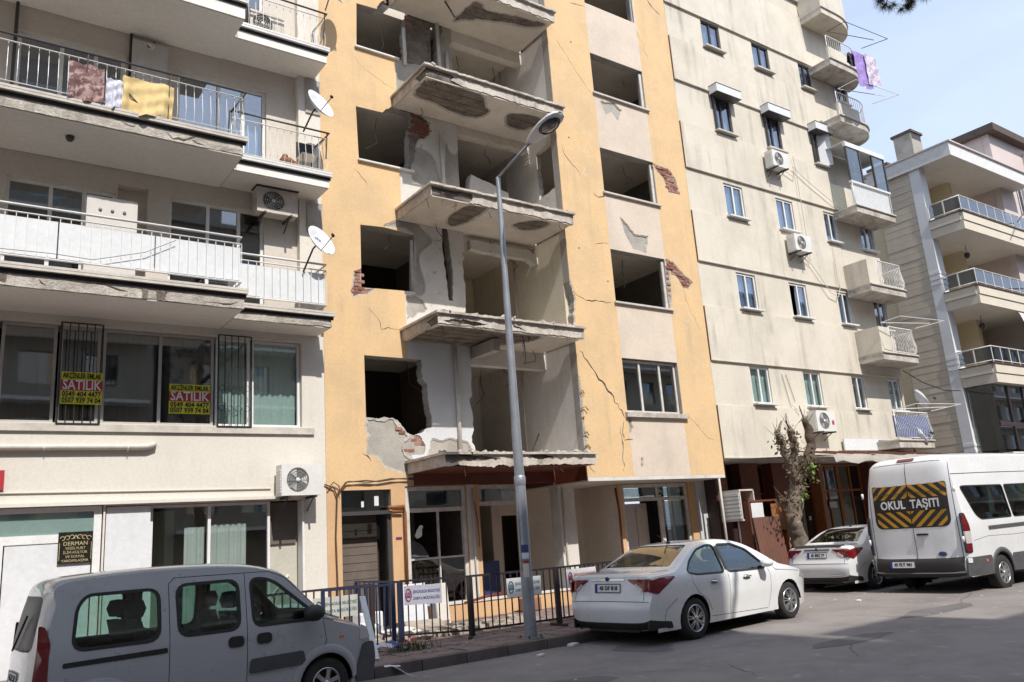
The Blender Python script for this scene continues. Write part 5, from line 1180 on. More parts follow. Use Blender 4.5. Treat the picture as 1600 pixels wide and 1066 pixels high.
# ---- its shop floor, set back
SY = 16.2
for i, (a, c) in enumerate(((17.86, 18.32), (19.46, 20.28), (20.95, 21.75), (23.3, 23.5), (26.15, 26.75))):
    MB().box(a, c, SY - .35 if i else 15.4, SY + .1, .1, 3.39).build('shop_pillar', 'wood_red' if i != 3 else 'wood_orange', cbd)
MB().box(17.81, 27.0, SY + .11, SY + .2, .1, 3.39).build('shop_wall', 'shop_dark', cbd)
MB().box(17.81, 27.0, CY + .26, SY + .2, 3.395, 3.44).build('soffit', 'pale_plaster', cbd)
MB().box(18.5, 19.44, SY - .02, SY + .1, .1, 2.55).build('entry_door', 'door_maroon', cbd)
window(cbd, 18.4, 19.44, 2.62, 3.36, SY, fm='shop_dark', gm='window_glass_dim', name='fanlight', fw=.04)
for (a, c) in ((20.3, 20.94), (21.77, 23.28), (23.52, 24.8), (24.82, 26.13)):
    w = window(cbd, a, c, .3, 3.36, SY - .02, mull=(.52,), fm='wood_red' if a < 23.4 else 'wood_orange', gm='window_glass_dim', name='shop_window', fw=.06, rail=.72)
    wavy(a + .1, c - .1, SY + .07, .3, 2.3, .012).build('curtain', 'curtain_cream' if a > 22 else 'interior_mid', w)
MB().box(24.1, 24.5, SY - .03, SY - .022, 1.95, 2.15).build('window_sticker', 'curtain_teal', cbd)
MB().box(22.9, 23.02, SY - .03, SY - .022, 1.62, 1.74).build('window_sticker', 'curtain_teal', cbd)
# metal entrance between the yellow and cream buildings
MB().box(17.81, 17.85, 15.4, 16.3, .1, 3.39).build('entry_side', 'shop_dark', cbd)
ent = MB().box(17.82, 18.48, 16.05, 16.1, .1, 2.5).build('metal_door', 'door_maroon', cbd)
# awning frame
aw = thing('awning', (22, 13.3, 3.3), 'grey canvas awning on thin rods folded over the cream building shop front', 'awning')
b = MB(); n = 16
vs = []
for i in range(n + 1):
    x = 20.2 + 5.6 * i / n; sg = .05 * math.sin(i * 1.7)
    vs += [(x, CY - .13, 3.52), (x, 13.2, 3.30 + sg), (x, 13.15, 3.12 + sg)]
b.add(vs, [(3 * i + j, 3 * i + 3 + j, 3 * i + 4 + j, 3 * i + 1 + j) for i in range(n) for j in (0, 1)], 0, True); b.build('canvas', 'awning_cloth', aw)
for i in range(8):
    x = 20.2 + .8 * i; MB().tube([(x, CY - .12, 3.60), (x + .15, 13.2, 3.36)], .018, 5).build('rod', 'wood_red', aw)
MB().tube([(17.6, CY - .13, 3.36), (20.3, 13.9, 3.38), (25.9, 13.16, 3.36)], .022, 5).build('front_rod', 'dark_frame', aw)
MB().box(22.9, 25.7, CY - .16, CY - .115, 3.62, 3.98).build('white_board', 'white_panel', aw)

# things on it
a = make_ac('white air conditioner under the middle fourth-floor window of the cream building', w=.8); a.location = (21.55, 14.56, 12.62); a.rotation_euler = (0, 0, R(0))
a = make_ac('white air conditioner with a loop of cable under the third-floor window of the cream building', w=.85); a.location = (22.05, 14.56, 9.85)
a = make_ac('white air conditioner with a red mark, low on the cream building behind the pruned tree', w=.95, h=.62); a.location = (21.75, 14.56, 4.15)
MB().box(.27, .38, -.302, -.300, .20, .33).build('red_mark', 'banner_red', a)
d = make_dish('white satellite dish low on the cream building, above the awning'); d.location = (26.2, 14.1, 4.0); d.rotation_euler = (R(-4), R(28), R(36)); d.scale = (1.05,) * 3
d = make_dish('white satellite dish at the first-floor corner window of the cream building'); d.location = (27.2, 14.25, 5.25); d.rotation_euler = (0, R(25), R(34)); d.scale = (.95,) * 3
cloth('purple striped blanket hanging from the highest drying frame at the sky', 'blanket', 'cloth_purple', 24.815, 25.672, 17.178, 15.797, 15.869, y=13.0, seed=6)
cloth('white and lilac clothes hanging from the highest drying frame at the sky', 'clothes', 'cloth_white', 25.438, 26.184, 17.212, 15.981, 16.126, y=12.95, seed=7)
cloth('small dark cloth hanging left of the purple blanket', 'dark_cloth', 'cloth_dark', 24.665, 25.086, 17.121, 16.553, 16.641, y=13.1, seed=8)

# ================================================================== STONE-CLAD BUILDING AT THE RIGHT
tb = thing('stone_clad_building', (36, 15.5, 0), 'stone clad apartment building with deep corner balconies beyond the cream one', 'building')
TX = 33.35
MB().box(TX + .06, 50, 16.9, 30, 0, 15.95).build('wall', 'tan_wall', tb)
# courses of stone, each a piece
z = .2; first = None
while z < 15.8:
    if first is None:
        first = MB().box(TX, TX + .75, 16.06, 17.6, z + .006, z + .294).build('stone_course', 'stone_course', tb)
        first.data.transform(Matrix.Translation(-(Vector((TX, 16, z)) - WORG[tb.name]))); first.location = Vector((TX, 16, z)) - WORG[tb.name]
        s2c = MB().box(TX + .50, TX + .80, 17.61, 27.5, z + .006, z + .294).build('stone_course', 'stone_course', tb)
        s2c.data.transform(Matrix.Translation(-(Vector((TX, 16, z)) - WORG[tb.name]))); s2c.location = Vector((TX, 16, z)) - WORG[tb.name]
    else:
        inst(first, tb, (TX + rnd.uniform(-.008, .008), 16, z), None, 'stone_course'); inst(s2c, tb, (TX + rnd.uniform(-.008, .008), 16, z), None, 'stone_course')
    z += .30
MB().box(TX + .02, TX + .74, 16.08, 17.58, 0, 15.9).box(TX + .53, TX + .78, 17.6, 27.4, 0, 15.9).build('course_backing', 'course_joint', tb)
pz = MB().box(TX - .03, TX + .50, 15.62, 16.05, 0, 15.85).build('pilaster', 'pilaster_blue', tb)
for z in (3.5, 7.0, 10.6):
    for i in range(3): MB().box(TX - .05, TX + .52, 15.60, 16.04, z + i * .22, z + i * .22 + .12).build('band', 'pilaster_blue', pz)
MB().box(TX + .2, 40.5, 17.0, 17.2, 0, 15.9).build('balcony_back_wall', 'tan_wall', tb)
MB().box(36.3, 36.6, 15.9, 17.0, 0, 15.9).build('fin_wall', 'tan_wall', tb)
for z in (6.25, 9.42, 12.55):
    s = MB().box(TX, 41, 14.32, 16.99, z, z + .16).build('balcony_slab', 'tan_soffit', tb)
    MB().box(TX - .02, 41, 14.28, 14.36, z - .01, z + .36).box(TX - .02, 41, 14.24, 14.36, z + .37, z + .72).box(TX - .02, TX + .06, 14.365, 15.6, z - .01, z + .36).box(TX - .06, TX + .06, 14.365, 15.6, z + .37, z + .72).box(TX, 41, 14.37, 14.42, z + .3, z + .72).build('fascia', 'tan_fascia', s)
    MB().box(TX - .08, 41, 14.20, 14.37, z + .721, z + .76).box(TX - .08, TX + .08, 14.371, 15.6, z + .721, z + .76).build('edge_tile', 'roof_tile_dark', s)
    rl = MB(); zr = z + 1.42
    for zz in (zr, z + .86): rl.tube([(TX, 15.6, zz), (TX, 14.28, zz), (41, 14.28, zz)], .022, 6)
    r = rl.build('balcony_rail', 'white_metal', tb)
    xs = [TX + .75 * i for i in range(11)]
    for x in xs: MB().tube([(x, 14.28, z + .76), (x, 14.28, zr)], .018, 5).build('post', 'white_metal', r)
    for y in (14.95, 15.58): MB().tube([(TX, y, z + .76), (TX, y, zr)], .018, 5).build('post', 'white_metal', r)
    for i in range(10): MB().box(xs[i] + .05, xs[i + 1] - .05, 14.275, 14.285, z + .88, zr - .04).build('pane', 'smoke_glass', r)
    MB().box(TX - .005, TX + .005, 14.33, 14.91, z + .88, zr - .04).box(TX - .005, TX + .005, 15.0, 15.55, z + .88, zr - .04).build('pane', 'smoke_glass', r)
    MB().box(35.0, 35.9, 16.93, 16.99, z + .2, z + 2.2).build('door', 'door_maroon', tb)
    lm = MB().tube([(35.6, 15.4, z - .01), (35.6, 15.4, z - .35)], .012, 5).lathe([(0, -.35), (.09, -.36), (.12, -.48), (.05, -.6), (0, -.62)], (35.6, 15.4, z), 'z', 10).build('hanging_lantern', 'dark_frame', tb)
MB().box(TX - .1, 40.6, 14.26, 17.0, 15.80, 15.9).build('canopy_soffit', 'tan_soffit', tb)
MB().box(TX - .12, 40.6, 14.2, 14.26, 15.72, 16.30).box(TX - .12, TX - .04, 14.261, 20, 15.72, 16.30).build('canopy_fascia', 'white_metal', tb)
MB().box(TX - .16, 40.6, 14.12, 14.6, 16.301, 16.36).box(TX - .16, TX + .2, 14.601, 20, 16.301, 16.36).build('canopy_edge', 'pink_wall', tb)
# glazed dark room on the first floor, and base
MB().box(TX + .2, 41, 14.6, 14.66, 3.7, 6.2).box(TX + .15, TX + .2, 14.6, 15.6, 3.7, 6.2).build('dark_glazing', 'window_glass_dim', tb)
MB().box(TX + .5, 41, 16.2, 16.3, 3.6, 6.2).box(TX + .5, TX + .6, 15.0, 16.19, 3.6, 6.2).build('dark_room', 'door_maroon', tb)
MB().box(36.2, 36.9, 15.2, 15.5, 3.6, 5.6).build('dark_curtain', 'shop_dark', tb)
dg = MB(); 
for x in (34.6, 35.9, 37.2, 38.5): dg.box(x, x + .07, 14.55, 14.6, 3.7, 6.2)
dg.box(TX + .1, 41, 14.54, 14.599, 4.6, 4.75); dg.build('glazing_frame', 'door_maroon', tb)
MB().box(35.5, 41, 14.50, 14.53, 4.72, 4.88).build('orange_rail', 'wood_orange', tb)
MB().box(TX + .1, 41, 14.45, 16.9, 0, 3.45).box(TX - .02, 41, 14.3, 14.6, 3.0, 3.5).build('base', 'tan_fascia', tb)
MB().box(TX - .06, 41, 14.25, 14.62, 3.501, 3.56).build('base_edge', 'white_metal', tb)
# roller blind
MB().add([(36.6, 14.30, 9.35), (41, 14.30, 9.35), (41, 13.9, 7.1), (37.2, 13.9, 7.1)], [(0, 1, 2, 3)]).add([(36.6, 14.32, 9.35), (41, 14.32, 9.35), (41, 13.92, 7.1), (37.2, 13.92, 7.1)], [(3, 2, 1, 0)]).build('sun_blind', 'curtain_white', tb)
for z in (10.6, 13.6): MB().tube([(38.2, 14.2, z), (37.2, 13.4, z + .1)], .03, 5).build('drying_arm', 'white_metal', tb)
# taller pink house behind it
pk = thing('pink_house', (43, 16, 0), 'pinkish house with a dark roof edge rising behind the stone clad balconies', 'building')
MB().plate(rect(39.3, 47, 0, 18.5), [rect(41.0, 41.9, 14.7, 17.0), rect(41.0, 41.9, 11.6, 13.9), rect(41.0, 41.9, 8.5, 10.8)], 15.0, 15.3).build('wall', 'pink_wall', pk)
MB().box(39.3, 39.6, 15.31, 31, 0, 18.5).box(39.61, 47, 15.9, 31, 0, 18.3).build('side_wall', 'pink_wall', pk)
for z in (14.7, 11.6, 8.5): window(pk, 41.02, 41.88, z + .02, z + 2.28, 15.1, mull=(.5,), fm='white_frame', gm='window_glass_dim')
MB().box(39.0, 47.3, 14.6, 31.3, 18.501, 18.85).build('roof_edge', 'roof_tile_dark', pk)
for z in (13.8, 17.3): MB().box(42.6, 47.2, 13.6, 14.99, z, z + .9).build('balcony', 'pink_wall', pk)
for (x, y, w_, h0, h1, lab) in ((38.7, 18.4, .95, 15.8, 19.75, 'tall cream chimney with a dark cap on the far roof'), (36.7, 18.6, 1.9, 15.8, 17.5, 'squat wide chimney with a dark cap on the far roof, left of the tall one')):
    t = thing('chimney', (x, y, h0), lab, 'chimney')
    MB().box(x - w_ / 2, x + w_ / 2, y - .45, y + .45, h0, h1).build('stack', 'grey_plaster', t); MB().box(x - w_ / 2 - .08, x + w_ / 2 + .08, y - .53, y + .53, h1 + .001, h1 + .12).build('cap', 'roof_tile_dark', t)
    MB().box(x - w_ / 2 + .05, x + w_ / 2 - .05, y - .46, y - .451, h1 - .32, h1 - .06).build('vent', 'dark_frame', t)
# distant block closing the gap down the street
fb = thing('far_building', (70, 22, 0), 'far pale apartment block closing the street', 'building')
hs = [rect(52 + i * 3, 53.5 + i * 3, 2 + k * 3, 3.6 + k * 3) for i in range(10) for k in range(5)]
MB().plate(rect(50, 84, 0, 17), hs, 18, 18.3).build('wall', 'tan_fascia', fb); MB().box(50, 84, 18.31, 30, 0, 16.8).build('core', 'tan_fascia', fb)

opposite('opposite_building', -24, 8.6, -22, -9.2, 26.3, 'tall brown building across the street behind the viewer, its shade lies on the road', 1)
opp = opposite('opposite_building', 9.4, 118, -24, -9.6, 18.9, 'lower brown building with a roof block added to shape its shade across the street behind the viewer', 2)
MB().box(9.41, 11.9, -14, -9.65, 19.03, 21.3).build('shade_block', 'opposite_wall', opp)  # unseen roof block, added to step the shadow edge on the road
opposite('added_street_end', -44, -26, 6, 16.5, 15, 'unseen brown building added at the far left street end to darken reflections', 3)  # unseen, added to keep bright sky out of the silver van's reflections
nb = thing('added_neighbour', (-17, 15.9, 0), 'unseen beige block added left of the balcony block to darken reflections', 'building')  # unseen, put in to close the bright gap mirrored by the silver van
MB().plate(rect(-26, -9.2, 0, 17), [rect(-25 + i * 2.6, -23.6 + i * 2.6, 1.2 + k * 3, 2.8 + k * 3) for i in range(6) for k in range(5)], 15.9, 16.2).build('wall', 'left_wall_up', nb); MB().box(-26, -9.2, 16.21, 26, 0, 16.9).build('core', 'interior_mid', nb)


# ================================================================== VEHICLES
def catmull(pts, per=6):
    """smooth a polyline; a point given as (x, z, 1) stays a sharp corner"""
    out = []; n = len(pts)
    for i in range(n - 1):
        p1, p2 = pts[i], pts[i + 1]
        p0 = pts[i - 1] if i > 0 and len(p1) < 3 else (2 * p1[0] - p2[0], 2 * p1[1] - p2[1])
        p3 = pts[i + 2] if i + 2 < n and len(p2) < 3 else (2 * p2[0] - p1[0], 2 * p2[1] - p1[1])
        for k in range(per):
            t = k / per
            out.append(tuple(.5 * (2 * p1[j] + (p2[j] - p0[j]) * t + (2 * p0[j] - 5 * p1[j] + 4 * p2[j] - p3[j]) * t * t + (3 * p1[j] - p0[j] - 3 * p2[j] + p3[j]) * t ** 3) for j in (0, 1)))
    out.append(tuple(pts[-1][:2])); return out
def rounded(poly, r=.06, n=4):
    out = []; k = len(poly)
    for i in range(k):
        a, b, c = Vector(poly[i - 1][:2]), Vector(poly[i][:2]), Vector(poly[(i + 1) % k][:2])
        rr = poly[i][2] if len(poly[i]) > 2 else r
        d1 = (a - b); d2 = (c - b); e = min(rr, d1.length * .45, d2.length * .45)
        p, q2 = b + d1.normalized() * e, b + d2.normalized() * e
        for j in range(n + 1):
            t = j / n; out.append(tuple(p * (1 - t) ** 2 + b * 2 * t * (1 - t) + q2 * t * t))
    return out
class Car:
    """Body skin made from a side view: two side shells and a strip over the middle, x forward from the rear bumper"""
    def __init__(s, root, sil, width, wheels, wr, sill, belt, tumble, inset, paint, plan=(.35, .07, .6, .12), pw=7., arch=1.13, zs=1.0, bulge=.02):
        s.root = root; s.W = width / 2; s.belt = belt; s.tum = tumble; s.wheels = wheels; s.wr = wr; s.sill = sill; s.paint = paint; s.pw = pw; s.zs = zs; s.plan = plan; s.bulge = bulge
        c = catmull(sil); n = len(c); s.L = max(p[0] for p in c); s.x0 = min(p[0] for p in c)
        s.c = c; s.sh = []; s.S = [0]
        for i in range(1, n): s.S.append(s.S[-1] + math.hypot(c[i][0] - c[i - 1][0], c[i][1] - c[i - 1][1]))
        for i in range(n):
            a, b = c[max(0, i - 2)], c[min(n - 1, i + 2)]; d = Vector((b[0] - a[0], b[1] - a[1])).normalized(); nr = Vector((d.y, -d.x))
            k = inset if not callable(inset) else inset(*c[i]); q_ = Vector(c[i]) + nr * k
            s.sh.append((q_.x, max(q_.y, sill + .02)))
        # smooth the shoulder line
        for _ in range(3): s.sh = [s.sh[0]] + [tuple((s.sh[i - 1][j] + 2 * s.sh[i][j] + s.sh[i + 1][j]) / 4 for j in (0, 1)) for i in range(1, n - 1)] + [s.sh[-1]]
    def w(s, x, z):
        rl, ra, fl, fa = s.plan; W_ = s.W
        if x < s.x0 + rl: W_ -= ra * ((s.x0 + rl - x) / rl) ** 2.2
        if x > s.L - fl: W_ -= fa * ((x - s.L + fl) / fl) ** 2.2
        b = s.belt(x) if callable(s.belt) else s.belt
        if z > b: W_ -= s.tum * (z - b) + .25 * s.tum * (z - b) ** 2
        else: W_ -= s.bulge * ((b - z) / max(.1, b - s.sill)) ** 2 * 1.6 - s.bulge * math.sin(min(1, max(0, (b - z) / .5)) * math.pi) * .35
        return W_
    def at(s, u):
        n = len(s.S)
        if u <= 0: i, t = 0, 0.
        elif u >= s.S[-1]: i, t = n - 2, 1.
        else:
            lo, hi = 0, n - 1
            while hi - lo > 1:
                m = (lo + hi) // 2
                if s.S[m] <= u: lo = m
                else: hi = m
            i = lo; t = (u - s.S[i]) / (s.S[i + 1] - s.S[i] + 1e-9)
        return interp(s.c[i], s.c[i + 1], t), interp(s.sh[i], s.sh[i + 1], t)
    def top(s, u, y, off=0.):
        """u along the middle line, y across"""
        (cx, cz), (hx, hz) = s.at(u); w_ = s.w(hx, hz); v = max(-1, min(1, y / w_)); g = 1 - abs(v) ** s.pw
        p = Vector((hx + (cx - hx) * g, v * w_, hz + (cz - hz) * g))
        if off:
            d = Vector((cx - hx, 0, cz - hz)); 
            if d.length > 1e-6: p += d.normalized() * off
        return p
    def side(s, x, z, sg, off=0.): return Vector((x, sg * (s.w(x, z) + off), z))
    def u_z(s, z, lo=0., hi=None):
        """arc position on the rear face at height z"""
        hi = hi or s.S[-1]
        for i, c in enumerate(s.c):
            if s.S[i] >= lo and c[1] >= z: return s.S[i] - (c[1] - z) / max(1e-6, (c[1] - s.c[max(0, i - 1)][1])) * (s.S[i] - s.S[max(0, i - 1)])
        return hi
    def u_x(s, x, zmin):
        best, bu = 9e9, 0
        for i, c in enumerate(s.c):
            if c[1] > zmin and abs(c[0] - x) < best: best, bu = abs(c[0] - x), s.S[i]
        return bu
    def grid(s, poly, st=.09):
        xs = [p[0] for p in poly]; ys = [p[1] for p in poly]; g = []
        i0, i1 = int(min(xs) / st) - 1, int(max(xs) / st) + 2
        for i in range(i0, i1):
            for j in range(int(min(ys) / st) - 1, int(max(ys) / st) + 2):
                p = (i * st + (j % 2) * st * .5, j * st)
                if inpoly(p, poly): g.append(p)
        return g
    def body(s, side_holes, top_holes):
        arcs = []
        sillp = []
        x0, x1 = s.sh[0][0], s.sh[-1][0]
        poly = list(s.sh)                       # rear bottom -> over the roof -> front bottom
        bot = []
        for xc in sorted(s.wheels, reverse=True):
            r = s.wr * 1.17; zc = s.wr
            a0_ = math.asin(max(-1, min(1, (s.sill - zc) / r)))
            for k in range(15):
                a = a0_ + (math.pi - 2 * a0_) * k / 14; bot.append((xc + r * math.cos(a), zc + r * math.sin(a)))
        poly = [(x0, s.sill)] + poly + [(x1, s.sill)] + bot
        st = .085
        bm = MB()
        pts = s.grid(poly, st)
        for sg in (1, -1):
            o = MB().plate(poly, side_holes, 0, None, lambda u, v, d: s.side(u, v, sg), pts=pts)
            if sg == 1: o.f = [tuple(reversed(f)) for f in o.f]
            bm.add(o.v, o.f, 0, True)
        n = len(s.S); N = 14
        tp = [(s.S[i], -1.0) for i in range(n)] + [(s.S[-1], -1 + 2 * k / N) for k in range(1, N)] + [(s.S[i], 1.0) for i in reversed(range(n))] + [(0, 1 - 2 * k / N) for k in range(1, N)]
        vs = [-1, -.985, -.96, -.92, -.86, -.76, -.6, -.4, -.2, 0, .2, .4, .6, .76, .86, .92, .96, .985, 1]
        gp = [(s.S[i], v) for i in range(1, n - 1) for v in vs[1:-1]]
        th = [[(u, y / s.w(*s.at(u)[1])) for (u, y) in h] for h in top_holes]
        o = MB().plate(tp, th, 0, None, lambda u, v, d: s.top(u, v * s.w(*s.at(u)[1])), pts=gp)
        bm.add(o.v, o.f, 0, True)
        ob = bm.build('body', s.paint, s.root)
        b2 = bmesh.new(); b2.from_mesh(ob.data); bmesh.ops.remove_doubles(b2, verts=b2.verts, dist=.004); bmesh.ops.recalc_face_normals(b2, faces=b2.faces); b2.to_mesh(ob.data); b2.free()
        ob.data.polygons.foreach_set('use_smooth', [True] * len(ob.data.polygons)); ob.data.set_sharp_from_angle(angle=R(38))
        s.ob = ob
        # wheel wells, floor and cabin tub
        ww = MB()
        for xc in s.wheels:
            for sg in (1, -1):
                r = s.wr * 1.17; vs_ = []
                for k in range(13):
                    a = math.pi * k / 12; vs_ += [(xc + r * math.cos(a), sg * (s.W - .03), s.wr + r * math.sin(a)), (xc + r * math.cos(a), sg * (s.W - .36), s.wr + r * math.sin(a))]
                ww.add(vs_, [(2 * k, 2 * k + 1, 2 * k + 3, 2 * k + 2) for k in range(12)]); ww.add([vs_[2 * k + 1] for k in range(13)], [tuple(range(13))])
        ww.box(s.x0 + .12, s.L - .15, -s.W + .37, s.W - .37, s.sill, s.sill + .12).box(s.wheels[0] + s.wr * 1.2, s.wheels[1] - s.wr * 1.2, -s.W + .06, s.W - .06, s.sill, s.sill + .1)
        ww.build('underbody', 'plastic_black', s.root)
        return ob
    def patch_side(s, poly, sg, m, name, off=.006, th=.02, parent=None, st=.09):
        b = MB(); pl = poly if sg > 0 else poly
        mp = lambda u, v, d: s.side(u, v, sg, d)
        b.plate(pl, [], off, off - th, mp, pts=s.grid(pl, st))
        if sg > 0: b.f = [tuple(reversed(f)) for f in b.f]
        o = b.build(name, m, parent or s.root)
        o.data.polygons.foreach_set('use_smooth', [len(p.vertices) == 3 for p in o.data.polygons]); o.data.set_sharp_from_angle(angle=R(40)); return o
    def patch_top(s, poly, m, name, off=.006, th=.02, parent=None, st=.07):
        b = MB(); b.plate(poly, [], off, off - th, lambda u, v, d: s.top(u, v, d), pts=s.grid(poly, st))
        o = b.build(name, m, parent or s.root)
        o.data.polygons.foreach_set('use_smooth', [len(p.vertices) == 3 for p in o.data.polygons]); o.data.set_sharp_from_angle(angle=R(40)); return o
    def ring_side(s, poly, sg, m, name, inner, off=.004, th=.02, parent=None):
        b = MB().plate(poly, [inner], off, off - th, lambda u, v, d: s.side(u, v, sg, d))
        if sg > 0: b.f = [tuple(reversed(f)) for f in b.f]
        return b.build(name, m, parent or s.root)
    def seam(s, pts, sg, parent=None, r=.004):
        f = []
        for i in range(len(pts) - 1):
            k = max(1, int(math.hypot(pts[i + 1][0] - pts[i][0], pts[i + 1][1] - pts[i][1]) / .06))
            f += [interp(pts[i], pts[i + 1], j / k) for j in range(k)]
        f.append(pts[-1]); return [tuple(s.side(p[0], p[1], sg, -.001)) for p in f], r
    def glassed(s, poly, sg, gm, name='window', grow=.022):
        """window: a black surround, and a pane a little behind the skin"""
        c = (sum(p[0] for p in poly) / len(poly), sum(p[1] for p in poly) / len(poly))
        out = offset_poly(poly, grow)
        r = s.ring_side(out, sg, 'plastic_black', name, poly, .003, .03)
        p = s.patch_side(offset_poly(poly, .004), sg, gm, 'pane', -.012, .004, r); return r
def make_wheel(parent, r, w, x, y, sg, spokes=5, style='alloy', m='rim_silver'):
    """tyre, rim with spokes and hub; sg tells the outer side"""
    wh = bpy.data.objects.new('wheel', None)
    t = MB(); ri = r * (.66 if style != 'steel' else .60)
    t.lathe([(ri, -w / 2 + .01), (r * .9, -w / 2), (r * .985, -w / 2 + .025), (r, -w * .25), (r, w * .25), (r * .985, w / 2 - .025), (r * .9, w / 2), (ri, w / 2 - .01)], (x, y, r), 'y', 36)
    wo_ = t.build('wheel', 'tyre', parent)
    f = sg
    b = MB(); c0 = y + f * (w / 2)
    b.lathe([(ri * 1.01, -f * .01), (ri * .96, f * .004), (ri * .90, -f * .015), (ri * .86, -f * .10)], (x, c0, r), 'y', 36)
    b.lathe([(0, f * .0), (ri * .17, f * .002), (ri * .20, -f * .012)], (x, c0, r), 'y', 16)
    for k in range(spokes):
        a = 2 * math.pi * k / spokes + .3
        for da in ((-.13, .13) if style == 'twin' else (0,)):
            wa = .075 if style == 'twin' else (.17 if style == 'alloy' else .22)
            p = []
            for rr, ww, dd in ((.15, wa * .8, -.006), (.55, wa * .55, -.002), (.93, wa * .75, -.012)):
                for s_ in (-1, 1):
                    aa = a + da * (1.1 if rr > .5 else .7); u = Vector((math.cos(aa), math.sin(aa))); v = Vector((-u.y, u.x)); q_ = u * ri * rr + v * ri * ww * s_
                    p.append((x + q_.x, c0 + f * dd, r + q_.y))
            back = [(px_, py_ - f * .03, pz_) for (px_, py_, pz_) in p]; base = p + back
            b.add(base, [(0, 1, 3, 2), (2, 3, 5, 4), (0, 2, 8, 6), (2, 4, 10, 8), (1, 7, 9, 3), (3, 9, 11, 5)], 0)
    b.build('rim', m, wo_)
    d = MB().lathe([(0, -f * .06), (ri * .88, -f * .075)], (x, c0, r), 'y', 24); d.build('brake_disc', 'fan_dark', wo_)
    return wo_
def seats(c, xs, z, y=(.36, -.36), m='seat_cloth', h=.62):
    for x in xs:
        for yy in y:
            b = MB(); w_ = .23
            prof = [(x, z, .44), (x - .10, z + h * .55, .42), (x - .17, z + h, .34)]
            vs = []
            for (px_, pz_, ww) in prof:
                for (dx, sy) in ((0, -1), (0, 1), (-.12, 1), (-.12, -1)): vs.append((px_ + dx, yy + sy * ww / 2, pz_))
            b.add(vs, [(0, 1, 5, 4), (4, 5, 9, 8), (2, 3, 7, 6), (6, 7, 11, 10), (1, 2, 6, 5), (5, 6, 10, 9), (3, 0, 4, 7), (7, 4, 8, 11), (8, 9, 10, 11)])
            b.box(x - .1, x + .45, yy - .24, yy + .24, z - .12, z + .06)
            hx = x - .21; b.lathe([(0, -.10), (.09, -.09), (.125, 0), (.09, .09), (0, .10)], (hx, yy, z + h + .13), 'z', 12)
            b.build('seat', m, c.root)
def plate_top(c, u, txt, y0=0., w=.50, h=.11, sz=.085, lift=.012):
    """number plate on the rear face, seen from behind with +y on the left"""
    p = MB().add([tuple(c.top(u - h / 2, y0 + w / 2, lift)), tuple(c.top(u - h / 2, y0 - w / 2, lift)), tuple(c.top(u + h / 2, y0 - w / 2, lift)), tuple(c.top(u + h / 2, y0 + w / 2, lift))], [(0, 1, 2, 3)])
    a, b_, c3, d_ = [Vector(v) for v in p.v]; nrm = (b_ - a).cross(d_ - a).normalized()
    bk = [tuple(v - nrm * .02) for v in (a, b_, c3, d_)]
    p.add(bk, [(3, 2, 1, 0)]); p.f += [(0, 4, 5, 1), (1, 5, 6, 2), (2, 6, 7, 3), (3, 7, 4, 0)]; p.m += [0] * 4; p.sm += [False] * 4
    pl = p.build('number_plate', 'ink_white', c.root)
    X = (b_ - a).normalized(); Yv = (d_ - a).normalized(); ctr = (a + c3) / 2
    fm = MB()
    def q_(ax, ay, bx, by, lift, mb): 
        pts = [ctr + X * ax + Yv * ay, ctr + X * bx + Yv * ay, ctr + X * bx + Yv * by, ctr + X * ax + Yv * by]; mb.add([tuple(v + nrm * lift) for v in pts], [(0, 1, 2, 3)])
    bl = MB(); q_(-w / 2, -h / 2, -w / 2 + .045, h / 2, .0015, bl); bl.build('plate_strip', 'plate_blue', pl)
    for (ax, ay, bx, by) in ((-w / 2 - .012, -h / 2 - .012, w / 2 + .012, -h / 2), (-w / 2 - .012, h / 2, w / 2 + .012, h / 2 + .012), (-w / 2 - .012, -h / 2, -w / 2, h / 2), (w / 2, -h / 2, w / 2 + .012, h / 2)): q_(ax, ay, bx, by, .002, fm)
    fm.build('plate_frame', 'plastic_black', pl)
    mw = Matrix((X, Yv, nrm)).transposed().to_4x4(); mw.translation = ctr + nrm * .002 + X * .02
    lettering(txt, sz, 'ink_black', pl, mw, bold=.0025)
    return pl
def place(root, x, y, z, heading, scale=1.0, zsc=1.0):
    root.location = (x, y, z); root.rotation_euler = (0, 0, heading); root.scale = (scale, scale, scale * zsc)

# ------------------------------------------------------------------ silver van (short hatch-backed MPV)
kg = local_thing('silver_van', 'silver grey small passenger van with dark plastic bumpers, nearest car at the left', 'van')
sil = [(.10, .28, 1), (.02, .34), (.0, .46), (.03, .62), (.05, .80, 1), (.07, 1.05), (.13, 1.40), (.20, 1.62), (.30, 1.745), (.55, 1.79), (1.3, 1.82), (2.1, 1.80), (2.55, 1.735), (2.85, 1.60), (3.10, 1.33), (3.30, 1.13), (3.40, 1.07), (3.62, 1.00), (3.82, .92), (3.93, .80), (3.97, .66, 1), (4.02, .56), (4.03, .40), (3.96, .24, 1)]
K = Car(kg, sil, 1.66, (.70, 3.25), .30, .24, 1.02, .16, lambda x, z: .05 if z > 1.6 else (.13 if x < .6 else .075), 'paint_silver', plan=(.42, .15, .8, .19), pw=4.)
w1 = rounded([(.46, 1.06), (1.28, 1.06), (1.28, 1.56), (.58, 1.56), (.50, 1.45)], .11)
w2 = rounded([(1.52, 1.07), (2.16, 1.07), (2.16, 1.58), (1.50, 1.58)], .10)
w3 = rounded([(2.36, 1.08), (3.10, 1.08), (3.06, 1.14), (2.62, 1.52), (2.50, 1.57), (2.34, 1.58)], .09)
rw = [(K.u_z(1.06), .60), (K.u_z(1.06), -.60), (K.u_z(1.60), -.52), (K.u_z(1.60), .52)]
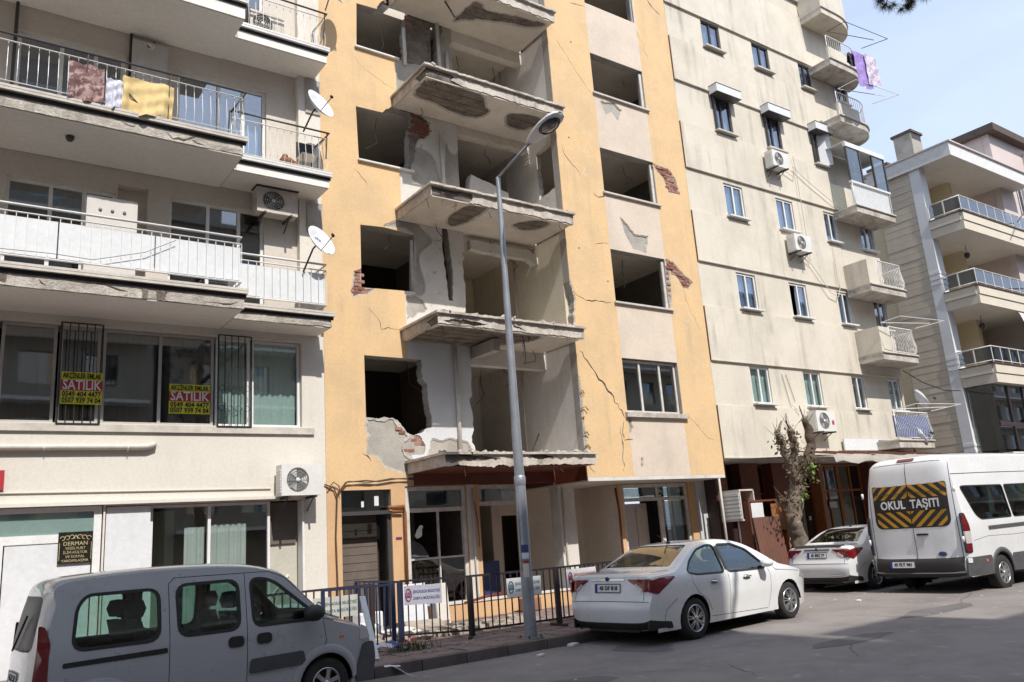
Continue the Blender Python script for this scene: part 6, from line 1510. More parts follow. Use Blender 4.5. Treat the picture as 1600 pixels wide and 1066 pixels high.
ws = [(K.u_x(2.72, 1.3), -.60), (K.u_x(3.26, .9), -.66), (K.u_x(3.26, .9), .66), (K.u_x(2.72, 1.3), .60)]
K.body([w1, w2, w3], [rounded(rw, .10), rounded(ws, .08)])
for sg in (-1, 1):
    for ww in (w1, w2, w3): K.glassed(ww, sg, 'car_glass', grow=.035)
K.patch_top(rounded(rw, .10), 'dusty_glass', 'rear_window', -.004, .004); K.patch_top(rounded(ws, .08), 'car_glass', 'windscreen', -.008, .004)
K.patch_top(offset_poly(rounded(rw, .10), .03), 'plastic_black', 'rear_window_surround', -.0005, .003) if False else None
seats(K, (1.35, 2.42), .62, (.38, -.38)); seats(K, (1.35,), .62, (0,))
MB().box(2.85, 3.2, -.68, .68, .75, 1.02).build('dashboard', 'plastic_black', kg)
MB().tube([(2.72 + .05 * math.sin(a), .38 + .19 * math.cos(a), 1.04 + .17 * math.sin(a)) for a in [k * math.pi / 8 for k in range(16)]], .017, 6, closed=True).build('steering_wheel', 'plastic_black', kg)
MB().box(2.9, 3.3, -.70, .70, .30, .76).box(.2, 2.85, -.70, .70, .34, .40).build('cabin_floor', 'plastic_black', kg)
for sg in (-1, 1):
    sm_ = MB()
    for pts in ([(1.40, .50), (1.40, 1.62), (1.46, 1.68), (2.55, 1.665), (2.75, 1.58), (3.15, 1.18), (3.20, 1.08), (3.24, .80), (3.18, .62)], [(2.26, .34), (2.26, 1.66)], [(1.40, .50), (1.44, .34), (2.80, .33)], [(3.20, 1.06), (3.34, 1.02)]): sm_.tube(*K.seam(pts, sg), n=5)
    sm_.build('door_seams', 'seam', kg)
    K.patch_side(rounded([(.36, .885), (1.38, .90), (1.38, .955), (.36, .935)], .02), sg, 'plastic_black', 'sliding_rail', .004, .012)
    K.patch_side(rounded([(2.28, .55), (2.98, .56), (2.94, .72), (2.30, .71)], .03), sg, 'plastic_grey', 'side_strip', .016, .03)
    for hx in (2.13, 2.46):
        K.patch_side(rounded([(hx - .09, .86), (hx + .09, .86), (hx + .09, .98), (hx - .09, .98)], .055), sg, 'plastic_black', 'door_handle', .012, .02)
    K.patch_side(rounded([(.10, .58), (.235, .58), (.245, 1.15), (.20, 1.30), (.14, 1.32)], .03), sg, 'lamp_red', 'tail_lamp', .010, .03)
    K.patch_side(rounded([(.06, .26), (.36, .26), (.36, .40), (.32, .55), (.22, .585), (.07, .57)], .05), sg, 'plastic_grey', 'rear_bumper_end', .022, .03)
    K.patch_side(rounded([(3.66, .24), (3.96, .24), (4.0, .50), (3.96, .70), (3.78, .70), (3.69, .45)], .05), sg, 'plastic_grey', 'front_bumper_end', .020, .03)
    K.patch_side(rounded([(3.72, .74), (3.90, .74), (3.84, .88), (3.74, .93)], .03), sg, 'lamp_clear', 'head_lamp', .008, .02)
    K.patch_side(rounded([(3.42, .80), (3.48, .80), (3.48, .83), (3.42, .83)], .01), sg, 'lamp_orange', 'indicator', .008, .02)
    # flared arches
    for xc in K.wheels:
        b = MB(); r0, r1 = .30 * 1.17, .30 * 1.17 + .10; vs = []
        for k in range(15):
            a = R(4) + (math.pi - R(8)) * k / 14
            for rr, oo in ((r0, .012), (r0 + .03, .028), (r1, .004)): vs.append(tuple(K.side(xc + rr * math.cos(a), .30 + rr * math.sin(a), sg, oo)))
        b.add(vs, [(3 * k + j, 3 * k + 3 + j, 3 * k + 4 + j, 3 * k + 1 + j) for k in range(14) for j in (0, 1)], 0, True); b.build('arch_flare', 'paint_silver', kg)
    for xc in K.wheels: make_wheel(kg, .30, .175, xc, sg * (.83 - .11), sg, 6, 'steel')
    mr = MB(); mr.lathe([(0, -.11), (.07, -.10), (.095, -.03), (.095, .05), (.06, .11), (0, .115)], (3.02, sg * .97, 1.14), 'x', 14); mr.v = [(x + (0), y, 1.14 + (z - 1.14) * 1.0) for x, y, z in mr.v]; mr.tube([(3.03, sg * .80, 1.09), (3.02, sg * .93, 1.12)], .03, 6); mr.build('wing_mirror', 'plastic_black', kg)
K.patch_top([(.02, -.72), (.02, .72), (K.u_z(.585), .72), (K.u_z(.585), -.72)], 'plastic_grey', 'rear_bumper', .028, .03)
uf = K.S[-1]; K.patch_top([(uf - .50, -.72), (uf - .50, .72), (uf - .02, .72), (uf - .02, -.72)], 'plastic_grey', 'front_bumper', .028, .03)
plate_top(K, K.u_z(.78), '45 AC 172', .0)
MB().tube([tuple(K.top(K.u_z(1.05), .1, .03)), tuple(K.top(K.u_z(1.40), -.28, .03))], .012, 5).build('rear_wiper', 'plastic_black', kg)
for sg in (-.3, .3): MB().box(-.0 + .0, .0, 0, 0, 0, 0) if False else None
place(kg, .83, 10.06, .0, R(3.0), .945)

# ------------------------------------------------------------------ white saloon
def saloon(label, plate_txt, spoiler=False):
    root = local_thing('white_saloon', label, 'car', 'white saloon cars parked along the kerb')
    sil = [(.16, .22, 1), (.06, .30), (.02, .42), (.0, .55), (.02, .66, 1), (.06, .78), (.08, .95), (.09, 1.035, 1), (.16, 1.07), (.40, 1.085), (.66, 1.10, 1), (.90, 1.21), (1.20, 1.36), (1.50, 1.45), (1.90, 1.485), (2.30, 1.485), (2.70, 1.42), (3.05, 1.26), (3.40, 1.06), (3.52, 1.005), (3.80, .95), (4.15, .86), (4.40, .74), (4.49, .62), (4.52, .48), (4.50, .34), (4.42, .22, 1)]
    C = Car(root, sil, 1.74, (1.03, 3.66), .315, .20, lambda x: .90 + .02 * max(0, 2.6 - x), .40, lambda x, z: .05 if z > 1.15 and .9 < x < 3.2 else .055, 'paint_white', plan=(.50, .10, .85, .22), pw=6.5, bulge=.03)
    dw1 = rounded([(.98, 1.03, .03), (1.16, .985), (1.86, .965), (1.90, 1.38), (1.72, 1.39), (1.42, 1.33), (1.12, 1.17)], .07)
    dw2 = rounded([(1.97, .962), (2.98, .945), (3.02, .985), (2.72, 1.26), (2.42, 1.37), (2.00, 1.385)], .06)
    rw = [(C.u_x(.74, 1.0), -.66), (C.u_x(.74, 1.0), .66), (C.u_x(1.42, 1.2), .50), (C.u_x(1.42, 1.2), -.50)]
    ws = [(C.u_x(2.60, 1.2), -.52), (C.u_x(2.60, 1.2), .52), (C.u_x(3.38, .9), .68), (C.u_x(3.38, .9), -.68)]
    C.body([dw1, dw2], [rounded(rw, .07), rounded(ws, .07)])
    for sg in (-1, 1):
        for ww in (dw1, dw2): C.glassed(ww, sg, 'car_glass', grow=.03)
        C.patch_side([(1.905, .985), (1.955, .985), (1.98, 1.375), (1.925, 1.38)], sg, 'plastic_black', 'centre_pillar', .0045, .02)
    C.patch_top(rounded(rw, .07), 'car_glass_tan_reflect', 'rear_window', -.008, .004); C.patch_top(rounded(ws, .07), 'car_glass', 'windscreen', -.008, .004)
    seats(C, (1.45, 2.35), .50, (.38, -.38), h=.60); seats(C, (1.45,), .50, (0,), h=.55)
    MB().box(2.85, 3.3, -.66, .66, .6, .92).box(.62, 1.20, -.62, .62, .60, .95).box(.9, 3.2, -.68, .68, .30, .36).build('dashboard', 'plastic_black', root)
    for sg in (-1, 1):
        sm_ = MB()
        for pts in ([(1.93, .30), (1.95, .70), (1.935, 1.40)], [(1.46, .40), (1.36, .56), (1.14, .70), (1.02, .86), (1.02, 1.02)], [(3.02, .28), (3.10, .55), (3.12, .80), (3.06, .96)], [(1.45, .30), (3.0, .26)], [(3.20, .98), (3.30, .88), (4.22, .78)], [(.30, .30), (.36, .52), (.60, .66)]): sm_.tube(*C.seam(pts, sg), n=5)
        sm_.build('door_seams', 'seam', root)
        for hx in (1.55, 2.42): 
            p0, p1 = C.side(hx - .10, .84, sg, .02), C.side(hx + .10, .835, sg, .02); MB().tube([tuple(p0), tuple((p0 + p1) / 2 + Vector((0, sg * .012, 0))), tuple(p1)], .016, 6).build('door_handle', 'chrome', root)
            C.patch_side(rounded([(hx - .08, .80), (hx + .08, .80), (hx + .07, .86), (hx - .07, .86)], .03), sg, 'plastic_grey', 'handle_recess', .001, .004)
        C.patch_side(rounded([(.07, .80, .02), (.20, .76), (.62, .98), (.60, 1.00), (.30, 1.00), (.08, .96)], .03), sg, 'lamp_red', 'tail_lamp', .008, .03)
        C.patch_side(rounded([(.03, .24), (.50, .24), (.46, .34), (.05, .40)], .03), sg, 'plastic_black', 'bumper_skirt', .006, .02)
        C.patch_side(rounded([(4.05, .70), (4.36, .64), (4.40, .70), (4.12, .82)], .03), sg, 'lamp_clear', 'head_lamp', .006, .02)
        for xc in C.wheels: make_wheel(root, .315, .20, xc, sg * (.87 - .115), sg, 7, 'twin')
        mr = MB().lathe([(0, -.10), (.075, -.09), (.10, -.02), (.10, .05), (.05, .10), (0, .105)], (2.86, sg * 1.0, 1.02), 'x', 14); mr.v = [(x, y, 1.02 + (z - 1.02) * .72) for x, y, z in mr.v]
        mr.build('wing_mirror', 'paint_white', root); MB().tube([(2.90, sg * .84, .96), (2.87, sg * .97, .99)], .025, 6).build('mirror_arm', 'plastic_black', root)
    for sg in (-1, 1):
        lp = [(C.u_z(.80), sg * .70), (C.u_z(.83), sg * .86), (C.u_z(.995), sg * .86), (C.u_z(.99), sg * .40), (C.u_z(.965), sg * .43)]
        C.patch_top(rounded(lp, .02), 'lamp_red', 'tail_lamp', .010, .03)
        C.patch_top(rounded([(C.u_z(.80), sg * .66), (C.u_z(.84), sg * .68), (C.u_z(.93), sg * .55), (C.u_z(.90), sg * .54)], .01), 'lamp_clear', 'reverse_lamp', .014, .03)
        sm_ = MB(); sm_.tube([tuple(C.top(u, sg * y, -.001)) for u, y in ((C.u_z(.68), .70), (C.u_z(.80), .69), (C.u_z(.96), .62), (C.u_z(1.02), .60), (C.u_x(.30, 1.05), .66), (C.u_x(.64, 1.05), .70))], .004, 5); sm_.build('boot_seam', 'seam', root)
    C.patch_top([(.015, -.76), (.015, .76), (C.u_z(.36), .76), (C.u_z(.37), -.76)], 'plastic_black', 'bumper_skirt', .010, .03)
    C.patch_top(rounded([(C.u_z(.975), -.34), (C.u_z(.975), .34), (C.u_z(.998), .34), (C.u_z(.998), -.34)], .006), 'chrome', 'boot_strip', .012, .02)
    sm_ = MB(); sm_.tube([tuple(C.top(C.u_z(.665), y, .0)) for y in [-.78 + 1.56 * k / 16 for k in range(17)]], .005, 5); sm_.build('bumper_seam', 'seam', root)
    bc = C.top(C.u_z(1.00), 0, .016)
    MB().lathe([(0, -.014), (.030, -.013), (.035, 0)], tuple(bc), 'x', 16).build('badge', 'ink_blue', root)
    plate_top(C, C.u_z(.86), plate_txt, 0.0, .50, .115)
    an = MB().tube([(1.62, 0, 1.46), (1.36, 0, 1.62)], .007, 5).lathe([(0, 0), (.03, 0), (.03, .03), (0, .04)], (1.62, 0, 1.465), 'z', 8); an.build('aerial', 'plastic_black', root)
    if spoiler:
        C.patch_top(rounded([(C.u_x(.10, 1.04), -.62), (C.u_x(.10, 1.04), .62), (C.u_x(.26, 1.05), .64), (C.u_x(.26, 1.05), -.64)], .03), 'plastic_black', 'boot_spoiler', .022, .03)
        lk = MB().tube([tuple(C.top(C.u_z(.42), -.7, .02)), tuple(C.top(C.u_z(.40), -.5, .02)), tuple(C.top(C.u_z(.40), -.3, .02))], .015, 5); lk.build('exhaust_trim', 'chrome', root)
    return root
noisy('dusty', (.3, .26, .18)) if False else None
glass('car_glass_tan_reflect', (.42, .36, .20), .12)  # tan reflection of the building put into the glass tint
c1 = saloon('white saloon car parked at the kerb beside the street lamp, half in the shade', '45 DF 818')
place(c1, 8.92, 10.22, .0, R(5.6), 1.05, .95)
c2 = saloon('white saloon car with a dark boot spoiler, tucked behind the school minibus', '45 BEZ 77', True)
place(c2, 17.15, 12.10, .0, R(0.5), 1.0, .97)

# ------------------------------------------------------------------ school minibus
mb_ = local_thing('school_minibus', 'tall white school minibus with yellow and black chevrons on its rear window', 'minibus')
sil = [(.10, .36, 1), (.02, .40), (.0, .52), (.01, .66, 1), (.06, .74), (.07, 1.2), (.09, 1.8), (.12, 2.30), (.17, 2.58), (.28, 2.70), (.6, 2.755), (2.5, 2.77), (4.4, 2.75), (5.0, 2.66), (5.35, 2.40), (5.75, 1.85), (5.95, 1.45), (6.15, 1.28), (6.45, 1.12), (6.60, .9), (6.66, .6), (6.64, .36, 1)]
B_ = Car(mb_, sil, 2.06, (1.34, 5.10), .345, .36, 1.35, .105, lambda x, z: .09 if z > 2.3 else .075, 'paint_white', plan=(.35, .06, .8, .22), pw=7., bulge=.02)
bw1 = rounded([(.44, 1.88, .10), (.62, 1.52, .08), (.78, 1.42, .08), (2.02, 1.42), (2.02, 2.05), (.50, 2.06), (.36, 2.05)], .05)
bw2 = rounded([(2.12, 1.42), (3.7, 1.42), (3.7, 2.05), (2.12, 2.05)], .06)
bw3 = rounded([(3.95, 1.42), (5.35, 1.40), (5.30, 1.52), (4.85, 2.04), (3.95, 2.05)], .06)
rwp = [(B_.u_z(1.32), .74), (B_.u_z(1.36), .82), (B_.u_z(2.20), .80), (B_.u_z(2.22), .76), (B_.u_z(2.22), -.76), (B_.u_z(2.20), -.80), (B_.u_z(1.36), -.82), (B_.u_z(1.32), -.74)]
rwp = rounded([(B_.u_z(1.32), .80, .18), (B_.u_z(2.20), .80, .05), (B_.u_z(2.20), -.80, .05), (B_.u_z(1.32), -.80, .18)], .1, 6)
wsb = [(B_.u_x(5.28, 2.2), -.80), (B_.u_x(5.28, 2.2), .80), (B_.u_x(6.05, 1.2), .86), (B_.u_x(6.05, 1.2), -.86)]
B_.body([bw1, bw2, bw3], [rounded(wsb, .1)])
for sg in (-1, 1):
    for ww in (bw1, bw2, bw3): B_.glassed(ww, sg, 'car_glass_mid', grow=.025)
B_.patch_top(rounded(wsb, .1), 'car_glass', 'windscreen', -.008, .004)
seats(B_, (1.0, 1.85, 2.7, 3.55), .85, (.62, .18, -.62), h=.62)
MB().box(.15, 5.3, -.9, .9, .62, .70).build('cabin_floor', 'plastic_black', mb_)
# rear window and its chevrons
rear = B_.patch_top(rwp, 'chevron_black', 'rear_window', .004, .02)
zmid = (1.32 + 2.20) / 2
def strip_poly(pts): return [(B_.u_z(z), y) for (y, z) in pts]
ch = 0
for sgn in (-1, 1):
    for k in range(-3, 9):
        # lower half: V pointing down; upper half: roof shape pointing up
        base = 1.02 + k * .19; wd = .085
        pl = [(sgn * .012, base), (sgn * .79, base + .66), (sgn * .79, base + .66 + wd), (sgn * .012, base + wd)]
        lo_, hi_ = 1.335, 1.66
        def clip(poly, z0, z1):
            for (zz, keep_above) in ((z0, True), (z1, False)):
                out = []; n = len(poly)
                for i in range(n):
                    a, b = poly[i], poly[(i + 1) % n]; ia = (a[1] >= zz) == keep_above; ib = (b[1] >= zz) == keep_above
                    if ia: out.append(a)
                    if ia != ib: t = (zz - a[1]) / (b[1] - a[1]); out.append((a[0] + (b[0] - a[0]) * t, zz))
                poly = out
                if len(poly) < 3: return None
            return poly
        def clipy(poly, lim):
            out = []; n = len(poly)
            for i in range(n):
                a, b = poly[i], poly[(i + 1) % n]; ia = abs(a[0]) <= lim; ib = abs(b[0]) <= lim
                if ia: out.append(a)
                if ia != ib: t = (sgn * lim - a[0]) / (b[0] - a[0]); out.append((sgn * lim, a[1] + (b[1] - a[1]) * t))
            return out if len(out) > 2 else None
        for (z0, z1, flip) in ((1.345, 1.655, False), (1.915, 2.185, True)):
            pq = pl if not flip else [(y, 3.66 - z - .02) for (y, z) in pl]
            c_ = clip(pq, z0, z1)
            if c_ and z0 < 1.5: c_ = clipy(c_, .74) if min(p[1] for p in c_) < 1.42 else c_
            if not c_: continue
            B_.patch_top(strip_poly(c_), 'chevron_yellow', 'chevron', .008, .003, rear, .12)
mid = B_.top(B_.u_z(1.785), 0, .010); up_ = (B_.top(B_.u_z(1.9), 0, .01) - mid).normalized(); X_ = Vector((0, -1, 0)); nz_ = X_.cross(up_).normalized()
mw = Matrix((X_, up_, nz_)).transposed().to_4x4(); mw.translation = mid
lettering('OKUL  TAŞITI', .235, 'ink_white', rear, mw, bold=.006, sx=.86)
MB().tube([tuple(B_.top(B_.u_z(2.02), y, .012)) for y in [-.78 + 1.56 * k / 12 for k in range(13)]], .006, 4).build('heater_line', 'plastic_grey', rear)
# rear details
sm_ = MB(); sm_.tube([tuple(B_.top(B_.u_z(.70) + (B_.u_z(2.62) - B_.u_z(.70)) * k / 20, 0, .0)) for k in range(21)], .006, 5)
for sg in (-1, 1): sm_.tube([tuple(B_.top(B_.u_z(.72) + (B_.u_z(2.60) - B_.u_z(.72)) * k / 20, sg * (.90 - .05 * (k / 20) ** 3), .0)) for k in range(21)], .006, 5)
sm_.tube([tuple(B_.top(B_.u_z(2.62), -.84 + 1.68 * k / 12, .0)) for k in range(13)], .005, 5); sm_.build('door_seams', 'seam', mb_)
B_.patch_top([(.02, -.92), (.02, .92), (B_.u_z(.735), .92), (B_.u_z(.735), -.92)], 'plastic_black', 'rear_bumper', .020, .03)
B_.patch_top([(B_.u_z(.44), -.94), (B_.u_z(.44), .94), (B_.u_z(.47), .94), (B_.u_z(.47), -.94)], 'plastic_grey', 'bumper_step', .05, .04)
B_.patch_top(rounded([(B_.u_z(1.17), -.06), (B_.u_z(1.17), -.30), (B_.u_z(1.205), -.30), (B_.u_z(1.205), -.06)], .015), 'plastic_black', 'door_handle', .03, .04)
B_.patch_top(rounded([(B_.u_z(.98), -.02), (B_.u_z(.98), -.20), (B_.u_z(1.15), -.20), (B_.u_z(1.15), -.02)], .05), 'white_panel', 'handle_recess', .004, .01)
B_.patch_top([(B_.u_z(.80) + .045 * math.sin(a), -.52 + .085 * math.cos(a)) for a in [k * math.pi / 10 for k in range(20)]], 'ink_blue', 'badge', .012, .02)
B_.patch_top([(B_.u_z(.80) + .05 * math.sin(a), -.52 + .095 * math.cos(a)) for a in [k * math.pi / 10 for k in range(20)]], 'chrome', 'badge_rim', .009, .02)
B_.patch_top(rounded([(B_.u_z(1.10), .62), (B_.u_z(1.10), .30), (B_.u_z(1.13), .30), (B_.u_z(1.13), .62)], .005), 'plastic_grey', 'lettering_strip', .004, .008) if False else None
B_.patch_top(rounded([(B_.u_z(2.655), -.18), (B_.u_z(2.655), .18), (B_.u_z(2.70), .18), (B_.u_z(2.70), -.18)], .02), 'lamp_red', 'brake_lamp', .02, .03)
plate_top(B_, B_.u_z(.60), '45 FLT 981', .30, .52, .12, .085, .045)
for sg in (-1, 1):
    B_.patch_side(rounded([(.06, .80), (.24, .80), (.26, 1.30), (.20, 1.56), (.09, 1.56)], .05), sg, 'plastic_black', 'lamp_surround', .012, .03)
    B_.patch_side(rounded([(.075, 1.22), (.225, 1.22), (.20, 1.53), (.10, 1.53)], .04), sg, 'lamp_red', 'tail_lamp', .022, .03)
    B_.patch_side(rounded([(.075, .98), (.228, .98), (.228, 1.21), (.075, 1.21)], .02), sg, 'lamp_clear', 'reverse_lamp', .022, .03)
    B_.patch_side(rounded([(.075, .83), (.225, .83), (.228, .97), (.075, .97)], .02), sg, 'lamp_red', 'tail_lamp', .022, .03)
    B_.patch_side(rounded([(.03, .37), (.90, .37), (.96, .50), (.90, .72), (.05, .72)], .03), sg, 'plastic_grey', 'side_cladding', .016, .03)
    B_.patch_side(rounded([(1.78, .37), (4.65, .37), (4.62, .70), (1.78, .70)], .03), sg, 'plastic_grey', 'side_cladding', .016, .03)
    B_.patch_side(rounded([(.98, 1.20), (2.85, 1.21), (2.85, 1.28), (.98, 1.27)], .02), sg, 'plastic_grey', 'sliding_rail', .012, .02)
    B_.patch_side(rounded([(.05, .62), (.16, .62), (.16, .71), (.05, .71)], .02), sg, 'white_panel', 'bumper_reflector', .03, .04)
    B_.patch_side(rounded([(.66, .60), (.72, .60), (.72, .655), (.66, .655)], .02), sg, 'lamp_orange', 'side_marker', .026, .04)
    sm_ = MB(); sm_.tube(*B_.seam([(.20, 2.32), (1.6, 2.33), (3.9, 2.33)], sg, None, .008), n=5); sm_.tube(*B_.seam([(.34, 1.02), (.9, 1.08), (1.9, 1.06), (3.8, 1.06)], sg, None, .004), n=5); sm_.tube(*B_.seam([(3.82, .5), (3.82, 2.2)], sg, None, .005), n=5); sm_.build('body_creases', 'seam', mb_)
    for z in (2.02, 1.06): MB().tube([(.045, sg * .985, z - .05), (.045, sg * .985, z + .06)], .024, 6).build('hinge', 'paint_white', mb_)
    for xc in B_.wheels:
        b = MB(); r0 = .345 * 1.17; vs = []
        for k in range(15):
            a = R(2) + (math.pi - R(4)) * k / 14
            for rr, oo in ((r0, .0), (r0 + .01, .02), (r0 + .09, .018), (r0 + .095, 0)): vs.append(tuple(B_.side(xc + rr * math.cos(a), .345 + rr * math.sin(a), sg, oo)))
        b.add(vs, [(4 * k + j, 4 * k + 4 + j, 4 * k + 5 + j, 4 * k + 1 + j) for k in range(14) for j in (0, 1, 2)], 0, True); b.build('arch_flare', 'plastic_grey', mb_)
        make_wheel(mb_, .345, .22, xc, sg * (1.03 - .13), sg, 8, 'steel')
    MB().box(5.35, 5.55, sg * 1.06, sg * 1.30, 1.45, 1.85).build('wing_mirror', 'plastic_black', mb_)
    MB().box(1.62, 1.68, sg * .72, sg * .98, .12, .40).build('mud_flap', 'plastic_black', mb_)
glass('x', (.5, .5, .5)) if False else None
place(mb_, 17.32, 9.76, -.06, R(-1.0), 1.06)


# ================================================================== STREET FURNITURE AND PROPS
# ---- street lamp
lx, ly = (8.222, 11.334)
t = thing('street_lamp', (lx, ly, .14), 'tall galvanised street lamp with one arm, standing at the kerb before the yellow building', 'street lamp')
MB().lathe([(.105, 0), (.10, 1.2), (.092, 2.45)], (lx, ly, .14), 'z', 16).lathe([(.088, 2.45), (.06, 5.6), (.042, 8.1)], (lx, ly, .14), 'z', 16).lathe([(.092, 2.45), (.100, 2.47), (.100, 2.60), (.088, 2.62)], (lx, ly, .14), 'z', 16).build('pole', 'galvanised', t)
hd = Vector((lx, 10.30, 8.47)); el = Vector((lx, ly, 8.24))
MB().tube([(lx, ly, 8.15), tuple(el), tuple(el + (hd - el) * .06), tuple(hd)], .024, 8).build('arm', 'galvanised', t)
dr = (hd - el); dr.normalize()
tip = Vector((lx, 9.42, 8.60))
ax = (tip - hd); Lh = ax.length; ax.normalize(); sd = ax.cross(Vector((0, 0, 1))).normalized(); nup = sd.cross(ax).normalized()
vs = []; n = 16; secs = [(-.05, .05, .05), (.05, .10, .07), (.25, .15, .10), (.55, .185, .12), (.80, .175, .10), (.95, .12, .07), (1.0, .05, .03)]
for (q_, w_, h_) in secs:
    for j in range(n):
        a = 2 * math.pi * j / n; zz = math.sin(a) * h_; zz = zz if zz > 0 else zz * .35
        vs.append(tuple(hd + ax * (Lh * q_) + sd * math.cos(a) * w_ + nup * zz))
MB().add(vs, [(i * n + j, i * n + (j + 1) % n, (i + 1) * n + (j + 1) % n, (i + 1) * n + j) for i in range(len(secs) - 1) for j in range(n)] + [tuple(range(n)), tuple((len(secs) - 1) * n + j for j in reversed(range(n)))], 0, True).build('lamp_head', 'sign_white', t)
c_ = hd + ax * Lh * .64 - nup * .045
gl_ = MB()
for k, (rr, dd) in enumerate(((1.12, 0), (1.0, .03))):
    gl_.tube([tuple(c_ + ax * (.20 * rr * math.cos(a)) + sd * (.13 * rr * math.sin(a)) - nup * (dd - .01)) for a in [i * math.pi / 10 for i in range(20)]], .012, 5, closed=True)
gl_.build('lamp_rim', 'dark_frame', t)
vs = [tuple(c_ - nup * .065)]
for rr, dd in ((.5, .055), (.85, .03), (1.0, .0)):
    for i in range(20): a = i * math.pi / 10; vs.append(tuple(c_ + ax * (.20 * rr * math.cos(a)) + sd * (.13 * rr * math.sin(a)) - nup * dd))
fs = [(0, 1 + (i + 1) % 20, 1 + i) for i in range(20)]
for k in range(2): fs += [(1 + k * 20 + i, 1 + k * 20 + (i + 1) % 20, 1 + (k + 1) * 20 + (i + 1) % 20, 1 + (k + 1) * 20 + i) for i in range(20)]
MB().add(vs, fs, 0, True).build('lamp_glass', 'lens_dark', t)
MB().box(lx - .16, lx + .16, ly - .16, ly + .16, .14, .162).build('base_plate', 'galvanised', t)
for a, c in ((-.12, -.12), (.12, -.12), (-.12, .12), (.12, .12)): MB().tube([(lx + a, ly + c, .163), (lx + a, ly + c, .20)], .016, 6).build('bolt', 'dark_frame', t)
MB().tube([(lx - .101, ly - .02, 1.2), (lx - .096, ly - .02, 1.95), (lx - .090, ly - .02, 2.7)], .012, 5).build('cable', 'galvanised', t)
def wrap(name, m, z0, z1, a0, a1, r=.1035):
    b = MB(); vs = []
    for i in range(7):
        a = a0 + (a1 - a0) * i / 6; vs += [(lx + r * math.cos(a), ly + r * math.sin(a), z0), (lx + r * math.cos(a), ly + r * math.sin(a), z1)]
    b.add(vs, [(2 * i, 2 * i + 2, 2 * i + 3, 2 * i + 1) for i in range(6)], 0, True); return b.build(name, m, t)
va = math.atan2(-ly, -lx)
wrap('sticker', 'ink_blue', 1.50, 1.62, va - .6, va + .6); wrap('sticker', 'ink_white', 1.40, 1.49, va - .6, va + .6, .1030); wrap('sticker', 'banner_red', 1.33, 1.37, va - .5, va + .6, .1034); wrap('sticker', 'cream_wall', 1.10, 1.32, va - .5, va + .5, .1030)

# ---- crowd barriers
def barrier(p0, p1, label, m='barrier_navy', h=1.02, z=.15, feet=(0, 1), mb='barrier_navy', nb=None):
    a, b = Vector((p0[0], p0[1])), Vector((p1[0], p1[1])); d = (b - a); L = d.length; d.normalize()
    ang = math.atan2(d.y, d.x)
    t = local_thing('crowd_barrier', label, 'barrier', 'crowd barriers round the damaged building'); t.location = (a.x, a.y, z); t.rotation_euler = (0, 0, ang)
    MB().box(0, L, -.018, .018, h - .035, h).build('top_rail', m, t); MB().box(0, L, -.016, .016, .10, .13).build('bottom_rail', m, t)
    for k, x in enumerate((.02, L - .02)):
        MB().box(x - .03, x + .03, -.028, .028, .02, h - .036).build('post', 'barrier_brown' if k in feet else m, t)
        if k in feet: MB().box(x - .03, x + .03, -.26, .26, 0, .03).build('foot', 'barrier_brown', t)
    n = nb or int((L - .06) / .125); src = None
    for i in range(1, n):
        x = L * i / n
        if src is None: src = MB().box(-.010, .010, -.010, .010, .131, h - .036).build('bar', mb, t); src.location = (x, 0, 0)
        else: inst(src, t, (x, 0, 0), None, 'bar')
    return t, a, d, ang, L
zg = .15
def sgn_board(t, x0, x1, z0, z1, lines, label, m='ink_blue', crest='ink_magenta', gap=.03, mat_='sign_white', rot=0.):
    """municipal notice wired to the barrier t, itself a thing"""
    s = local_thing('notice_board', label, 'sign', 'municipal notices tied to the barriers'); s.matrix_world = t.matrix_basis @ Matrix.Translation((x0, -gap, z0)); s.rotation_euler[1] = rot
    w_, h_ = x1 - x0, z1 - z0
    MB().box(0, w_, -.008, 0, 0, h_).build('board', mat_, s)
    for i, (tx, sz, zz) in enumerate(lines):
        me = text_mesh(tx, h_ * sz, extrude=.001, bold=.0012); wd = max(v.co.x for v in me.vertices) - min(v.co.x for v in me.vertices); k = min(1, w_ * .72 / wd)
        for v in me.vertices: v.co.x *= k
        me.transform(front(w_ * .60, -.0095, h_ * zz)); me.materials.clear(); me.materials.append(MATS[m]); o = bpy.data.objects.new('lettering', me); COL.objects.link(o); o.parent = s
    b = MB(); cx, cz = w_ * .12, h_ * .52; r = h_ * .25
    b.tube([(cx + r * .62 * math.cos(a), -.010, cz + r * 1.25 * math.sin(a)) for a in [k * math.pi / 8 for k in range(16)]], .010, 4, closed=True)
    for k in (-1, 0, 1): b.tube([(cx + k * r * .3, -.010, cz - r * .4), (cx + k * r * .3, -.010, cz + r * (.75 - .25 * abs(k)))], .009, 4)
    b.tube([(cx - r * .4, -.010, cz - r * .4), (cx + r * .4, -.010, cz - r * .4)], .009, 4); b.build('crest', crest, s)
    return s
B0 = (6.849, 13.191); B1 = (7.821, 12.482); B2 = (9.596, 12.311)
b1 = barrier(B0, B1, 'dark crowd barrier between the bent corner and the first brown foot, with a notice', feet=(1,))
b2 = barrier(B1, B2, 'dark crowd barrier behind the street lamp', feet=(1,))
B3 = (B2[0] + (B2[0] - B1[0]) * .95, B2[1] + .22)
b3 = barrier(B2, B3, 'dark crowd barrier behind the tail of the nearer white saloon', feet=(1,))
LN = (('ŞEHZADELER BELEDİYESİ', .20, .66), ('ZABITA MÜDÜRLÜĞÜ', .20, .32))
L1 = b1[4]
sgn_board(b1[0], L1 * .06, L1 * .60, .60, .92, LN, 'grey municipal notice with a purple crest on the barrier left of the first brown foot', mat_='sign_lilac')
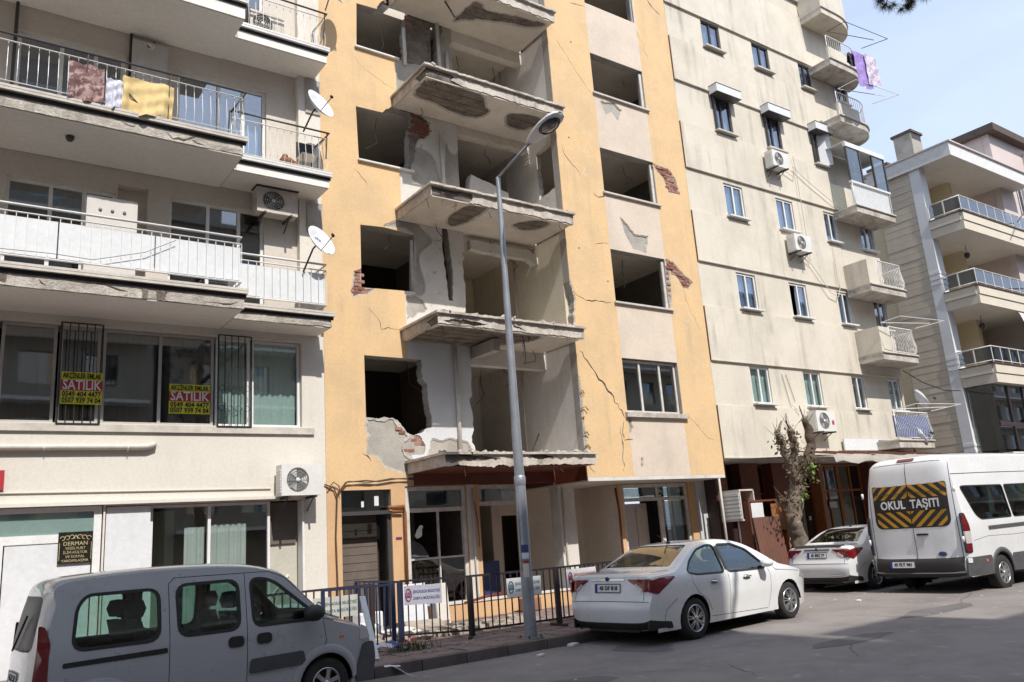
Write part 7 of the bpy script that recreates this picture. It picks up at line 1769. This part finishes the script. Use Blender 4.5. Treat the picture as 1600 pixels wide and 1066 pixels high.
sgn_board(b2[0], b2[4] * .40, b2[4] * .80, .58, .90, LN, 'bluish municipal notice partly hidden by the street lamp', m='ink_teal', crest='ink_teal')
sgn_board(b3[0], b3[4] * .14, b3[4] * .62, .62, .95, LN, 'municipal notice with a pink crest just above the boot of the nearer saloon', m='banner_red', crest='ink_magenta')
# the barriers turning back to the wall at the left, and those stacked by the van
C0 = (6, 12.385)
b4 = barrier((B0[0] - .12, B0[1] - .22), (B0[0] - .10, B0[1] + 1.6), 'blue crowd barrier standing edge-on at the bent corner', 'barrier_blue', feet=(), mb='barrier_blue', nb=9)
b5 = barrier((4.02, 12.9), (6.25, 13.02), 'brown topped crowd barrier behind the bonnet of the silver van', 'barrier_brown', feet=(0,), mb='barrier_brown')
b6 = barrier((5.2, 12.65), (6.3, 12.35), 'blue crowd barrier leaning beside the white plank', 'barrier_blue', feet=(), mb='barrier_blue')
sgn_board(b5[0], 1.15, 1.95, .55, .88, LN, 'faded municipal notice behind the bonnet of the silver van', m='ink_teal', crest='ink_teal', mat_='curtain_cream')
tag(MB().tube([(5.21, 11.232) + (.9,), (5.21, 11.232) + (.9,)], .01).build('x', 'tape_white'), 'x', 'x') if False else None
def bar_obj(name, a, b, w_, d_, m, label, cat):
    a, b = Vector(a), Vector(b); ax = (b - a).normalized(); s1 = ax.cross(Vector((0, 1, 0))).normalized() * w_ / 2; s2 = ax.cross(s1).normalized() * d_ / 2; vs = []
    for p in (a, b):
        for i, j in ((-1, -1), (1, -1), (1, 1), (-1, 1)): vs.append(tuple(p + s1 * i + s2 * j))
    return tag(MB().add(vs, [(0, 1, 2, 3), (7, 6, 5, 4), (0, 4, 5, 1), (1, 5, 6, 2), (2, 6, 7, 3), (3, 7, 4, 0)]).build(name, m), label, cat)
bar_obj('plank', (5.632, 12.1, 1.036), (5.602, 11.6, .16), .085, .03, 'sign_white', 'white plank leaning on the barriers in front of the silver van', 'plank')
bar_obj('grey_board', (4.45, 13.3, .15), (4.5, 13.45, 1.0), .5, .03, 'sign_white', 'pale board leaning behind the barriers next to the silver van', 'board')
bar_obj('grey_board', (5.0, 13.4, .15), (5.02, 13.6, .95), .42, .03, 'white_panel', 'narrow pale board leaning behind the barriers left of the doorway', 'board')
# barrier tape knotted at the kerb
def ribbon(pts, w_, m, label, name='barrier_tape'):
    vs = []; fs = []
    for i, p in enumerate(pts):
        p = Vector(p); tw = i * .9; sd = Vector((math.cos(tw) * .6, math.sin(tw) * .5, .55 + .3 * math.sin(i * 1.3))).normalized() * w_ / 2
        vs += [tuple(p - sd), tuple(p + sd)]
        if i: fs.append((2 * i - 2, 2 * i, 2 * i + 1, 2 * i - 1))
    return tag(MB().add(vs, fs, 0, True).build(name, m), label, 'tape')
gx, gy = (5.968, 12.164)
ribbon([(gx - .1, gy + .15, .22), (gx + .05, gy + .1, .28), (gx + .2, gy + .05, .24), (gx + .35, gy + .1, .27), (gx + .42, gy, .2), (gx + .3, gy - .08, .18), (gx + .1, gy - .05, .2), (gx - .02, gy - .15, .17)], .07, 'tape_white', 'white barrier tape knotted at the foot of the blue barrier')
ribbon([(gx + .1, gy + .12, .26), (gx + .22, gy + .08, .30), (gx + .3, gy, .24), (gx + .38, gy + .05, .22), (gx + .2, gy + .02, .2)], .06, 'tape_blue', 'blue barrier tape knotted with the white one')
a = (5.325, 10.808); b_ = (5.479, 10.634); c3 = (5.633, 10.806); d4 = (5.633, 10.477)
pts = [a + (.156,), interp(a, b_, .35) + (.165,), interp(a, b_, .7) + (.157,), b_ + (.158,), (b_[0] + .03, 10.935, .13), (c3[0], 10.92, .06), (c3[0] + .05, 10.85, .012), d4 + (.006,)]
vs = []; qz = random.Random(9)
for p in pts: h_ = .03; vs += [(p[0], p[1] - h_, p[2]), (p[0] + .01, p[1] + h_, p[2] + .012)]
tag(MB().add(vs, [(2 * i, 2 * i + 2, 2 * i + 3, 2 * i + 1) for i in range(len(pts) - 1)], 0, True).build('barrier_tape', 'tape_white'), 'torn strip of white tape trailing over the kerb', 'tape')
# weeds at the barrier corner
q = random.Random(21); wb = MB(); wx, wy = (6.404, 12.148)
for i in range(150):
    x, y = wx + q.gauss(0, .20), wy + q.gauss(0, .13); a = q.uniform(0, 6.28); h_ = q.uniform(.06, .22); l = q.uniform(.03, .12); w_ = .008
    wb.add([(x - w_, y, .15), (x + w_, y, .15), (x + l * math.cos(a), y + l * math.sin(a), .15 + h_)], [(0, 1, 2)])
o = wb.build('weeds', 'weed', kind='stuff')
# rubble between barrier and wall
q = random.Random(22); rb = MB()
for i in range(300):
    x, y = q.uniform(6.3, 9.9), 13.2 + abs(q.gauss(0, .75)); s_ = q.choice((.02, .03, .04, .06, .09)) * q.uniform(.7, 1.3)
    if y > 15.4: continue
    M3 = Matrix.Rotation(q.uniform(0, 6), 3, 'Z') @ Matrix.Rotation(q.uniform(-.5, .5), 3, 'X'); c = Vector((x, y, .14 + s_ * .5))
    vs = [tuple(c + M3 @ Vector((a * s_ * q.uniform(.8, 1.5), b * s_ * q.uniform(.5, 1.1), e * s_ * .6))) for a in (-1, 1) for b in (-1, 1) for e in (-1, 1)]
    rb.add(vs, [(0, 1, 3, 2), (4, 6, 7, 5), (0, 4, 5, 1), (2, 3, 7, 6), (0, 2, 6, 4), (1, 5, 7, 3)])
for i in range(240):
    x, y = q.uniform(5.2, 11.5), q.uniform(11.3, 13.6); s_ = q.choice((.008, .012, .02)) * q.uniform(.7, 1.4); c = Vector((x, y, .148 + s_ * .3)); a = q.uniform(0, 6); M3 = Matrix.Rotation(a, 3, 'Z')
    vs = [tuple(c + M3 @ Vector((e * s_ * q.uniform(.8, 1.6), f * s_ * q.uniform(.5, 1.1), g_ * s_ * .5))) for e in (-1, 1) for f in (-1, 1) for g_ in (-1, 1)]
    rb.add(vs, [(0, 1, 3, 2), (4, 6, 7, 5), (0, 4, 5, 1), (2, 3, 7, 6), (0, 2, 6, 4), (1, 5, 7, 3)])
rb.build('rubble_chips', 'rubble', kind='stuff')
def boxy(name, x, y, z, w_, d_, h_, m, label, cat, rz=0., tilt=0.):
    o = tag(MB().box(-w_ / 2, w_ / 2, -d_ / 2, d_ / 2, 0, h_).build(name, m, loc=(0, 0, 0)), label, cat); o.location = (x, y, z); o.rotation_euler = (tilt, 0, rz)
    b = bmesh.new(); b.from_mesh(o.data); bmesh.ops.bevel(b, geom=b.edges[:], offset=min(w_, d_, h_) * .08, segments=1, affect='EDGES'); b.to_mesh(o.data); b.free(); return o
boxy('plaster_slab', 7.15, 13.9, .15, .9, .5, .12, 'pale_plaster', 'broken pale plaster slab lying behind the first barrier', 'rubble', .3, .1)
boxy('plaster_slab', 7.9, 14.3, .15, .7, .45, .16, 'rubble', 'thick grey plaster slab among the rubble near the shop window', 'rubble', -.4, .2)
boxy('foam_block', 6.85, 14.5, .15, .5, .3, .45, 'ink_white', 'white block standing in the rubble left of the white door', 'block', .2)
boxy('door_panel', 8.05, 14.9, .15, .62, .06, .85, 'white_panel', 'white door panel standing in the rubble before the shop window', 'panel', .1, -.12)
boxy('door_panel', 8.75, 15.1, .15, .4, .06, .8, 'pipe_white', 'narrow pale panel leaning under the white shop window', 'panel', -.1, -.15)
boxy('brown_box', 11.1, 15.25, .15, .45, .3, .30, 'cardboard', 'brown cardboard box by the yellow plinth behind the lamp', 'box', .1)
boxy('brown_box', 13.0, 15.3, .15, .5, .35, .36, 'brick', 'reddish box by the yellow plinth right of the lamp', 'box', .05)
boxy('flat_board', 7.4, 13.6, .15, 1.0, .5, .03, 'banner_red', 'red edged board lying flat in the rubble', 'board', .15, .05)
boxy('crumpled_bag', 6.6, 14.0, .15, .35, .3, .3, 'sign_white', 'white crumpled bag in the rubble beside the blue barriers', 'bag', .5, .2)
boxy('blue_door', 10.95, 16.5, .15, .55, .06, 1.1, 'ink_blue', 'dark blue panel standing inside the open shop behind the lamp', 'panel', .2)
boxy('litter_bag', 8.65, 10.80, .005, .20, .11, .04, 'ink_white', 'white plastic litter in the gutter behind the nearer saloon', 'litter', .4)
boxy('litter_scrap', *(7.7, 10.404), .005, .10, .08, .03, 'sign_white', 'small white scrap lying on the road below the lamp', 'litter', .3)
boxy('paper_scrap', *(15.624, 10.173), .005, .12, .08, .03, 'ink_white', 'small white scrap on the road behind the minibus', 'litter', .3)
br_ = MB().tube([(9.2, 14.9, .52), (9.7, 14.85, .60), (10.3, 14.9, .64)], .03, 5); tag(br_.build('broken_batten', 'wood_red'), 'brown broken batten resting along the plinth left of the lamp', 'batten')

# ---- corrugated sheet, cabinets and clutter before the cream shop
t = local_thing('corrugated_sheet', 'rust brown corrugated metal sheet leaning upright beside the pruned tree', 'metal sheet')
vs = []; n = 60; W2, H2 = 1.05, 1.72
for i in range(n + 1):
    x = W2 * i / n; d_ = .022 * (1 if math.sin(i * 2 * math.pi / 6) > .2 else (-1 if math.sin(i * 2 * math.pi / 6) < -.2 else 0))
    vs += [(x, d_, 0), (x, d_, H2)]
MB().add(vs, [(2 * i, 2 * i + 2, 2 * i + 3, 2 * i + 1) for i in range(n)]).build('sheet', 'rust_sheet', t)
MB().box(0, .03, .03, .06, 0, H2 - .02).box(W2 - .03, W2, .03, .06, 0, H2 - .02).build('edge_rail', 'dark_frame', t)
t.location = (17.372, 13.75, .10); t.rotation_euler = (R(-6), 0, R(0))
t = local_thing('cupboard', 'open red-brown wooden cupboard with an orange side behind the corrugated sheet', 'cupboard'); t.location = (17.732, 14.3, .14); t.rotation_euler = (0, 0, R(-8))
MB().box(0, .05, 0, .5, 0, 2.12).box(.051, 1.25, .45, .5, 0, 2.12).box(.051, 1.25, 0, .449, 2.07, 2.12).box(.051, .45, .40, .449, .8, 2.06).build('carcass', 'wood_red', t)
MB().box(1.251, 1.31, 0, .5, 0, 2.02).box(.80, 1.25, .02, .05, 1.3, 2.0).build('orange_door', 'wood_orange', t)
MB().box(.10, .52, .02, .05, 1.05, 2.05).build('white_shelf', 'white_panel', t)
t = local_thing('vent_box', 'white louvred metal box on a post beside the maroon door', 'vent box'); t.location = (17.672, 14.7, 1.746)
MB().box(0, .04, -.2, .5, 0, .82).box(.041, .60, .46, .5, 0, .82).box(.041, .60, -.2, .459, 0, .04).box(.041, .60, -.2, .459, .78, .82).box(.56, .60, -.2, .459, .041, .779).build('casing', 'pipe_white', t)
lv = MB()
for k in range(7): MB().box(-.02, .0, -.17, .47, .06 + k * .10, .13 + k * .10).build('louvre', 'white_metal', t)
MB().box(.28, .33, .1, .15, -1.5, -.001).build('post', 'dark_frame', t)
MB().tube([(.12, .05, -1.5), (.14, .05, -.7), (.13, .05, 0)], .03, 6).tube([(-.15, .3, -1.5), (-.15, .3, .3), (-.15, .3, 1.8)], .035, 6).build('pipe', 'pipe_white', t)
boxy('blue_bin', 16.541, 14.2, .14, .9, .5, .95, 'ink_blue', 'dark blue bin standing beyond the roof of the nearer saloon', 'bin', .1)
boxy('teal_board', 19.546, 14.5, .14, .55, .05, 1.9, 'teal_wall', 'pale turquoise board standing behind the tree trunk', 'board', 0)

# ---- pruned tree
tr = thing('pruned_tree', (18.80, 13.70, .1), 'hard pruned tree with three knobbly stubs and a few dry leaves', 'tree')
q = random.Random(31)
def limb(b, pts, rs, seed, kn=.0, n=10):
    qq = random.Random(seed); P_ = []; Rr = []
    for i in range(len(pts) - 1):
        a, c = Vector(pts[i]), Vector(pts[i + 1]); k = max(2, int((c - a).length / .07))
        for j in range(k):
            t_ = j / k; P_.append(a + (c - a) * t_ + Vector((qq.gauss(0, .008), qq.gauss(0, .008), 0))); Rr.append((rs[i] + (rs[i + 1] - rs[i]) * t_) * (1 + qq.gauss(0, .012 + kn * .8)))
    P_.append(Vector(pts[-1])); Rr.append(rs[-1]); b0 = len(b.v); b.tube([tuple(p) for p in P_], Rr, n)
    if n >= 10:
        for vi in range(b0, len(b.v)):
            p = Vector(b.v[vi]); c = P_[min(len(P_) - 1, (vi - b0) // n)]; d = p - c; f = 1 + .28 * mnoise.noise(p * Vector((5, 5, 2.2)) + Vector((seed, 0, 0))) + .16 * mnoise.noise(p * 14)
            b.v[vi] = tuple(c + d * f)
    for _ in range(int(kn * 70)):
        i = qq.randrange(len(P_)); a = qq.uniform(0, 6.28); r0 = Rr[i]; c = P_[i] + Vector((math.cos(a) * r0, math.sin(a) * r0, 0)); s_ = r0 * qq.uniform(.35, .75)
        b.lathe([(0, -s_), (s_ * .8, -s_ * .5), (s_, 0), (s_ * .7, s_ * .6), (0, s_ * .9)], tuple(c), 'z', 7)
F_ = (19.124, 13.7, 2.544)
tk = MB(); limb(tk, [(18.86, 13.7, .05), (18.82, 13.7, .9), (18.72, 13.7, 1.7), F_], [.27, .21, .185, .20], 1, .0, 22); tk.build('trunk', 'bark', tr)
def px3(x, y, d): return None
lb1 = MB(); limb(lb1, [F_, (18.717, 13.6, 3.134), (18.517, 13.55, 3.723), (18.292, 13.5, 3.968)], [.15, .115, .10, .095], 2, .10); lb1.build('limb', 'bark', tr)
lb2 = MB(); limb(lb2, [(F_[0] - .1, 13.66, F_[2] + .1), (18.977, 13.6, 3.183), (19.014, 13.55, 3.727), (18.86, 13.5, 4.063)], [.13, .115, .10, .08], 3, .10); lb2.build('limb', 'bark', tr)
lb3 = MB(); limb(lb3, [F_, (19.729, 13.75, 3.091), (20.126, 13.8, 3.68), (20.132, 13.8, 4.166), (19.984, 13.8, 4.398)], [.15, .13, .135, .12, .08], 4, .08); lb3.build('limb', 'bark_dark', tr)
tw = MB()
for a, c, r in (((1214, 676), (1221, 660), .03), ((1232, 672), (1228, 658), .03), ((1256, 656), (1249, 636), .025), ((1238, 668), (1229, 650), .025), ((1249, 660), (1245, 648), .02)):
    pass
for p0, p1, r in (((18.288, 13.5, 3.951), (18.551, 13.5, 4.264), .035), ((18.895, 13.5, 3.977), (18.674, 13.45, 4.259), .04), ((20, 13.8, 4.344), (19.73, 13.7, 4.754), .025), ((18.694, 13.45, 4.225), (18.655, 13.4, 4.458), .02), ((19.98, 13.8, 4.379), (20.186, 13.8, 4.493), .05)):
    limb(tw, [p0, p1], [r, r * .5], 5, .02, 6)
qq = random.Random(51)
for i in range(26):
    bx, by_, bz = qq.choice(((18.28, 13.5, 3.917), (18.891, 13.5, 3.96), (18.44, 13.5, 3.681), (20.021, 13.8, 4.308), (18.901, 13.5, 3.547), (18.239, 13.5, 2.153)))
    l = qq.uniform(.15, .5); dx, dy = qq.gauss(0, .16), qq.gauss(0, .16)
    tw.tube([(bx + qq.gauss(0, .06), by_ + qq.gauss(0, .05), bz), (bx + dx * .5, by_ + dy * .5, bz + l * .5), (bx + dx, by_ + dy, bz + l)], [.010, .007, .003], 5)
tw.build('twigs', 'bark', tr)
def leaves(parent, m, cx, cy, cz, sx, sz, n, seed, size=.05):
    qq = random.Random(seed); b = MB()
    for i in range(n):
        c = Vector((qq.gauss(cx, sx), qq.gauss(cy, sx * .8), qq.gauss(cz, sz))); d = Vector((qq.gauss(0, 1), qq.gauss(0, 1), qq.gauss(-.4, 1))).normalized(); s1 = d.cross(Vector((qq.gauss(0, 1), qq.gauss(0, 1), qq.gauss(0, 1)))).normalized(); s_ = size * qq.uniform(.5, 1.4)
        b.add([tuple(c), tuple(c + d * s_ + s1 * s_ * .55), tuple(c + d * s_ * 2), tuple(c + d * s_ - s1 * s_ * .55)], [(0, 1, 2, 3)])
    return b.build('leaves', m, parent, kind='stuff')
for (x, y, sx, sz, n, m) in ((1258, 738, .20, .22, 200, 'leaf'), (1262, 720, .16, .15, 220, 'leaf_brown'), (1245, 745, .18, .25, 260, 'leaf_brown'), (1218, 690, .10, .14, 160, 'leaf_brown'), (1238, 700, .12, .2, 220, 'leaf_brown'), (1242, 682, .10, .12, 90, 'leaf_brown'), (1263, 733, .08, .08, 60, 'leaf_bright'), (1254, 772, .07, .06, 60, 'leaf_bright'), (1226, 783, .18, .09, 110, 'leaf_brown'), (1238, 795, .12, .12, 100, 'leaf_brown')):
    v = (0, 0)
    leaves(tr, m, *{(1258, 738): (19.314, 13.5, 2.901), (1262, 720): (19.505, 13.5, 3.209), (1245, 745): (18.852, 13.5, 2.784), (1218, 690): (18.34, 13.5, 3.714), (1238, 700): (18.846, 13.5, 3.547), (1242, 682): (19.033, 13.5, 3.858), (1263, 733): (19.261, 13.35, 2.971), (1254, 772): (18.847, 13.35, 2.324), (1226, 783): (18.055, 13.4, 2.168), (1238, 795): (18.324, 13.4, 1.964)}[(x, y)], sx, sz, int(n * .42), x + y, .055)

# ---- pine whose branch hangs into the top of the picture
pn = thing('pine_tree', (9.2, -3.0, 0), 'pine tree on the near pavement, one needled branch hanging into the sky', 'tree')
tk = MB(); limb(tk, [(9.2, -3, 0), (9.25, -2.95, 4), (9.15, -3.05, 9), (9.2, -3, 13.5)], [.24, .20, .14, .05], 8, .02, 12); tk.build('trunk', 'bark', pn)
E0 = (13.427, 6.0, 10.7)
br = MB(); limb(br, [(9.2, -3, 9.0), (9.9, .5, 9.9), (11.2, 3.6, 10.3), (E0[0] - .1, E0[1], E0[2] + .25)], [.09, .06, .04, .015], 9, 0, 8)
q = random.Random(41)
tips = []
for k in range(5):
    t_ = .55 + .1 * k
    tips.append(k)
sub = [(12.701, 6.0, 10.152), (13.072, 6.1, 10.312), (13.38, 5.9, 10.371), (13.677, 6.0, 10.505), (13.983, 6.1, 10.642), (14.249, 6.0, 10.832), (13.289, 6.0, 10.597), (13.883, 6.0, 10.791), (14.545, 6.0, 11.091), (12.837, 6.0, 10.454)]
for s_ in sub: limb(br, [(E0[0] - .1, E0[1], E0[2] + .25), interp((E0[0] - .1, E0[1], E0[2] + .25), s_, .6), s_], [.014, .010, .006], 10, 0, 5)
br.build('branch', 'bark_dark', pn)
def tuft(b, c, r, n, qq):
    for i in range(n):
        d = Vector((qq.gauss(0, 1), qq.gauss(0, 1), qq.gauss(-.35, .8))).normalized(); s1 = d.cross(Vector((qq.gauss(0, 1), qq.gauss(0, 1), 1))).normalized() * .0035; p = Vector(c); e = p + d * r * qq.uniform(.6, 1.1) + Vector((0, 0, -r * .12))
        b.add([tuple(p - s1), tuple(p + s1), tuple(e)], [(0, 1, 2)])
nd = MB()
for s_ in sub:
    for k in range(3):
        tuft(nd, (s_[0] + q.gauss(0, .03), s_[1] + q.gauss(0, .06), s_[2] + q.gauss(.03, .04)), .17, 90, q)
nd.build('needles', 'pine_needle', pn, kind='stuff')
cr_ = MB()
for i in range(170):
    z = q.uniform(6.5, 14); rr = (14.4 - z) * .42 * q.uniform(.3, 1); a = q.uniform(0, 6.28); c = (9.2 + rr * math.cos(a), -3 + rr * math.sin(a), z + q.gauss(0, .2))
    tuft(cr_, c, .38, 60, q)
    if i % 4 == 0: limb(cr_, [(9.2, -3, z - .2), c], [.03, .01], i, 0, 5)
o = cr_.build('crown', 'pine_needle', pn, kind='stuff')

tag(MB().tube([(27.0, 14.5, 6.35), (29.0, 14.9, 6.1), (31.2, 15.3, 6.0), (33.3, 15.7, 6.15)], .018, 5).build('overhead_cable', 'cable_black'), 'black cable sagging between the cream and the stone clad buildings', 'cable')
tag(MB().box(.55, 1.06, 15.79, 15.83, 3.088, 3.409).build('red_sign', 'banner_red'), 'small red sign cut off by the left edge of the photo', 'sign')
